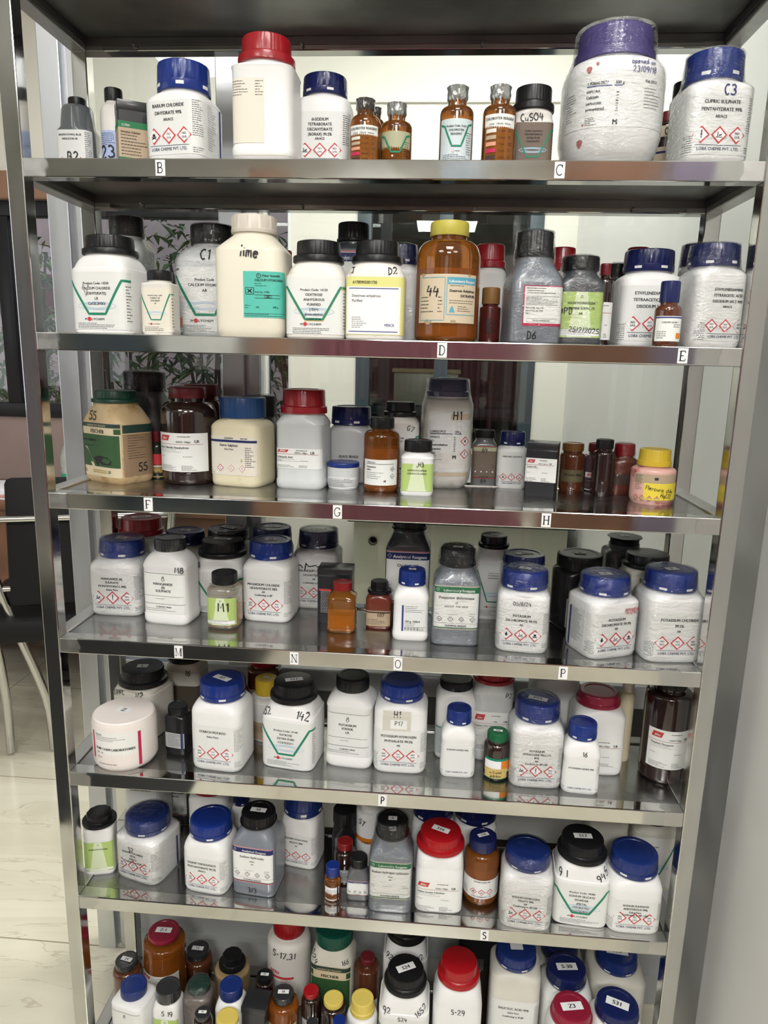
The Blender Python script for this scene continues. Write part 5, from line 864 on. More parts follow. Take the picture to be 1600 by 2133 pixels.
    {'kind': 'glass_bottle', 'g': [0.0924, 0.044, 0.088, 0.088, 0.108, 0.1391, 0.1573, 0.0265, 0, 1.3265], 'shape': 'round_big', 'body': 'amber', 'cap': 'glass_lid', 'capm': 'yellow3', 'label': 'large amber glass bottle with yellow screw cap and worn label marked 44', 'group': 'amber and dark glass bottles', 'lab': ['lab44', [], {}], 'hand': [['44', -0.22, 0.6, 0.012580000000000001, -4, 'ink']], 'liq': 0.86},
    {'kind': 'reagent_bottle', 'g': [0.1548, 0.1423, 0.0485, 0.0446, 0.1002, 0.1112, 0.1441, 0.0234, 0, 1.3265], 'shape': 'loba', 'body': 'white', 'cap': 'merck', 'capm': 'red', 'label': 'white bottle with red cap behind the big amber bottle', 'group': 'white bottles with red caps'},
    {'kind': 'glass_bottle', 'g': [0.1548, 0.0753, 0.0307, 0.0307, 0.0495, 0.0547, 0.0768, 0.0127, 0, 1.3265], 'shape': 'round', 'body': 'darkred', 'cap': 'plain', 'capm': 'woodbrown', 'label': 'small dark red bottle with wooden-brown stopper cap marked D4', 'group': 'small dark reagent bottles', 'hand': [['D4', 0, 0.6, 0.00888, 0, 'ink'], ['83', 0, 0.4, 0.00888, 0, 'ink']]},
    {'kind': 'reagent_bottle', 'g': [0.2076, 0.0366, 0.0697, 0.0641, 0.0796, 0.1124, 0.1448, 0.0259, 8, 1.3265], 'shape': 'thomas', 'body': 'grey', 'cap': 'tb', 'capm': 'black', 'label': 'grey film-wrapped bottle with black cap, white pink-edged label and D6 written below', 'group': 'grey square bottles with black caps', 'lab': ['d6', [], {}], 'hand': [['D6', -0.08, 0.13, 0.00962, 0, 'ink']], 'wrap': 1},
    {'kind': 'reagent_bottle', 'g': [0.2621, 0.1447, 0.0427, 0.0393, 0.097, 0.1087, 0.1416, 0.0201, 0, 1.3265], 'shape': 'loba', 'body': 'white', 'cap': 'merck', 'capm': 'red', 'label': 'red capped bottle behind, between the D6 bottle and the DPD bottle', 'group': 'white bottles with red caps'},
    {'kind': 'reagent_bottle', 'g': [0.2744, 0.0628, 0.0608, 0.056, 0.0812, 0.0998, 0.1179, 0.0252, 0, 1.3265], 'shape': 'thomas', 'body': 'darkgrey', 'cap': 'plain', 'capm': 'black', 'label': 'dark grey wrapped bottle with lime green label marked DPD', 'group': 'grey square bottles with black caps', 'lab': ['clargreen', ['N,N DIETHYLPHENYLENE', 'DIAMINE SULPHATE', 'AR'], {}], 'hand': [['DPD', -0.33, 0.55, 0.00888, 0, 'ink'], ['25/2/2025', 0.1, 0.24, 0.006659999999999999, -4, 'ink']], 'wrap': 1},
    {'kind': 'glass_bottle', 'g': [0.3135, 0.0831, 0.0263, 0.0263, 0.0854, 0.0973, 0.1126, 0.0074, 0, 1.3265], 'shape': 'round', 'body': 'darkglass', 'cap': 'plain', 'capm': 'maroon', 'label': 'black bottle with maroon cap and red-white label right of the DPD bottle', 'group': 'small dark reagent bottles', 'lab': ['himedia', [], {}]},
    {'kind': 'reagent_bottle', 'g': [0.348, 0.1644, 0.0319, 0.0294, 0.0928, 0.1045, 0.123, 0.0116, 0, 1.3265], 'shape': 'facet', 'body': 'darkgrey', 'cap': 'plain', 'capm': 'black', 'label': 'dark wrapped bottle between the maroon capped one and the first disodium salt bottle', 'lab': ['plain', {'bg': 'grey', 'z': [0.1, 0.7], 'w': 0.9, 'lines': [], 'fine': [[-0.4, 0.4, 0.15, 0.65]]}], 'wrap': 1},
    {'kind': 'reagent_bottle', 'g': [0.3787, 0.11, 0.0846, 0.0779, 0.0917, 0.1045, 0.1339, 0.0351, 0, 1.3265], 'shape': 'loba', 'body': 'white', 'cap': 'loba', 'capm': 'navy', 'label': 'white navy-capped disodium salt bottle with a small brown vial in front of it', 'group': 'white reagent bottles with slotted blue caps', 'lab': ['loba', ['ETHYLENEDIAMINE', 'TETRAACETIC ACID', 'DISODIUM SALT'], {'c': [1, 1, 1], 'top': 0.72}]},
    {'kind': 'reagent_bottle', 'g': [0.3769, 0.1669, 0.0376, 0.0346, 0.1015, 0.1148, 0.1467, 0.0174, 0, 1.3265], 'shape': 'loba', 'body': 'white', 'cap': 'merck', 'capm': 'red', 'label': 'red capped bottle hidden behind the left disodium salt bottle', 'group': 'white bottles with red caps'},
    {'kind': 'glass_bottle', 'g': [0.3849, 0.0172, 0.0343, 0.0343, 0.0446, 0.0568, 0.0832, 0.0124, 0, 1.3265], 'shape': 'round', 'body': 'amberdark', 'cap': 'plain', 'capm': 'navy', 'label': 'small brown vial with navy wrapped cap standing in front of the left disodium salt bottle', 'group': 'amber and dark glass bottles', 'lab': ['lobasm', [], {}]},
    {'kind': 'reagent_bottle', 'g': [0.4436, 0.0379, 0.0702, 0.0646, 0.0909, 0.1031, 0.1315, 0.0319, 10, 1.3265], 'shape': 'loba', 'body': 'white', 'cap': 'loba', 'capm': 'navy', 'label': 'white bottle with navy cap labelled disodium salt 99% at the right end beside the post', 'group': 'white reagent bottles with slotted blue caps', 'lab': ['loba', ['ETHYLENEDIAMINE', 'TETRAACETIC ACID', 'DISODIUM SALT 99%', 'AR/ACS'], {'c': [1, 1, 1], 'top': 0.72, 'off': 0.12}], 'wrap': 1},
    {'kind': 'reagent_bottle', 'g': [0.4535, 0.1393, 0.0419, 0.0386, 0.1048, 0.1174, 0.1476, 0.0218, 0, 1.3265], 'shape': 'loba', 'body': 'white', 'cap': 'loba', 'capm': 'purpledark', 'label': 'film-wrapped bottle with dark purple cap behind the right end disodium salt bottle', 'group': 'white reagent bottles with slotted blue caps', 'wrap': 1},
    {'kind': 'reagent_bottle', 'g': [-0.4369, 0.147, 0.0978, 0.0763, 0.099, 0.1276, 0.1466, 0.0379, -28, 1.0951], 'shape': 'facet2', 'body': 'beige', 'cap': 'flange', 'capm': 'dgreen', 'label': 'beige square bottle with dark green cap and torn green label marked 55, ferrous sulphate', 'lab': ['fischer', ['Ferrous Sulphate'], {'dirty': 1}], 'hand': [['55', -0.1, 0.84, 0.013319999999999999, -3, 'ink']]},
    {'kind': 'reagent_bottle', 'g': [-0.4265, 0.2397, 0.0697, 0.0642, 0.1138, 0.1423, 0.1752, 0.0353, 0, 1.0951], 'shape': 'loba', 'body': 'greydk', 'cap': 'plain', 'capm': 'black', 'label': 'grey bottle with wide black cap behind the beige ferrous sulphate bottle', 'lab': ['plain', {'bg': 'white', 'z': [0.1, 0.6], 'w': 0.8, 'lines': [], 'fine': [[-0.3, 0.3, 0.2, 0.5]]}], 'wrap': 1},
    {'kind': 'glass_bottle', 'g': [-0.3824, 0.1737, 0.0263, 0.0263, 0.0466, 0.0626, 0.0789, 0.0101, 0, 1.0951], 'shape': 'round', 'body': 'darkgreen', 'cap': 'plain', 'capm': 'maroon', 'label': 'small dye bottle with maroon cap and red-yellow label behind the dark brown bottle', 'group': 'small dark reagent bottles', 'lab': ['fuch', [], {}]},
    {'kind': 'glass_bottle', 'g': [-0.3196, 0.154, 0.0891, 0.0891, 0.1101, 0.1377, 0.1547, 0.0296, 0, 1.0951], 'shape': 'round_big', 'body': 'darkglass', 'cap': 'glass_lid', 'capm': 'maroon', 'label': 'dark brown glass bottle with maroon lid and broad white label, ferric chloride', 'group': 'small dark reagent bottles', 'lab': ['himedia', ['Ferric Chloride Hexahydrate'], {'z': [0.2, 0.76], 'code': '034276 / 500gm'}]},
    {'kind': 'glass_bottle', 'g': [-0.324, 0.2335, 0.0686, 0.0686, 0.1175, 0.1368, 0.1562, 0.0287, 0, 1.0951], 'shape': 'round_big', 'body': 'amberdark', 'cap': 'glass_lid', 'capm': 'maroon', 'label': 'amber bottle with maroon lid behind the ferric chloride bottle', 'group': 'amber and dark glass bottles'},
    {'kind': 'reagent_bottle', 'g': [-0.2287, 0.1544, 0.0871, 0.0801, 0.0941, 0.1092, 0.1411, 0.037, -12, 1.0951], 'shape': 'loba', 'body': 'cream', 'cap': 'plain', 'capm': 'sblue', 'label': 'cream square bottle with steel blue cap labelled ferric sulphate', 'lab': ['ferric', [], {}]},
    {'kind': 'reagent_bottle', 'g': [-0.2166, 0.2297, 0.0575, 0.0529, 0.0877, 0.1056, 0.1401, 0.0245, 0, 1.0951], 'shape': 'loba', 'body': 'greydk', 'cap': 'plain', 'capm': 'black', 'label': 'dark bottle with black cap behind the cream ferric sulphate bottle', 'wrap': 1},
    {'kind': 'reagent_bottle', 'g': [-0.1286, 0.153, 0.0787, 0.0724, 0.1024, 0.1196, 0.1564, 0.0371, -5, 1.0951], 'shape': 'facet', 'body': 'greywhite', 'cap': 'merck', 'capm': 'red', 'label': 'translucent white bottle with red cap labelled L-glutamic acid', 'group': 'white bottles with red caps', 'lab': ['himedia', ['L-Glutamic Acid'], {'z': [0.32, 0.63], 'code': '034276 / 100gm', 'small': 1}]},
    {'kind': 'reagent_bottle', 'g': [-0.06, 0.2213, 0.0724, 0.0666, 0.082, 0.0974, 0.1272, 0.0339, 0, 1.0951], 'shape': 'loba', 'body': 'greywhite', 'cap': 'loba', 'capm': 'navy', 'label': 'translucent white bottle with blue cap printed glass beads', 'group': 'white reagent bottles with slotted blue caps', 'lab': ['plain', {'bg': None, 'lines': [['GLASS BEADS', 0.0, 0.53, 0.006, 'ink']], 'fine': []}]},
    {'kind': 'jar', 'g': [-0.0634, 0.1489, 0.0517, 0.0517, 0.0374, 0.0356, 0.0423, 0.0261, 0, 1.0951], 'shape': 'round_jar', 'body': 'greywhite', 'cap': 'lid', 'capm': 'blue', 'label': 'small low jar with flat blue lid in front of the glass beads bottle', 'lab': ['plain', {'bg': 'white', 'z': [0.08, 0.72], 'w': 1.0, 'lines': [], 'fine': [[-0.45, 0.45, 0.15, 0.65]]}]},
    {'kind': 'glass_bottle', 'g': [-0.0009, 0.1394, 0.0577, 0.0577, 0.0842, 0.1, 0.1164, 0.019, 0, 1.0951], 'shape': 'round', 'body': 'amber', 'cap': 'plain', 'capm': 'black', 'label': 'amber bottle with black cap and white hazard label, left of the H3 bottle', 'group': 'amber and dark glass bottles', 'lab': ['merckamber', [], {}], 'liq': 0.8},
    {'kind': 'reagent_bottle', 'g': [0.0242, 0.1985, 0.0643, 0.0592, 0.1045, 0.1152, 0.1386, 0.0279, 0, 1.0951], 'shape': 'moly', 'body': 'white_dirty', 'cap': 'flange', 'capm': 'black', 'label': 'white bottle with black flanged cap marked G7 behind the amber hazard bottle', 'group': 'angular bottles with black flanged caps', 'lab': ['moly', ['Code: 14685', 'PLASTIC'], {}], 'hand': [['G7', 0.3, 0.84, 0.00814, -20, 'ink']]},
    {'kind': 'reagent_bottle', 'g': [0.0575, 0.1212, 0.0513, 0.0472, 0.0579, 0.0678, 0.0846, 0.0217, 0, 1.0951], 'shape': 'facet', 'body': 'white', 'cap': 'plain', 'capm': 'black', 'label': 'small white bottle with black cap and pale green label marked H3', 'lab': ['clargreen', ['HYDROXYLAMINE', 'HYDROCHLORIDE', 'LR'], {}], 'hand': [['H3', 0.12, 0.72, 0.006659999999999999, 0, 'ink']]},
    {'kind': 'reagent_bottle', 'g': [0.1014, 0.2033, 0.0807, 0.0742, 0.1318, 0.1499, 0.177, 0.0352, 6, 1.0951], 'shape': 'bigmerck2', 'body': 'white_dirty', 'cap': 'merck', 'capm': 'purpledark', 'label': 'tall film-wrapped white bottle with purple cap marked H1', 'lab': ['merck2', [], {}], 'hand': [['H1', 0.16, 0.8, 0.013319999999999999, 0, 'ink']], 'wrap': 1},
    {'kind': 'reagent_bottle', 'g': [0.1665, 0.2217, 0.0403, 0.0371, 0.0692, 0.0821, 0.0943, 0.017, 0, 1.0951], 'shape': 'thomas', 'body': 'greydk', 'cap': 'plain', 'capm': 'black', 'label': 'small wrapped grey bottle with brown label marked 64 twice', 'group': 'grey square bottles with black caps', 'lab': ['tb', ['Reagent'], {'band': 'olive', 'bg': 'brown'}], 'hand': [['64', 0, 0.76, 0.0074, 0, 'ink'], ['64', 0, 0.15, 0.0074, 0, 'ink']]},
    {'kind': 'reagent_bottle', 'g': [0.2126, 0.2176, 0.0503, 0.0463, 0.0622, 0.0719, 0.0934, 0.0213, 0, 1.0951], 'shape': 'loba', 'body': 'white', 'cap': 'loba', 'capm': 'navy', 'label': 'small white bottle with navy cap labelled mercuric sulphate', 'group': 'white reagent bottles with slotted blue caps', 'lab': ['loba', ['MERCURIC SULPHATE'], {'c': ['skull', '!', 'env'], 'top': 0.78}]},
    {'kind': 'carton', 'g': [0.2558, 0.1566, 0.0477, 0.0439, 0.088, 0.0879, 0.0833, 0.0228, -14, 1.0951], 'shape': 'box', 'body': 'blackcard', 'cap': None, 'capm': 'black', 'label': 'small black carton with white label standing between the mercuric sulphate bottle and the brown bottle', 'group': 'small black cartons', 'lab': ['himedia', ['Methylene Blue'], {'z': [0.27, 0.72], 'code': '034276 / 25gm AR', 'w': 1.0}]},
    {'kind': 'glass_bottle', 'g': [0.3106, 0.2037, 0.041, 0.041, 0.055, 0.0668, 0.0789, 0.0174, 0, 1.0951], 'shape': 'round', 'body': 'amberdark', 'cap': 'plain', 'capm': 'brownlid', 'label': 'brown glass bottle with brown cap and dark stained label, right of the black carton', 'group': 'amber and dark glass bottles', 'lab': ['plain', {'bg': 'dkolive', 'z': [0.3, 0.66], 'w': 1.0, 'lines': [['Bromo. Blue', 0, 0.48, 0.006, 'ink']], 'fine': []}]},
    {'kind': 'glass_bottle', 'g': [0.3539, 0.2113, 0.0475, 0.0475, 0.0519, 0.065, 0.0788, 0.0167, 0, 1.0951], 'shape': 'round', 'body': 'violetglass', 'cap': 'plain', 'capm': 'maroon', 'label': 'small bottle with dark red cap and white label, methyl orange', 'group': 'small dark reagent bottles', 'lab': ['himedia', ['Methyl Orange'], {'z': [0.05, 0.62], 'code': 'LR', 'small': 1}]},
    {'kind': 'glass_bottle', 'g': [0.353, 0.1671, 0.0343, 0.0343, 0.0647, 0.076, 0.09, 0.0138, 0, 1.0951], 'shape': 'round', 'body': 'darkglass', 'cap': 'plain', 'capm': 'black', 'label': 'black capped bottle hidden right behind the dark red capped methyl orange bottle', 'group': 'small dark reagent bottles'},
    {'kind': 'glass_bottle', 'g': [0.3929, 0.1986, 0.0422, 0.0388, 0.0506, 0.0625, 0.0809, 0.0161, 0, 1.0951], 'shape': 'loba', 'body': 'redbrown', 'cap': 'plain', 'capm': 'red', 'label': 'film-wrapped red bottle with red cap left of the yellow capped jar', 'group': 'small dark reagent bottles', 'lab': ['plain', {'bg': 'maroonlab', 'z': [0.32, 0.66], 'w': 0.95, 'lines': [], 'fine': []}], 'wrap': 1},
    {'kind': 'jar', 'g': [0.4198, 0.1249, 0.0658, 0.0658, 0.0491, 0.058, 0.0822, 0.0254, 0, 1.0951], 'shape': 'round_jar2', 'body': 'pinkish', 'cap': 'merck', 'capm': 'yellow', 'label': 'squat pink-stained jar with yellow cap and yellow label reading mercuric chloride HgCl2', 'lab': ['hgcl', [], {}], 'hand': [['Mercuric chlo', 0.05, 0.5, 0.0062900000000000005, -8, 'ink'], ['HgCl2', 0.2, 0.3, 0.0062900000000000005, -8, 'ink']]},
    {'kind': 'reagent_bottle', 'g': [-0.442, 0.1518, 0.091, 0.0837, 0.0817, 0.0988, 0.1262, 0.037, 0, 0.8678], 'shape': 'loba', 'body': 'white', 'cap': 'loba', 'capm': 'blue', 'label': 'white bottle with blue cap labelled manganese sulphate monohydrate, first on its shelf', 'group': 'white reagent bottles with slotted blue caps', 'lab': ['loba', ['MANGANESE (II)', 'SULPHATE', 'MONOHYDRATE 98%', 'Extra Pure'], {'c': ['env', '!', 1], 'top': 0.72}], 'toplab': ['M', 0], 'wrap': 1},
    {'kind': 'reagent_bottle', 'g': [-0.4407, 0.2312, 0.0805, 0.0741, 0.1011, 0.1166, 0.1453, 0.0388, 0, 0.8678], 'shape': 'loba', 'body': 'white', 'cap': 'merck', 'capm': 'red', 'label': 'white bottle with bright red cap behind the manganese sulphate monohydrate bottle', 'group': 'white bottles with red caps', 'toplab': ['M4', 0]},
    {'kind': 'reagent_bottle', 'g': [-0.3435, 0.1152, 0.0796, 0.0621, 0.0954, 0.1214, 0.1406, 0.0253, -6, 0.8678], 'shape': 'clar', 'body': 'white', 'cap': 'plain', 'capm': 'blackgrey', 'label': 'tall white angular bottle with grey-black cap marked M8, manganese (II) sulphate', 'lab': ['clar', ['MANGANESE', '(II)', 'SULPHATE'], {}], 'hand': [['M8', 0.36, 0.77, 0.00962, -5, 'ink']]},
    {'kind': 'reagent_bottle', 'g': [-0.3602, 0.2332, 0.0729, 0.0671, 0.09, 0.1019, 0.1236, 0.0349, 0, 0.8678], 'shape': 'loba', 'body': 'creamlight', 'cap': 'loba', 'capm': 'navy', 'label': 'bottle with navy cap behind, right of the M8 bottle', 'group': 'white reagent bottles with slotted blue caps', 'toplab': ['M', 0]},
    {'kind': 'reagent_bottle', 'g': [-0.2752, 0.1785, 0.0836, 0.0652, 0.078, 0.0986, 0.124, 0.0416, 0, 0.8678], 'shape': 'moly', 'body': 'white', 'cap': 'flange', 'capm': 'black', 'label': 'white bottle with black flanged cap and green V behind the small green label bottle M1', 'group': 'angular bottles with black flanged caps', 'lab': ['moly', ['Product', 'MANGANESE'], {'gold': 1}], 'hand': [['SS', -0.42, 0.86, 0.00814, 0, 'ink']], 'toplab': ['M10', 0]},
    {'kind': 'reagent_bottle', 'g': [-0.2828, 0.2398, 0.0723, 0.0564, 0.0946, 0.111, 0.1297, 0.0366, 0, 0.8678], 'shape': 'loba', 'body': 'greydk', 'cap': 'plain', 'capm': 'blackgrey', 'label': 'bottle with dull black cap behind, second row, middle of the manganese group', 'toplab': ['M12', 0]},
    {'kind': 'glass_bottle', 'g': [-0.2495, 0.101, 0.0531, 0.0531, 0.0616, 0.0727, 0.0899, 0.0208, 0, 0.8678], 'shape': 'round_sq', 'body': 'clearamber', 'cap': 'plain', 'capm': 'black', 'label': 'small clear bottle with orange powder, black cap and lime label marked M1', 'group': 'small dark reagent bottles', 'lab': ['clargreen', [], {}], 'hand': [['M1', 0.1, 0.62, 0.0148, 0, 'ink']]},
    {'kind': 'reagent_bottle', 'g': [-0.1848, 0.1541, 0.0831, 0.0765, 0.0888, 0.1062, 0.1338, 0.0361, -4, 0.8678], 'shape': 'loba', 'body': 'white', 'cap': 'loba', 'capm': 'blue', 'label': 'white bottle with blue cap labelled magnesium chloride hexahydrate, in the front row', 'group': 'white reagent bottles with slotted blue caps', 'lab': ['loba', ['MAGNESIUM CHLORIDE', 'HEXAHYDRATE 98%', 'AR', 'Confirming to BP'], {'c': [1, 1, 1], 'top': 0.66}], 'toplab': ['M', 0]},
    {'kind': 'reagent_bottle', 'g': [-0.1995, 0.2278, 0.0694, 0.0639, 0.0982, 0.1144, 0.1382, 0.0344, 0, 0.8678], 'shape': 'loba', 'body': 'white', 'cap': 'loba', 'capm': 'navy', 'label': 'bottle with blue cap directly behind the front magnesium chloride bottle', 'group': 'white reagent bottles with slotted blue caps', 'toplab': ['M1', 0]},
    {'kind': 'reagent_bottle', 'g': [-0.1165, 0.2274, 0.0806, 0.0741, 0.0947, 0.1078, 0.1372, 0.0347, 0, 0.8678], 'shape': 'loba', 'body': 'white', 'cap': 'loba', 'capm': 'navy', 'label': 'wrapped white bottle with navy cap and black scribble behind the tall black carton', 'group': 'white reagent bottles with slotted blue caps', 'lab': ['loba', ['MAGNESIUM CHLORIDE', 'HEXAHYDRATE', 'AR', 'Confirming to BP, USP'], {'c': [1, 1, 1], 'top': 0.66}], 'hand': [['~/~', -0.2, 0.72, 0.013319999999999999, 0, 'ink']], 'toplab': ['M6', 0], 'wrap': 1},
    {'kind': 'carton', 'g': [-0.073, 0.149, 0.0573, 0.0401, 0.104, 0.1061, 0.0925, 0.0241, 0, 0.8678], 'shape': 'box', 'body': 'blackcard', 'cap': None, 'capm': 'black', 'label': 'tall black carton behind the little red capped bottle', 'group': 'small black cartons', 'lab': ['plain', {'bg': None, 'lines': [], 'fine': [[-0.4, 0.0, 0.2, 0.6]], 'finecol': 'white', 'redbar': 1}]},
    {'kind': 'glass_bottle', 'g': [-0.0569, 0.107, 0.0464, 0.0427, 0.0566, 0.0684, 0.0805, 0.0156, 0, 0.8678], 'shape': 'facet', 'body': 'amber_y', 'cap': 'plain', 'capm': 'maroon2', 'label': 'small square amber bottle with dark red cap in front of the tall black carton', 'group': 'amber and dark glass bottles'},
    {'kind': 'glass_bottle', 'g': [0.0014, 0.1323, 0.0426, 0.0392, 0.047, 0.0578, 0.077, 0.0195, 0, 0.8678], 'shape': 'loba', 'body': 'redbrown', 'cap': 'hex', 'capm': 'black', 'label': 'small reddish brown bottle with black flanged cap and brown label', 'group': 'small dark reagent bottles', 'lab': ['plain', {'bg': 'tan', 'z': [0.1, 0.66], 'w': 0.92, 'lines': [['107', 0.1, 0.45, 0.009, 'ink']], 'fine': [[-0.4, 0.3, 0.15, 0.35]], 'band': ['darkbrown', 0.58, 0.63]}]},
    {'kind': 'reagent_bottle', 'g': [0.0457, 0.1832, 0.0752, 0.0691, 0.126, 0.1559, 0.1811, 0.0296, 0, 0.8678], 'shape': 'thomas', 'body': 'darkgrey', 'cap': 'tb', 'capm': 'black', 'label': 'tall dark grey bottle with analytical reagent label, oxalic acid', 'group': 'grey square bottles with black caps', 'lab': ['tb', ['Analytical Reagent', 'Oxalic acid', 'AR'], {'band': 'navy', 'small': 1}]},
    {'kind': 'reagent_bottle', 'g': [0.0558, 0.0952, 0.0574, 0.0528, 0.0664, 0.088, 0.1107, 0.0217, 0, 0.8678], 'shape': 'clar', 'body': 'white', 'cap': 'loba', 'capm': 'blue', 'label': 'smaller white bottle with blue cap and barcode in front of the oxalic acid bottle', 'group': 'white reagent bottles with slotted blue caps', 'lab': ['g250', [], {}], 'toplab': ['O', 0]},
    {'kind': 'reagent_bottle', 'g': [0.1259, 0.0921, 0.0721, 0.0663, 0.0988, 0.1239, 0.1512, 0.029, 0, 0.8678], 'shape': 'thomas', 'body': 'grey', 'cap': 'tb', 'capm': 'black', 'label': 'grey bottle with black cap and green banded label reading potassium dichromate', 'group': 'grey square bottles with black caps', 'lab': ['tb', ['Laboratory Reagent', 'Potassium dichromate', 'LR', 'K2Cr2O7   M.W. 294.19'], {'band': 'green'}], 'toplab': ['P', 0], 'wrap': 1},
    {'kind': 'reagent_bottle', 'g': [0.1905, 0.2085, 0.0572, 0.0527, 0.1067, 0.1244, 0.1446, 0.0264, 0, 0.8678], 'shape': 'moly', 'body': 'white', 'cap': 'flange', 'capm': 'black', 'label': 'white bottle with black flanged cap behind and right of the grey dichromate bottle', 'group': 'angular bottles with black flanged caps', 'lab': ['moly', ['Product Code', 'POTASSIUM', 'CHROMATE'], {}], 'toplab': ['P', 0]},
    {'kind': 'reagent_bottle', 'g': [0.2362, 0.1529, 0.0713, 0.0656, 0.1023, 0.1117, 0.1284, 0.0343, 0, 0.8678], 'shape': 'loba', 'body': 'white', 'cap': 'loba', 'capm': 'navy', 'label': 'bottle with navy cap right behind the first blue capped dichromate bottle', 'group': 'white reagent bottles with slotted blue caps', 'toplab': ['P6', 0]},
    {'kind': 'reagent_bottle', 'g': [0.2295, 0.0793, 0.0789, 0.0726, 0.0853, 0.0983, 0.1252, 0.0357, -6, 0.8678], 'shape': 'loba', 'body': 'white', 'cap': 'loba', 'capm': 'blue', 'label': 'white bottle with blue cap dated 05/8/24, potassium dichromate 99.9%', 'group': 'white reagent bottles with slotted blue caps', 'lab': ['loba', ['POTASSIUM', 'DICHROMATE 99.9%', 'AR'], {'c': ['flame', 'env', 'skull'], 'top': 0.62}], 'hand': [['05/8/24', -0.02, 0.8, 0.00592, 0, 'ink']], 'toplab': ['P', 0], 'wrap': 1},
    {'kind': 'reagent_bottle', 'g': [0.3305, 0.1762, 0.0733, 0.0674, 0.0946, 0.1059, 0.1269, 0.0368, 18, 0.8678], 'shape': 'loba', 'body': 'blackplastic', 'cap': 'plain', 'capm': 'black', 'label': 'black bottle with wide black cap and white side label', 'lab': ['plain', {'bg': 'greypaper', 'z': [0.1, 0.62], 'w': 0.9, 'lines': [], 'fine': [[-0.4, 0.4, 0.25, 0.58]]}], 'toplab': ['P', 0]},
    {'kind': 'reagent_bottle', 'g': [0.4146, 0.2284, 0.0677, 0.0623, 0.1185, 0.1296, 0.1468, 0.0285, 0, 0.8678], 'shape': 'loba', 'body': 'greydk', 'cap': 'flare', 'capm': 'black', 'label': 'dark grey bottle with flared black cap at the back right of its shelf', 'toplab': ['P', 0]},
    {'kind': 'reagent_bottle', 'g': [0.4354, 0.1617, 0.0762, 0.0701, 0.1018, 0.1158, 0.1361, 0.0396, 0, 0.8678], 'shape': 'moly', 'body': 'creamlight', 'cap': 'flange', 'capm': 'black', 'label': 'jar with broad black flanged cap marked 104 behind the right end bottles', 'group': 'angular bottles with black flanged caps', 'hand': [['104', -0.15, 0.83, 0.00962, -6, 'ink']]},
    {'kind': 'reagent_bottle', 'g': [0.351, 0.0792, 0.0864, 0.0795, 0.0844, 0.0951, 0.1221, 0.0373, 22, 0.8678], 'shape': 'loba', 'body': 'white', 'cap': 'loba', 'capm': 'blue', 'label': 'wrapped white bottle with blue cap, red handwriting 14/09, turned to show its left side', 'group': 'white reagent bottles with slotted blue caps', 'lab': ['loba', ['POTASSIUM', 'DICHROMATE 99.9%', 'AR'], {'c': ['flame', 'env', 'skull'], 'top': 0.66, 'bar': -1, 'side': -1}], 'hand': [['opened on', 0.28, 0.82, 0.00518, 0, 'inkred'], ['14/09/25', 0.3, 0.76, 0.00592, 0, 'inkred']], 'toplab': ['P', 0], 'wrap': 1},
    {'kind': 'reagent_bottle', 'g': [0.4465, 0.0747, 0.0865, 0.0796, 0.0945, 0.1082, 0.1356, 0.0379, 6, 0.8678], 'shape': 'loba', 'body': 'white', 'cap': 'loba', 'capm': 'blue', 'label': 'white bottle with blue cap labelled potassium chloride, last on the right of its shelf', 'group': 'white reagent bottles with slotted blue caps', 'lab': ['loba', ['POTASSIUM CHLORIDE', '99.5%', 'AR'], {'c': [1, 1, 1], 'top': 0.64, 'off': 0.05}], 'toplab': ['P', 0], 'wrap': 1},
    {'kind': 'jar', 'g': [-0.4101, 0.0563, 0.102, 0.102, 0.0825, 0.0774, 0.0832, 0.0485, 18, 0.6426], 'shape': 'round_jar', 'body': 'jarwhite', 'cap': 'jarlid', 'capm': 'jarwhite', 'label': 'large round white jar with flat white lid and a red striped label, left front corner', 'lab': ['purechem', [], {}], 'toplab': ['Z', 0]},
    {'kind': 'reagent_bottle', 'g': [-0.4184, 0.1555, 0.0841, 0.0749, 0.0824, 0.0929, 0.1189, 0.0425, -16, 0.6396], 'shape': 'moly', 'body': 'creamlight', 'cap': 'flange', 'capm': 'black', 'label': 'bottle with black flanged cap and scribbles right behind the big white jar', 'group': 'angular bottles with black flanged caps', 'lab': ['plain', {'bg': 'yellowbrown', 'z': [0.05, 0.7], 'w': 1.0, 'lines': [], 'fine': []}], 'hand': [['10/PPC', -0.3, 0.87, 0.00814, 10, 'ink'], ['N2', 0.25, 0.9, 0.01036, 0, 'ink']], 'toplab': ['L', 0]},
    {'kind': 'reagent_bottle', 'g': [-0.3689, 0.2357, 0.0697, 0.0635, 0.0868, 0.1032, 0.1198, 0.0331, 0, 0.6396], 'shape': 'moly', 'body': 'creamlight', 'cap': 'flange', 'capm': 'black', 'label': 'jar with black lid marked 16 in the dark behind the small black bottle', 'group': 'angular bottles with black flanged caps', 'lab': ['plain', {'bg': 'dkbrown', 'z': [0.05, 0.7], 'w': 1.0, 'lines': [], 'fine': []}], 'hand': [['16', 0.2, 0.84, 0.00962, 0, 'ink']]},
    {'kind': 'reagent_bottle', 'g': [-0.3313, 0.0907, 0.0384, 0.0353, 0.0648, 0.0733, 0.0837, 0.0171, -10, 0.6396], 'shape': 'loba', 'body': 'blackplastic', 'cap': 'plain', 'capm': 'black', 'label': 'small black bottle with white side label between the big white jar and the starch bottle', 'lab': ['plain', {'bg': 'greypaper', 'z': [0.2, 0.62], 'w': 0.9, 'lines': [], 'fine': [[-0.3, 0.4, 0.25, 0.58]], 'bar': 'navy'}]},
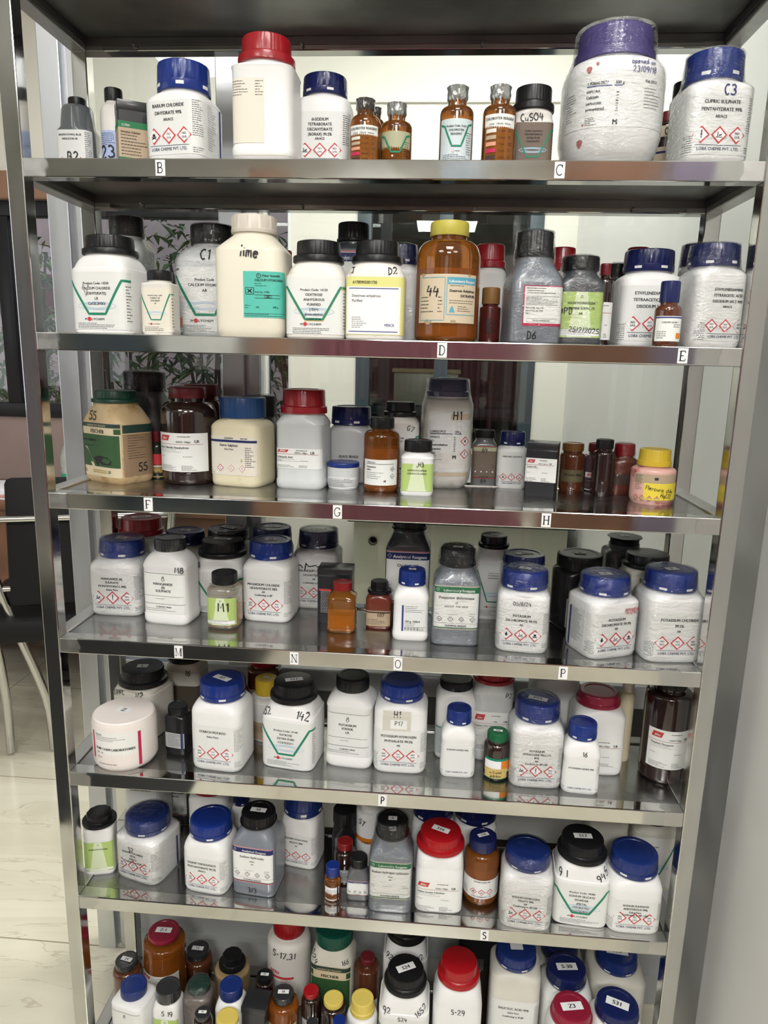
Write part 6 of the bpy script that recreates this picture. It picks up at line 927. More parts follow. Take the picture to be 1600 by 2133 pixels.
    {'kind': 'reagent_bottle', 'g': [-0.2483, 0.072, 0.0861, 0.0792, 0.0992, 0.1188, 0.1462, 0.0368, -6, 0.6396], 'shape': 'loba', 'body': 'white', 'cap': 'loba', 'capm': 'blue', 'label': 'white bottle with blue cap labelled starch potato', 'group': 'white reagent bottles with slotted blue caps', 'lab': ['loba', ['STARCH POTATO', 'Extra Pure'], {'c': [1, 1, 1], 'top': 0.62}], 'toplab': ['S7', 0]},
    {'kind': 'reagent_bottle', 'g': [-0.2722, 0.1662, 0.0787, 0.0724, 0.0433, 0.0701, 0.1011, 0.0388, 0, 0.6396], 'shape': 'loba', 'body': 'white', 'cap': 'merck', 'capm': 'red', 'label': 'red capped bottle behind the starch potato bottle', 'group': 'white bottles with red caps'},
    {'kind': 'glass_bottle', 'g': [-0.2143, 0.2169, 0.0598, 0.0598, 0.0994, 0.1109, 0.1264, 0.0257, 0, 0.6396], 'shape': 'round_sq', 'body': 'amberdark', 'cap': 'plain', 'capm': 'red', 'label': 'red-brown bottle with red cap in the dark behind the yellow capped bottle', 'group': 'amber and dark glass bottles', 'lab': ['plain', {'bg': 'tan', 'z': [0.2, 0.7], 'w': 1, 'lines': [], 'fine': []}]},
    {'kind': 'reagent_bottle', 'g': [-0.1963, 0.158, 0.0616, 0.0616, 0.07, 0.0822, 0.1092, 0.0195, 0, 0.6396], 'shape': 'round', 'body': 'white', 'cap': 'plain', 'capm': 'yellow', 'label': 'white bottle with tall yellow cap between the starch and sucrose bottles', 'lab': ['plain', {'bg': 'tan', 'z': [0.08, 0.55], 'w': 1, 'lines': [], 'fine': [[-0.3, 0.3, 0.3, 0.45]]}], 'toplab': ['S', 0]},
    {'kind': 'reagent_bottle', 'g': [-0.1336, 0.0923, 0.0891, 0.082, 0.0906, 0.1127, 0.1401, 0.0392, -8, 0.6396], 'shape': 'moly', 'body': 'white', 'cap': 'flange', 'capm': 'black', 'label': 'white angular bottle with black flanged cap labelled sucrose, scribbled shoulders', 'group': 'angular bottles with black flanged caps', 'lab': ['moly', ['Product Code: 19140', 'SUCROSE', 'EXTRA PURE', 'C12H22O11'], {}], 'hand': [['152', -0.4, 0.86, 0.01036, 14, 'ink'], ['142', 0.32, 0.86, 0.01184, -10, 'ink']], 'toplab': ['S11', 0]},
    {'kind': 'reagent_bottle', 'g': [-0.0371, 0.1035, 0.0786, 0.0723, 0.1065, 0.1288, 0.1496, 0.0276, -6, 0.6396], 'shape': 'clar', 'body': 'white', 'cap': 'plain', 'capm': 'black', 'label': 'white angular bottle with plain black cap labelled potassium iodide LR', 'lab': ['clar', ['POTASSIUM', 'IODIDE', 'LR'], {'cream': 1}]},
    {'kind': 'reagent_bottle', 'g': [0.0452, 0.1001, 0.0866, 0.0797, 0.1041, 0.1223, 0.1481, 0.0362, 0, 0.6396], 'shape': 'loba', 'body': 'white', 'cap': 'loba', 'capm': 'blue', 'label': 'white bottle with blue cap with a taped note reading H1 P17', 'group': 'white reagent bottles with slotted blue caps', 'lab': ['loba', ['POTASSIUM HYDROGEN', 'PHTHALATE 99.5%', 'AR'], {'c': [1, 1, 1], 'top': 0.56, 'note': 1}], 'hand': [['H1', -0.05, 0.86, 0.01036, 0, 'ink'], ['P17', -0.02, 0.735, 0.0074, 0, 'ink']]},
    {'kind': 'reagent_bottle', 'g': [0.1356, 0.1439, 0.067, 0.0617, 0.1022, 0.1223, 0.132, 0.0279, 0, 0.6396], 'shape': 'loba', 'body': 'white', 'cap': 'plain', 'capm': 'black', 'label': 'white bottle with black cap and a green edged label behind the small sodium iodide bottle', 'lab': ['plain', {'bg': 'pblue', 'z': [0.1, 0.6], 'w': 1.05, 'lines': [], 'fine': [[-0.45, -0.1, 0.1, 0.55]], 'gline': 1}]},
    {'kind': 'reagent_bottle', 'g': [0.1982, 0.1473, 0.0684, 0.0629, 0.1177, 0.1381, 0.1483, 0.0351, 0, 0.6396], 'shape': 'facet', 'body': 'greywhite', 'cap': 'flange', 'capm': 'red', 'label': 'red capped bottle marked P21 behind the little green capped bottle', 'group': 'white bottles with red caps', 'lab': ['himedia', ['Potassium Tetra Oxalate'], {'z': [0.15, 0.76], 'code': '100gm'}], 'hand': [['P21', 0.38, 0.87, 0.00814, -6, 'ink']]},
    {'kind': 'reagent_bottle', 'g': [0.1401, 0.0863, 0.0568, 0.0523, 0.0665, 0.0888, 0.1114, 0.0204, 0, 0.6396], 'shape': 'clar', 'body': 'white', 'cap': 'loba', 'capm': 'blue', 'label': 'small white bottle with blue cap labelled sodium iodide', 'group': 'white reagent bottles with slotted blue caps', 'lab': ['loba', ['SODIUM IODIDE 99%'], {'c': ['!', 'env', 1], 'top': 0.66}]},
    {'kind': 'glass_bottle', 'g': [0.2035, 0.0778, 0.0428, 0.0428, 0.0509, 0.0655, 0.0781, 0.0168, 0, 0.6396], 'shape': 'round', 'body': 'darkglass', 'cap': 'plain', 'capm': 'green', 'label': 'small dark bottle with green cap and yellow handwritten label', 'group': 'small dark reagent bottles', 'lab': ['green_note', [], {}], 'toplab': ['P20', 0]},
    {'kind': 'reagent_bottle', 'g': [0.264, 0.0819, 0.0828, 0.0762, 0.0924, 0.1098, 0.1372, 0.0353, 0, 0.6396], 'shape': 'loba', 'body': 'white', 'cap': 'loba', 'capm': 'blue', 'label': 'white bottle with blue cap labelled potassium hydroxide pellets', 'group': 'white reagent bottles with slotted blue caps', 'lab': ['loba', ['POTASSIUM', 'HYDROXIDE PELLETS', '85%', 'AR', 'Confirms to BP,USP'], {'c': ['env', '!', 1], 'top': 0.62}], 'toplab': ['P15', 0], 'wrap': 1},
    {'kind': 'reagent_bottle', 'g': [0.3105, 0.208, 0.0835, 0.0768, 0.1141, 0.1312, 0.1429, 0.0396, 0, 0.6396], 'shape': 'loba', 'body': 'white', 'cap': 'merck', 'capm': 'red', 'label': 'red capped bottle in the dark behind the potassium hydroxide bottle', 'group': 'white bottles with red caps'},
    {'kind': 'reagent_bottle', 'g': [0.3338, 0.0633, 0.0579, 0.0532, 0.0628, 0.0883, 0.1113, 0.0225, -4, 0.6396], 'shape': 'clar', 'body': 'white', 'cap': 'loba', 'capm': 'blue', 'label': 'small white bottle with blue cap marked 16, potassium iodide 99%', 'group': 'white reagent bottles with slotted blue caps', 'lab': ['loba', ['POTASSIUM IODIDE 99%'], {'c': ['!', 'env', 1], 'top': 0.62}], 'hand': [['16', 0.05, 0.78, 0.0074, 0, 'ink']]},
    {'kind': 'reagent_bottle', 'g': [0.3707, 0.1308, 0.0831, 0.0764, 0.0978, 0.116, 0.1332, 0.036, 0, 0.6396], 'shape': 'loba', 'body': 'white', 'cap': 'merck', 'capm': 'crimson', 'label': 'white bottle with crimson cap and LR label behind the small bottle marked 16', 'group': 'white bottles with red caps', 'lab': ['himedia', ['Potassium Sulphate'], {'z': [0.15, 0.66], 'code': '034665 / 500gm'}]},
    {'kind': 'reagent_bottle', 'g': [0.424, 0.1516, 0.0232, 0.0232, 0.1196, 0.1288, 0.1548, 0.0097, 0, 0.6396], 'shape': 'round', 'body': 'cream', 'cap': 'plain', 'capm': 'cream_cap', 'label': 'narrow cream bottle peeping out right of the crimson capped bottle'},
    {'kind': 'glass_bottle', 'g': [0.4784, 0.112, 0.074, 0.074, 0.1449, 0.1587, 0.1659, 0.0249, 0, 0.6396], 'shape': 'round_big', 'body': 'darkglass', 'cap': 'plain', 'capm': 'black', 'label': 'dark brown round bottle with white label alone at the right end of its shelf', 'group': 'small dark reagent bottles', 'lab': ['himedia', ['Potassium Thiocyanate'], {'z': [0.2, 0.66], 'code': '032844 / 500gm'}]},
    {'kind': 'reagent_bottle', 'g': [-0.4757, 0.0777, 0.052, 0.0478, 0.0745, 0.0912, 0.1086, 0.0286, 14, 0.4098], 'shape': 'clar', 'body': 'white', 'cap': 'hex', 'capm': 'black', 'label': 'white bottle with black flanged cap and green label at the left end of its shelf', 'lab': ['clargreen', ['PHENOLPHTHALEIN'], {}]},
    {'kind': 'reagent_bottle', 'g': [-0.3912, 0.0838, 0.0879, 0.0809, 0.0761, 0.0866, 0.1099, 0.038, -16, 0.4098], 'shape': 'loba', 'body': 'white', 'cap': 'loba', 'capm': 'blue2', 'label': 'wrapped white bottle marked S2 with blue cap, sodium chloride', 'group': 'white reagent bottles with slotted blue caps', 'lab': ['loba', ['SODIUM CHLORIDE', '99.5%', 'AR/ACS', 'Confirming to IP,BP'], {'c': [1, 1, 1], 'top': 0.66, 'bar': 1}], 'hand': [['S2', -0.05, 0.72, 0.00814, 0, 'ink']], 'wrap': 1},
    {'kind': 'reagent_bottle', 'g': [-0.4237, 0.1677, 0.0702, 0.0646, 0.1293, 0.1485, 0.142, 0.029, 0, 0.4098], 'shape': 'loba', 'body': 'white', 'cap': 'loba', 'capm': 'navy', 'label': 'white bottle behind the S2 bottle, its cap hidden by the rail above', 'group': 'white reagent bottles with slotted blue caps', 'lab': ['loba', ['SODIUM SULPHATE'], {'c': [1, 1, 1], 'top': 0.8}]},
    {'kind': 'reagent_bottle', 'g': [-0.3959, 0.2292, 0.0621, 0.0571, 0.0791, 0.0997, 0.0985, 0.0258, 0, 0.4098], 'shape': 'thomas', 'body': 'darkgrey', 'cap': 'tb', 'capm': 'black', 'label': 'wrapped grey bottle with analytical reagent label in the back, between the S2 and thiosulphate bottles', 'group': 'grey square bottles with black caps', 'lab': ['tb', ['Analytical Reagent', 'Sodium chloride'], {'band': 'navy'}], 'wrap': 1},
    {'kind': 'reagent_bottle', 'g': [-0.2974, 0.1483, 0.0723, 0.0665, 0.1117, 0.1263, 0.115, 0.0346, 0, 0.4098], 'shape': 'loba', 'body': 'white', 'cap': 'merck', 'capm': 'red', 'label': 'red capped bottle in the back row behind the sodium thiosulphate bottle', 'group': 'white bottles with red caps', 'lab': ['himedia', [], {'z': [0.1, 0.66], 'code': ''}]},
    {'kind': 'reagent_bottle', 'g': [-0.2722, 0.0654, 0.0779, 0.0717, 0.0788, 0.0993, 0.1244, 0.0355, -8, 0.4098], 'shape': 'loba', 'body': 'white', 'cap': 'loba', 'capm': 'blue', 'label': 'white bottle with glossy blue cap labelled sodium thiosulphate pentahydrate', 'group': 'white reagent bottles with slotted blue caps', 'lab': ['loba', ['SODIUM THIOSULPHATE', 'PENTAHYDRATE 99.5%', 'AR/ACS'], {'c': [1, 1, 1], 'top': 0.66}]},
    {'kind': 'reagent_bottle', 'g': [-0.1903, 0.0687, 0.0745, 0.0685, 0.0934, 0.1215, 0.1405, 0.0311, -6, 0.4098], 'shape': 'thomas', 'body': 'grey', 'cap': 'tb', 'capm': 'black', 'label': 'grey bottle with black cap marked 3/3, sodium hydroxide with navy banded label', 'group': 'grey square bottles with black caps', 'lab': ['tb', ['Analytical Reagent', 'Sodium hydroxide', 'pellets', 'AR'], {'band': 'navy'}], 'hand': [['3/3', 0, 0.12, 0.00888, 0, 'ink']], 'toplab': ['S8', 0]},
    {'kind': 'reagent_bottle', 'g': [-0.243, 0.1503, 0.0333, 0.0306, 0.0847, 0.0964, 0.1157, 0.0149, 0, 0.4098], 'shape': 'loba', 'body': 'white', 'cap': 'loba', 'capm': 'navy', 'label': 'blue capped bottle glimpsed at the back between thiosulphate and sodium hydroxide bottles', 'group': 'white reagent bottles with slotted blue caps'},
    {'kind': 'reagent_bottle', 'g': [-0.1272, 0.139, 0.0684, 0.0629, 0.0789, 0.1004, 0.1388, 0.0342, -10, 0.4098], 'shape': 'loba', 'body': 'white', 'cap': 'loba', 'capm': 'blue2', 'label': 'white hydroxide bottle with blue cap set back, right of the grey 3/3 bottle', 'group': 'white reagent bottles with slotted blue caps', 'lab': ['loba', ['SODIUM HYDROXIDE', 'PELLETS 98%', 'AR'], {'c': [1, 1, 1], 'top': 0.66}]},
    {'kind': 'glass_bottle', 'g': [-0.0511, 0.1406, 0.0447, 0.0412, 0.0571, 0.0792, 0.1047, 0.0216, 0, 0.4098], 'shape': 'facet', 'body': 'blackplastic', 'cap': 'plain', 'capm': 'black', 'label': 'black bottle with black cap at the back behind the little red capped bottle', 'group': 'small dark reagent bottles'},
    {'kind': 'reagent_bottle', 'g': [-0.0057, 0.1401, 0.0503, 0.0503, 0.1076, 0.114, 0.1236, 0.018, 0, 0.4098], 'shape': 'round', 'body': 'white', 'cap': 'plain', 'capm': 'white_cap', 'label': 'white plastic bottle with orange label marked ST behind the grey hydrogen carbonate bottle', 'lab': ['plain', {'bg': 'orange', 'z': [0.0, 0.6], 'w': 1.1, 'lines': [['2 INDI', -0.1, 0.5, 0.006, 'ink']], 'fine': []}], 'hand': [['ST', -0.25, 0.82, 0.01036, -20, 'ink']]},
    {'kind': 'glass_bottle', 'g': [-0.045, 0.0937, 0.0374, 0.0374, 0.049, 0.0625, 0.0744, 0.0138, 0, 0.4098], 'shape': 'round', 'body': 'darkglass', 'cap': 'plain', 'capm': 'maroon2', 'label': 'small black bottle with red cap between the blue vial and the small grey bottle', 'group': 'small dark reagent bottles', 'lab': ['plain', {'bg': 'greypaper', 'z': [0.1, 0.6], 'w': 0.9, 'lines': [], 'fine': [[-0.4, 0.4, 0.2, 0.5]]}]},
    {'kind': 'vial', 'g': [-0.0594, 0.0474, 0.028, 0.028, 0.0326, 0.0452, 0.0619, 0.0117, 0, 0.4098], 'shape': 'round', 'body': 'amber', 'cap': 'plain', 'capm': 'blue', 'label': 'tiny amber vial with tall blue cap standing at the shelf edge', 'lab': ['plain', {'bg': 'white', 'z': [0.08, 0.85], 'w': 0.9, 'lines': [], 'fine': [[-0.3, 0.3, 0.2, 0.7]], 'bar': 'navy'}]},
    {'kind': 'reagent_bottle', 'g': [-0.017, 0.0592, 0.0372, 0.0342, 0.0383, 0.058, 0.0726, 0.0146, 0, 0.4098], 'shape': 'thomas', 'body': 'greydk', 'cap': 'plain', 'capm': 'black', 'label': 'small grey square bottle with black cap right of the blue capped vial', 'group': 'grey square bottles with black caps', 'lab': ['tb', ['Analytical Reagent'], {'band': 'navyp'}]},
    {'kind': 'reagent_bottle', 'g': [0.0385, 0.05, 0.0699, 0.0643, 0.0956, 0.1275, 0.1527, 0.0278, 0, 0.4128], 'shape': 'thomas', 'body': 'grey', 'cap': 'tb', 'capm': 'black', 'label': 'grey bottle with black cap and green banded label, sodium hydrogen carbonate', 'group': 'grey square bottles with black caps', 'lab': ['tb', ['Laboratory Reagent', 'Sodium hydrogen carbonate', 'Food', 'AR'], {'band': 'green', 'nod': 1}], 'toplab': ['S', 0], 'wrap': 1},
    {'kind': 'reagent_bottle', 'g': [0.1184, 0.0628, 0.0789, 0.0726, 0.0807, 0.1071, 0.1315, 0.0398, 0, 0.4098], 'shape': 'clar2', 'body': 'white', 'cap': 'flange', 'capm': 'redbright', 'label': 'white bottle with bright red flanged cap labelled S16, sodium acetate', 'group': 'white bottles with red caps', 'lab': ['himedia', ['Sodium Acetate Trihydrate'], {'z': [0.06, 0.76], 'code': '036623 / 500gm'}], 'toplab': ['S16', 0]},
    {'kind': 'reagent_bottle', 'g': [0.106, 0.1595, 0.0751, 0.0691, 0.0805, 0.0974, 0.1305, 0.0365, 0, 0.4098], 'shape': 'loba', 'body': 'white', 'cap': 'loba', 'capm': 'navy', 'label': 'blue capped bottle behind the red capped S16 bottle', 'group': 'white reagent bottles with slotted blue caps'},
    {'kind': 'reagent_bottle', 'g': [0.182, 0.1598, 0.0756, 0.0696, 0.0789, 0.0977, 0.1302, 0.0368, 0, 0.4098], 'shape': 'loba', 'body': 'white', 'cap': 'loba', 'capm': 'navy', 'label': 'blue capped bottle at the back behind the amber sodium azide bottle', 'group': 'white reagent bottles with slotted blue caps', 'hand': [['26', 0.4, 0.86, 0.00962, -10, 'ink']]},
    {'kind': 'glass_bottle', 'g': [0.1898, 0.0776, 0.0582, 0.0582, 0.0799, 0.0963, 0.1159, 0.0227, 0, 0.4098], 'shape': 'round', 'body': 'amber', 'cap': 'plain', 'capm': 'navy', 'label': 'amber glass bottle with navy cap and white hazard label, sodium azide', 'group': 'amber and dark glass bottles', 'lab': ['lobaamber', ['SODIUM AZIDE 99%'], {}], 'toplab': ['S18', 0], 'liq': 0.8},
    {'kind': 'reagent_bottle', 'g': [0.2596, 0.0406, 0.0815, 0.075, 0.0845, 0.1028, 0.1219, 0.0364, -4, 0.4128], 'shape': 'loba', 'body': 'white', 'cap': 'loba', 'capm': 'blue2', 'label': 'white bottle whose blue cap is bagged in clear film, sodium hydroxide pellets', 'group': 'white reagent bottles with slotted blue caps', 'lab': ['loba', ['SODIUM HYDROXIDE', 'PELLETS 98%', 'AR', 'Confirming to BP,USP'], {'c': ['env', 1, 1], 'top': 0.62}], 'wrap': 1},
    {'kind': 'reagent_bottle', 'g': [0.349, 0.0606, 0.0875, 0.0805, 0.0825, 0.1089, 0.1362, 0.0395, -4, 0.4128], 'shape': 'moly', 'body': 'white', 'cap': 'flange', 'capm': 'black', 'label': 'white angular bottle with black cap labelled S17, sodium silicate powder, green V', 'group': 'angular bottles with black flanged caps', 'lab': ['moly', ['Product Code: 18780', 'SODIUM SILICATE', 'POWDER', '(META)', 'HYDRATED', 'Na2O3Si.9H2O'], {}], 'hand': [['9 I', -0.36, 0.84, 0.01036, 0, 'ink'], ['945', 0.36, 0.86, 0.01036, 30, 'ink']], 'toplab': ['S17', 0]},
    {'kind': 'reagent_bottle', 'g': [0.4304, 0.0509, 0.0841, 0.0774, 0.0756, 0.0961, 0.1243, 0.0375, 0, 0.4128], 'shape': 'loba', 'body': 'white', 'cap': 'loba', 'capm': 'blue2', 'label': 'white bottle with blue cap labelled sodium sulphate anhydrous, last on the right of its shelf', 'group': 'white reagent bottles with slotted blue caps', 'lab': ['loba', ['SODIUM SULPHATE', 'ANHYDROUS 99%', 'Extra Pure', 'Confirming to BP, USP'], {'c': [1, 1, 1], 'top': 0.62}]},
    {'kind': 'reagent_bottle', 'g': [0.4094, 0.1571, 0.0698, 0.0642, 0.1327, 0.1415, 0.1426, 0.0287, 0, 0.4098], 'shape': 'loba', 'body': 'creamlight', 'cap': 'plain', 'capm': 'navy', 'label': 'pale wrapped bottle at the back behind the sodium silicate and sodium sulphate bottles', 'wrap': 1},
    {'kind': 'reagent_bottle', 'g': [0.4874, 0.1543, 0.0745, 0.0685, 0.1099, 0.1227, 0.1368, 0.0324, 0, 0.4098], 'shape': 'moly', 'body': 'creamlight', 'cap': 'flange', 'capm': 'black', 'label': 'large white bottle with black cap and green V behind the sodium sulphate bottle', 'group': 'angular bottles with black flanged caps', 'lab': ['moly', ['CHEM'], {}]},
    {'kind': 'glass_bottle', 'g': [-0.4025, 0.1547, 0.0793, 0.0793, 0.1128, 0.1268, 0.1357, 0.0294, 0, 0.077], 'shape': 'round_big', 'body': 'amber', 'cap': 'glass_lid', 'capm': 'crimson', 'label': 'amber bottle with crimson lid labelled Z-1 on the bottom shelf', 'group': 'amber and dark glass bottles', 'lab': ['himedia', [], {'z': [0.1, 0.6], 'code': ''}], 'toplab': ['Z-1', 1], 'liq': 0.9},
    {'kind': 'glass_bottle', 'g': [-0.4665, 0.1271, 0.0542, 0.0542, 0.064, 0.0792, 0.0742, 0.0212, 0, 0.077], 'shape': 'round', 'body': 'amberdark', 'cap': 'plain', 'capm': 'blackgrey', 'label': 'brown bottle with dark cap labelled Z4, leftmost at the back of the bottom shelf', 'group': 'amber and dark glass bottles', 'toplab': ['Z4', 1]},
    {'kind': 'reagent_bottle', 'g': [-0.4212, 0.056, 0.065, 0.0598, 0.0831, 0.0923, 0.1078, 0.0231, -12, 0.08], 'shape': 'loba', 'body': 'white', 'cap': 'plain', 'capm': 'blue2', 'label': 'white bottle with plain blue cap, front left corner of the bottom shelf', 'lab': ['clar', ['', ''], {}]},
    {'kind': 'reagent_bottle', 'g': [-0.3576, 0.0577, 0.0493, 0.0453, 0.0714, 0.0913, 0.1116, 0.0218, 0, 0.077], 'shape': 'loba', 'body': 'white', 'cap': 'plain', 'capm': 'blackgrey', 'label': 'white bottle with wrapped black cap marked 5 19 and green label', 'lab': ['clargreen', ['PYROGALLOL', 'LR'], {}], 'hand': [['5 19', 0.1, 0.82, 0.00888, 0, 'ink']]},
    {'kind': 'glass_bottle', 'g': [-0.3553, 0.2059, 0.0591, 0.0591, 0.0261, 0.0392, 0.0399, 0.0224, 0, 0.077], 'shape': 'round', 'body': 'amberdark', 'cap': 'plain', 'capm': 'blackgrey', 'label': 'brown bottle with dark cap labelled T1 in the back row of the bottom shelf', 'group': 'amber and dark glass bottles', 'toplab': ['T1', 1]},
    {'kind': 'glass_bottle', 'g': [-0.3075, 0.0763, 0.0526, 0.0526, 0.079, 0.0949, 0.104, 0.0207, 0, 0.077], 'shape': 'round_sq', 'body': 'brownpowder', 'cap': 'plain', 'capm': 'dgreenwrap', 'label': 'jar of grey-brown powder with dark green wrapped cap in the bottom shelf', 'group': 'small dark reagent bottles', 'wrap': 1},
    {'kind': 'glass_bottle', 'g': [-0.2809, 0.0167, 0.0334, 0.0334, 0.0848, 0.0966, 0.0979, 0.0134, 0, 0.08], 'shape': 'round', 'body': 'darkglass', 'cap': 'plain', 'capm': 'blackgrey', 'label': 'small bottle with dark cap labelled XI at the front of the bottom shelf', 'group': 'small dark reagent bottles', 'toplab': ['XI', 1]},
    {'kind': 'reagent_bottle', 'g': [-0.2668, 0.1486, 0.0672, 0.0672, 0.0688, 0.0786, 0.1013, 0.0255, 0, 0.077], 'shape': 'round', 'body': 'tanplastic', 'cap': 'hex', 'capm': 'black', 'label': 'tan bottle with black film-covered flanged cap at the back of the bottom shelf'},
    {'kind': 'reagent_bottle', 'g': [-0.2422, 0.0583, 0.0514, 0.0473, 0.0861, 0.1063, 0.1264, 0.0203, 0, 0.077], 'shape': 'loba', 'body': 'white', 'cap': 'plain', 'capm': 'blue2', 'label': 'white bottle with plain blue cap beside the black carton on the bottom shelf'},
    {'kind': 'reagent_bottle', 'g': [-0.2354, 0.0121, 0.0441, 0.0441, 0.0781, 0.0953, 0.1018, 0.0192, 0, 0.08], 'shape': 'round', 'body': 'white', 'cap': 'plain', 'capm': 'yellow2', 'label': 'yellow capped bottle at the very front left of the bottom shelf'},
    {'kind': 'carton', 'g': [-0.1942, 0.0517, 0.044, 0.0405, 0.1035, 0.1065, 0.106, 0.0214, -4, 0.077], 'shape': 'box', 'body': 'blackcard', 'cap': None, 'capm': 'black', 'label': 'small black carton with a white sticker on top', 'group': 'small black cartons', 'lab': ['plain', {'bg': 'tan', 'z': [0.0, 0.45], 'w': 1, 'lines': [], 'fine': []}], 'toplab': ['5', 1]},
    {'kind': 'glass_bottle', 'g': [-0.1972, 0.123, 0.036, 0.036, 0.0673, 0.0789, 0.0804, 0.015, 0, 0.077], 'shape': 'round', 'body': 'darkglass', 'cap': 'plain', 'capm': 'black', 'label': 'black bottle with dark cap labelled IX behind the small black carton', 'group': 'small dark reagent bottles', 'toplab': ['IX', 1]},
    {'kind': 'glass_bottle', 'g': [-0.1493, 0.0672, 0.0543, 0.0543, 0.0856, 0.0983, 0.1098, 0.0191, 0, 0.077], 'shape': 'round', 'body': 'amber', 'cap': 'plain', 'capm': 'blackgrey', 'label': 'amber bottle with dark cap labelled 56 and yellow band label', 'group': 'amber and dark glass bottles', 'lab': ['plain', {'bg': 'yellow_p', 'z': [0.3, 0.72], 'w': 1.1, 'lines': [['Sudan', 0, 0.6, 0.008, 'ink']], 'fine': []}], 'toplab': ['56', 1], 'liq': 0.9},
    {'kind': 'glass_bottle', 'g': [-0.1009, 0.0777, 0.0355, 0.0355, 0.0864, 0.101, 0.109, 0.0139, 0, 0.077], 'shape': 'round', 'body': 'darkglass', 'cap': 'plain', 'capm': 'redbright', 'label': 'small black bottle with red cap left of the yellow lidded dark bottle', 'group': 'small dark reagent bottles', 'lab': ['plain', {'bg': 'greypaper', 'z': [0.2, 0.7], 'w': 0.9, 'lines': [], 'fine': [[-0.4, 0.4, 0.3, 0.6]]}]},
    {'kind': 'glass_bottle', 'g': [-0.0594, 0.0729, 0.0457, 0.0457, 0.079, 0.0921, 0.101, 0.0178, 0, 0.077], 'shape': 'round', 'body': 'darkglass', 'cap': 'plain', 'capm': 'yellow2', 'label': 'dark bottle with flat yellow embossed lid', 'group': 'small dark reagent bottles', 'lab': ['plain', {'bg': 'white', 'z': [0.2, 0.55], 'w': 1, 'lines': [], 'fine': []}]},
    {'kind': 'glass_bottle', 'g': [-0.0407, 0.0156, 0.0312, 0.0312, 0.0928, 0.1053, 0.1144, 0.0115, 0, 0.08], 'shape': 'round', 'body': 'darkglass', 'cap': 'plain', 'capm': 'blue', 'label': 'small bottle with round blue cap below the yellow lidded dark bottle', 'group': 'small dark reagent bottles'},
    {'kind': 'reagent_bottle', 'g': [-0.0064, 0.0674, 0.0549, 0.0549, 0.0751, 0.0886, 0.1131, 0.022, 0, 0.077], 'shape': 'round', 'body': 'white', 'cap': 'merck', 'capm': 'yellow2', 'label': 'white bottle with tall yellow cap, right of the two small yellow and blue ones'},
    {'kind': 'glass_bottle', 'g': [-0.0857, 0.0017, 0.0235, 0.0235, 0.099, 0.112, 0.1204, 0.0098, 0, 0.08], 'shape': 'round', 'body': 'darkglass', 'cap': 'plain', 'capm': 'blackgrey', 'label': 'tiny bottle with dark cap at the front edge below the red capped one', 'group': 'small dark reagent bottles'},
    {'kind': 'reagent_bottle', 'g': [-0.1603, 0.1707, 0.0836, 0.0836, 0.1246, 0.1488, 0.1814, 0.0302, 0, 0.077], 'shape': 'round_big', 'body': 'white_dirty', 'cap': 'plain', 'capm': 'redbright', 'label': 'white round bottle with red cap, handwritten S-17,31 and red printed label', 'group': 'white bottles with red caps', 'lab': ['otto', [], {}], 'hand': [['S-17,31', -0.02, 0.84, 0.01184, -6, 'ink']]},
    {'kind': 'reagent_bottle', 'g': [-0.0682, 0.139, 0.0789, 0.0726, 0.1399, 0.1676, 0.1935, 0.0352, -4, 0.077], 'shape': 'facet2', 'body': 'creamlight', 'cap': 'plain', 'capm': 'dgreen2', 'label': 'beige bottle with green cap and dark green label marked S24 in the back row', 'lab': ['fischer', [''], {}], 'hand': [['S24', -0.4, 0.87, 0.00962, -40, 'ink'], ['166', 0.35, 0.87, 0.0074, 10, 'ink']]},
    {'kind': 'glass_bottle', 'g': [-0.0048, 0.1337, 0.0474, 0.0474, 0.1155, 0.126, 0.1366, 0.0135, 0, 0.077], 'shape': 'round_big', 'body': 'amberdark', 'cap': 'plain', 'capm': 'maroon', 'label': 'dark amber bottle with small maroon cap behind the yellow capped white bottle', 'group': 'amber and dark glass bottles', 'lab': ['plain', {'bg': 'white', 'z': [0.1, 0.5], 'w': 1, 'lines': [], 'fine': [[-0.4, 0.3, 0.2, 0.4]]}]},
    {'kind': 'reagent_bottle', 'g': [0.0658, 0.1637, 0.084, 0.0773, 0.1391, 0.1689, 0.2057, 0.0374, 0, 0.077], 'shape': 'moly', 'body': 'white', 'cap': 'flange', 'capm': 'black', 'label': 'white bottle with black cap and scribbled shoulders 92 and 192 in the back row', 'group': 'angular bottles with black flanged caps', 'hand': [['92', -0.35, 0.86, 0.00962, -30, 'ink'], ['192', 0.3, 0.86, 0.00962, 30, 'ink']]},
    {'kind': 'reagent_bottle', 'g': [0.0685, 0.0602, 0.0875, 0.0805, 0.1299, 0.1604, 0.1873, 0.0372, 0, 0.08], 'shape': 'moly', 'body': 'white', 'cap': 'flange', 'capm': 'black', 'label': 'white angular bottle with black cap labelled S24 in the front row of the bottom shelf', 'group': 'angular bottles with black flanged caps', 'lab': ['moly', ['Product Code: 19140', 'SUCROSE'], {}], 'hand': [['92', -0.33, 0.84, 0.00962, 0, 'ink'], ['S24', -0.02, 0.76, 0.0074, 0, 'ink'], ['1652', 0.33, 0.86, 0.00888, 40, 'ink']], 'toplab': ['S24', 1]},
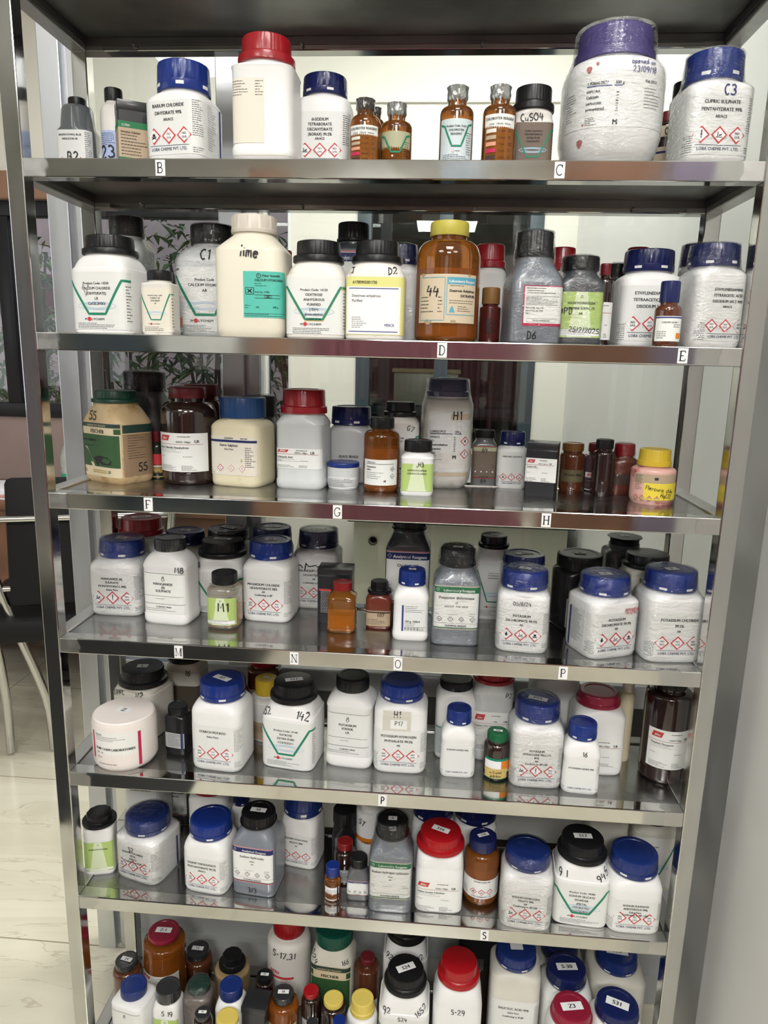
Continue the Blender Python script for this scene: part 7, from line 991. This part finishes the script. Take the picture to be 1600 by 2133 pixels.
    {'kind': 'reagent_bottle', 'g': [0.1598, 0.0584, 0.0835, 0.0768, 0.1474, 0.1852, 0.2146, 0.0363, 0, 0.08], 'shape': 'clar2', 'body': 'white', 'cap': 'flange', 'capm': 'redbright', 'label': 'white bottle with red cap marked S-29 on the bottom shelf', 'group': 'white bottles with red caps', 'lab': ['himedia', ['Sodium'], {'z': [0.1, 0.72], 'code': '036656 / 500gm'}], 'hand': [['S-29', 0, 0.79, 0.00888, 0, 'ink']]},
    {'kind': 'glass_bottle', 'g': [0.2015, 0.1611, 0.0588, 0.0588, 0.0951, 0.1348, 0.1593, 0.0376, 0, 0.077], 'shape': 'round_big', 'body': 'darkglass', 'cap': 'plain', 'capm': 'black', 'label': 'black bottle in shadow between the S-29 and salicylic acid bottles', 'group': 'small dark reagent bottles'},
    {'kind': 'reagent_bottle', 'g': [0.2623, 0.1025, 0.0876, 0.0806, 0.1743, 0.1903, 0.2135, 0.0356, -3, 0.077], 'shape': 'loba', 'body': 'creamlight', 'cap': 'loba', 'capm': 'blue2', 'label': 'tall off-white bottle with blue cap labelled salicylic acid', 'group': 'white reagent bottles with slotted blue caps', 'lab': ['loba', ['SALICYLIC ACID 99%', 'Extra Pure', 'Confirming to IP,BP'], {'c': ['env', '!', 1], 'top': 0.6}], 'toplab': ['', 1]},
    {'kind': 'reagent_bottle', 'g': [0.357, 0.1915, 0.0874, 0.0804, 0.1157, 0.1286, 0.1526, 0.0346, 0, 0.077], 'shape': 'loba', 'body': 'white', 'cap': 'loba', 'capm': 'navy', 'label': 'film-wrapped pale bottle at the back of the bottom shelf between two blue capped ones', 'group': 'white reagent bottles with slotted blue caps', 'wrap': 1},
    {'kind': 'reagent_bottle', 'g': [0.3547, 0.1109, 0.0863, 0.0794, 0.1323, 0.1494, 0.1717, 0.0351, 0, 0.077], 'shape': 'loba', 'body': 'white', 'cap': 'loba', 'capm': 'navy', 'label': 'white bottle with navy cap labelled S-30 vertically', 'group': 'white reagent bottles with slotted blue caps', 'toplab': ['S-30', 1]},
    {'kind': 'reagent_bottle', 'g': [0.3505, 0.0346, 0.0753, 0.0692, 0.1163, 0.1468, 0.1599, 0.0351, 0, 0.08], 'shape': 'loba', 'body': 'white', 'cap': 'merck', 'capm': 'crimson', 'label': 'crimson capped bottle labelled Z3 at the front of the bottom shelf', 'group': 'white bottles with red caps', 'toplab': ['Z3', 1]},
    {'kind': 'reagent_bottle', 'g': [0.4497, 0.1446, 0.097, 0.0893, 0.1447, 0.1604, 0.1818, 0.037, 0, 0.077], 'shape': 'loba', 'body': 'creamlight', 'cap': 'loba', 'capm': 'blue2', 'label': 'white bottle with blue cap labelled S20 at the back right of the bottom shelf', 'group': 'white reagent bottles with slotted blue caps', 'toplab': ['S20', 1]},
    {'kind': 'reagent_bottle', 'g': [0.4256, 0.038, 0.0826, 0.076, 0.1362, 0.1564, 0.1705, 0.0358, 0, 0.08], 'shape': 'loba', 'body': 'white', 'cap': 'loba', 'capm': 'navy', 'label': 'white bottle with navy cap labelled S31 at the right front of the bottom shelf', 'group': 'white reagent bottles with slotted blue caps', 'toplab': ['S31', 1]},
]
for n_, it_ in enumerate(ITEMS): bottle(it_, n_)
# small white plastic tube lying on the fifth shelf
tb_ = MB().lathe([(.005, -.008), (.006, -.0075), (.006, .0075), (.005, .008)], 20).build('plastic_tube', ['c_white_cap'], loc=(.052, .085, .6458)); tb_.rotation_euler = (0, R(90), R(10)); tb_['label'] = 'tiny white plastic tube lying on the shelf beside the H1 P17 bottle'; tb_['category'] = 'tube'
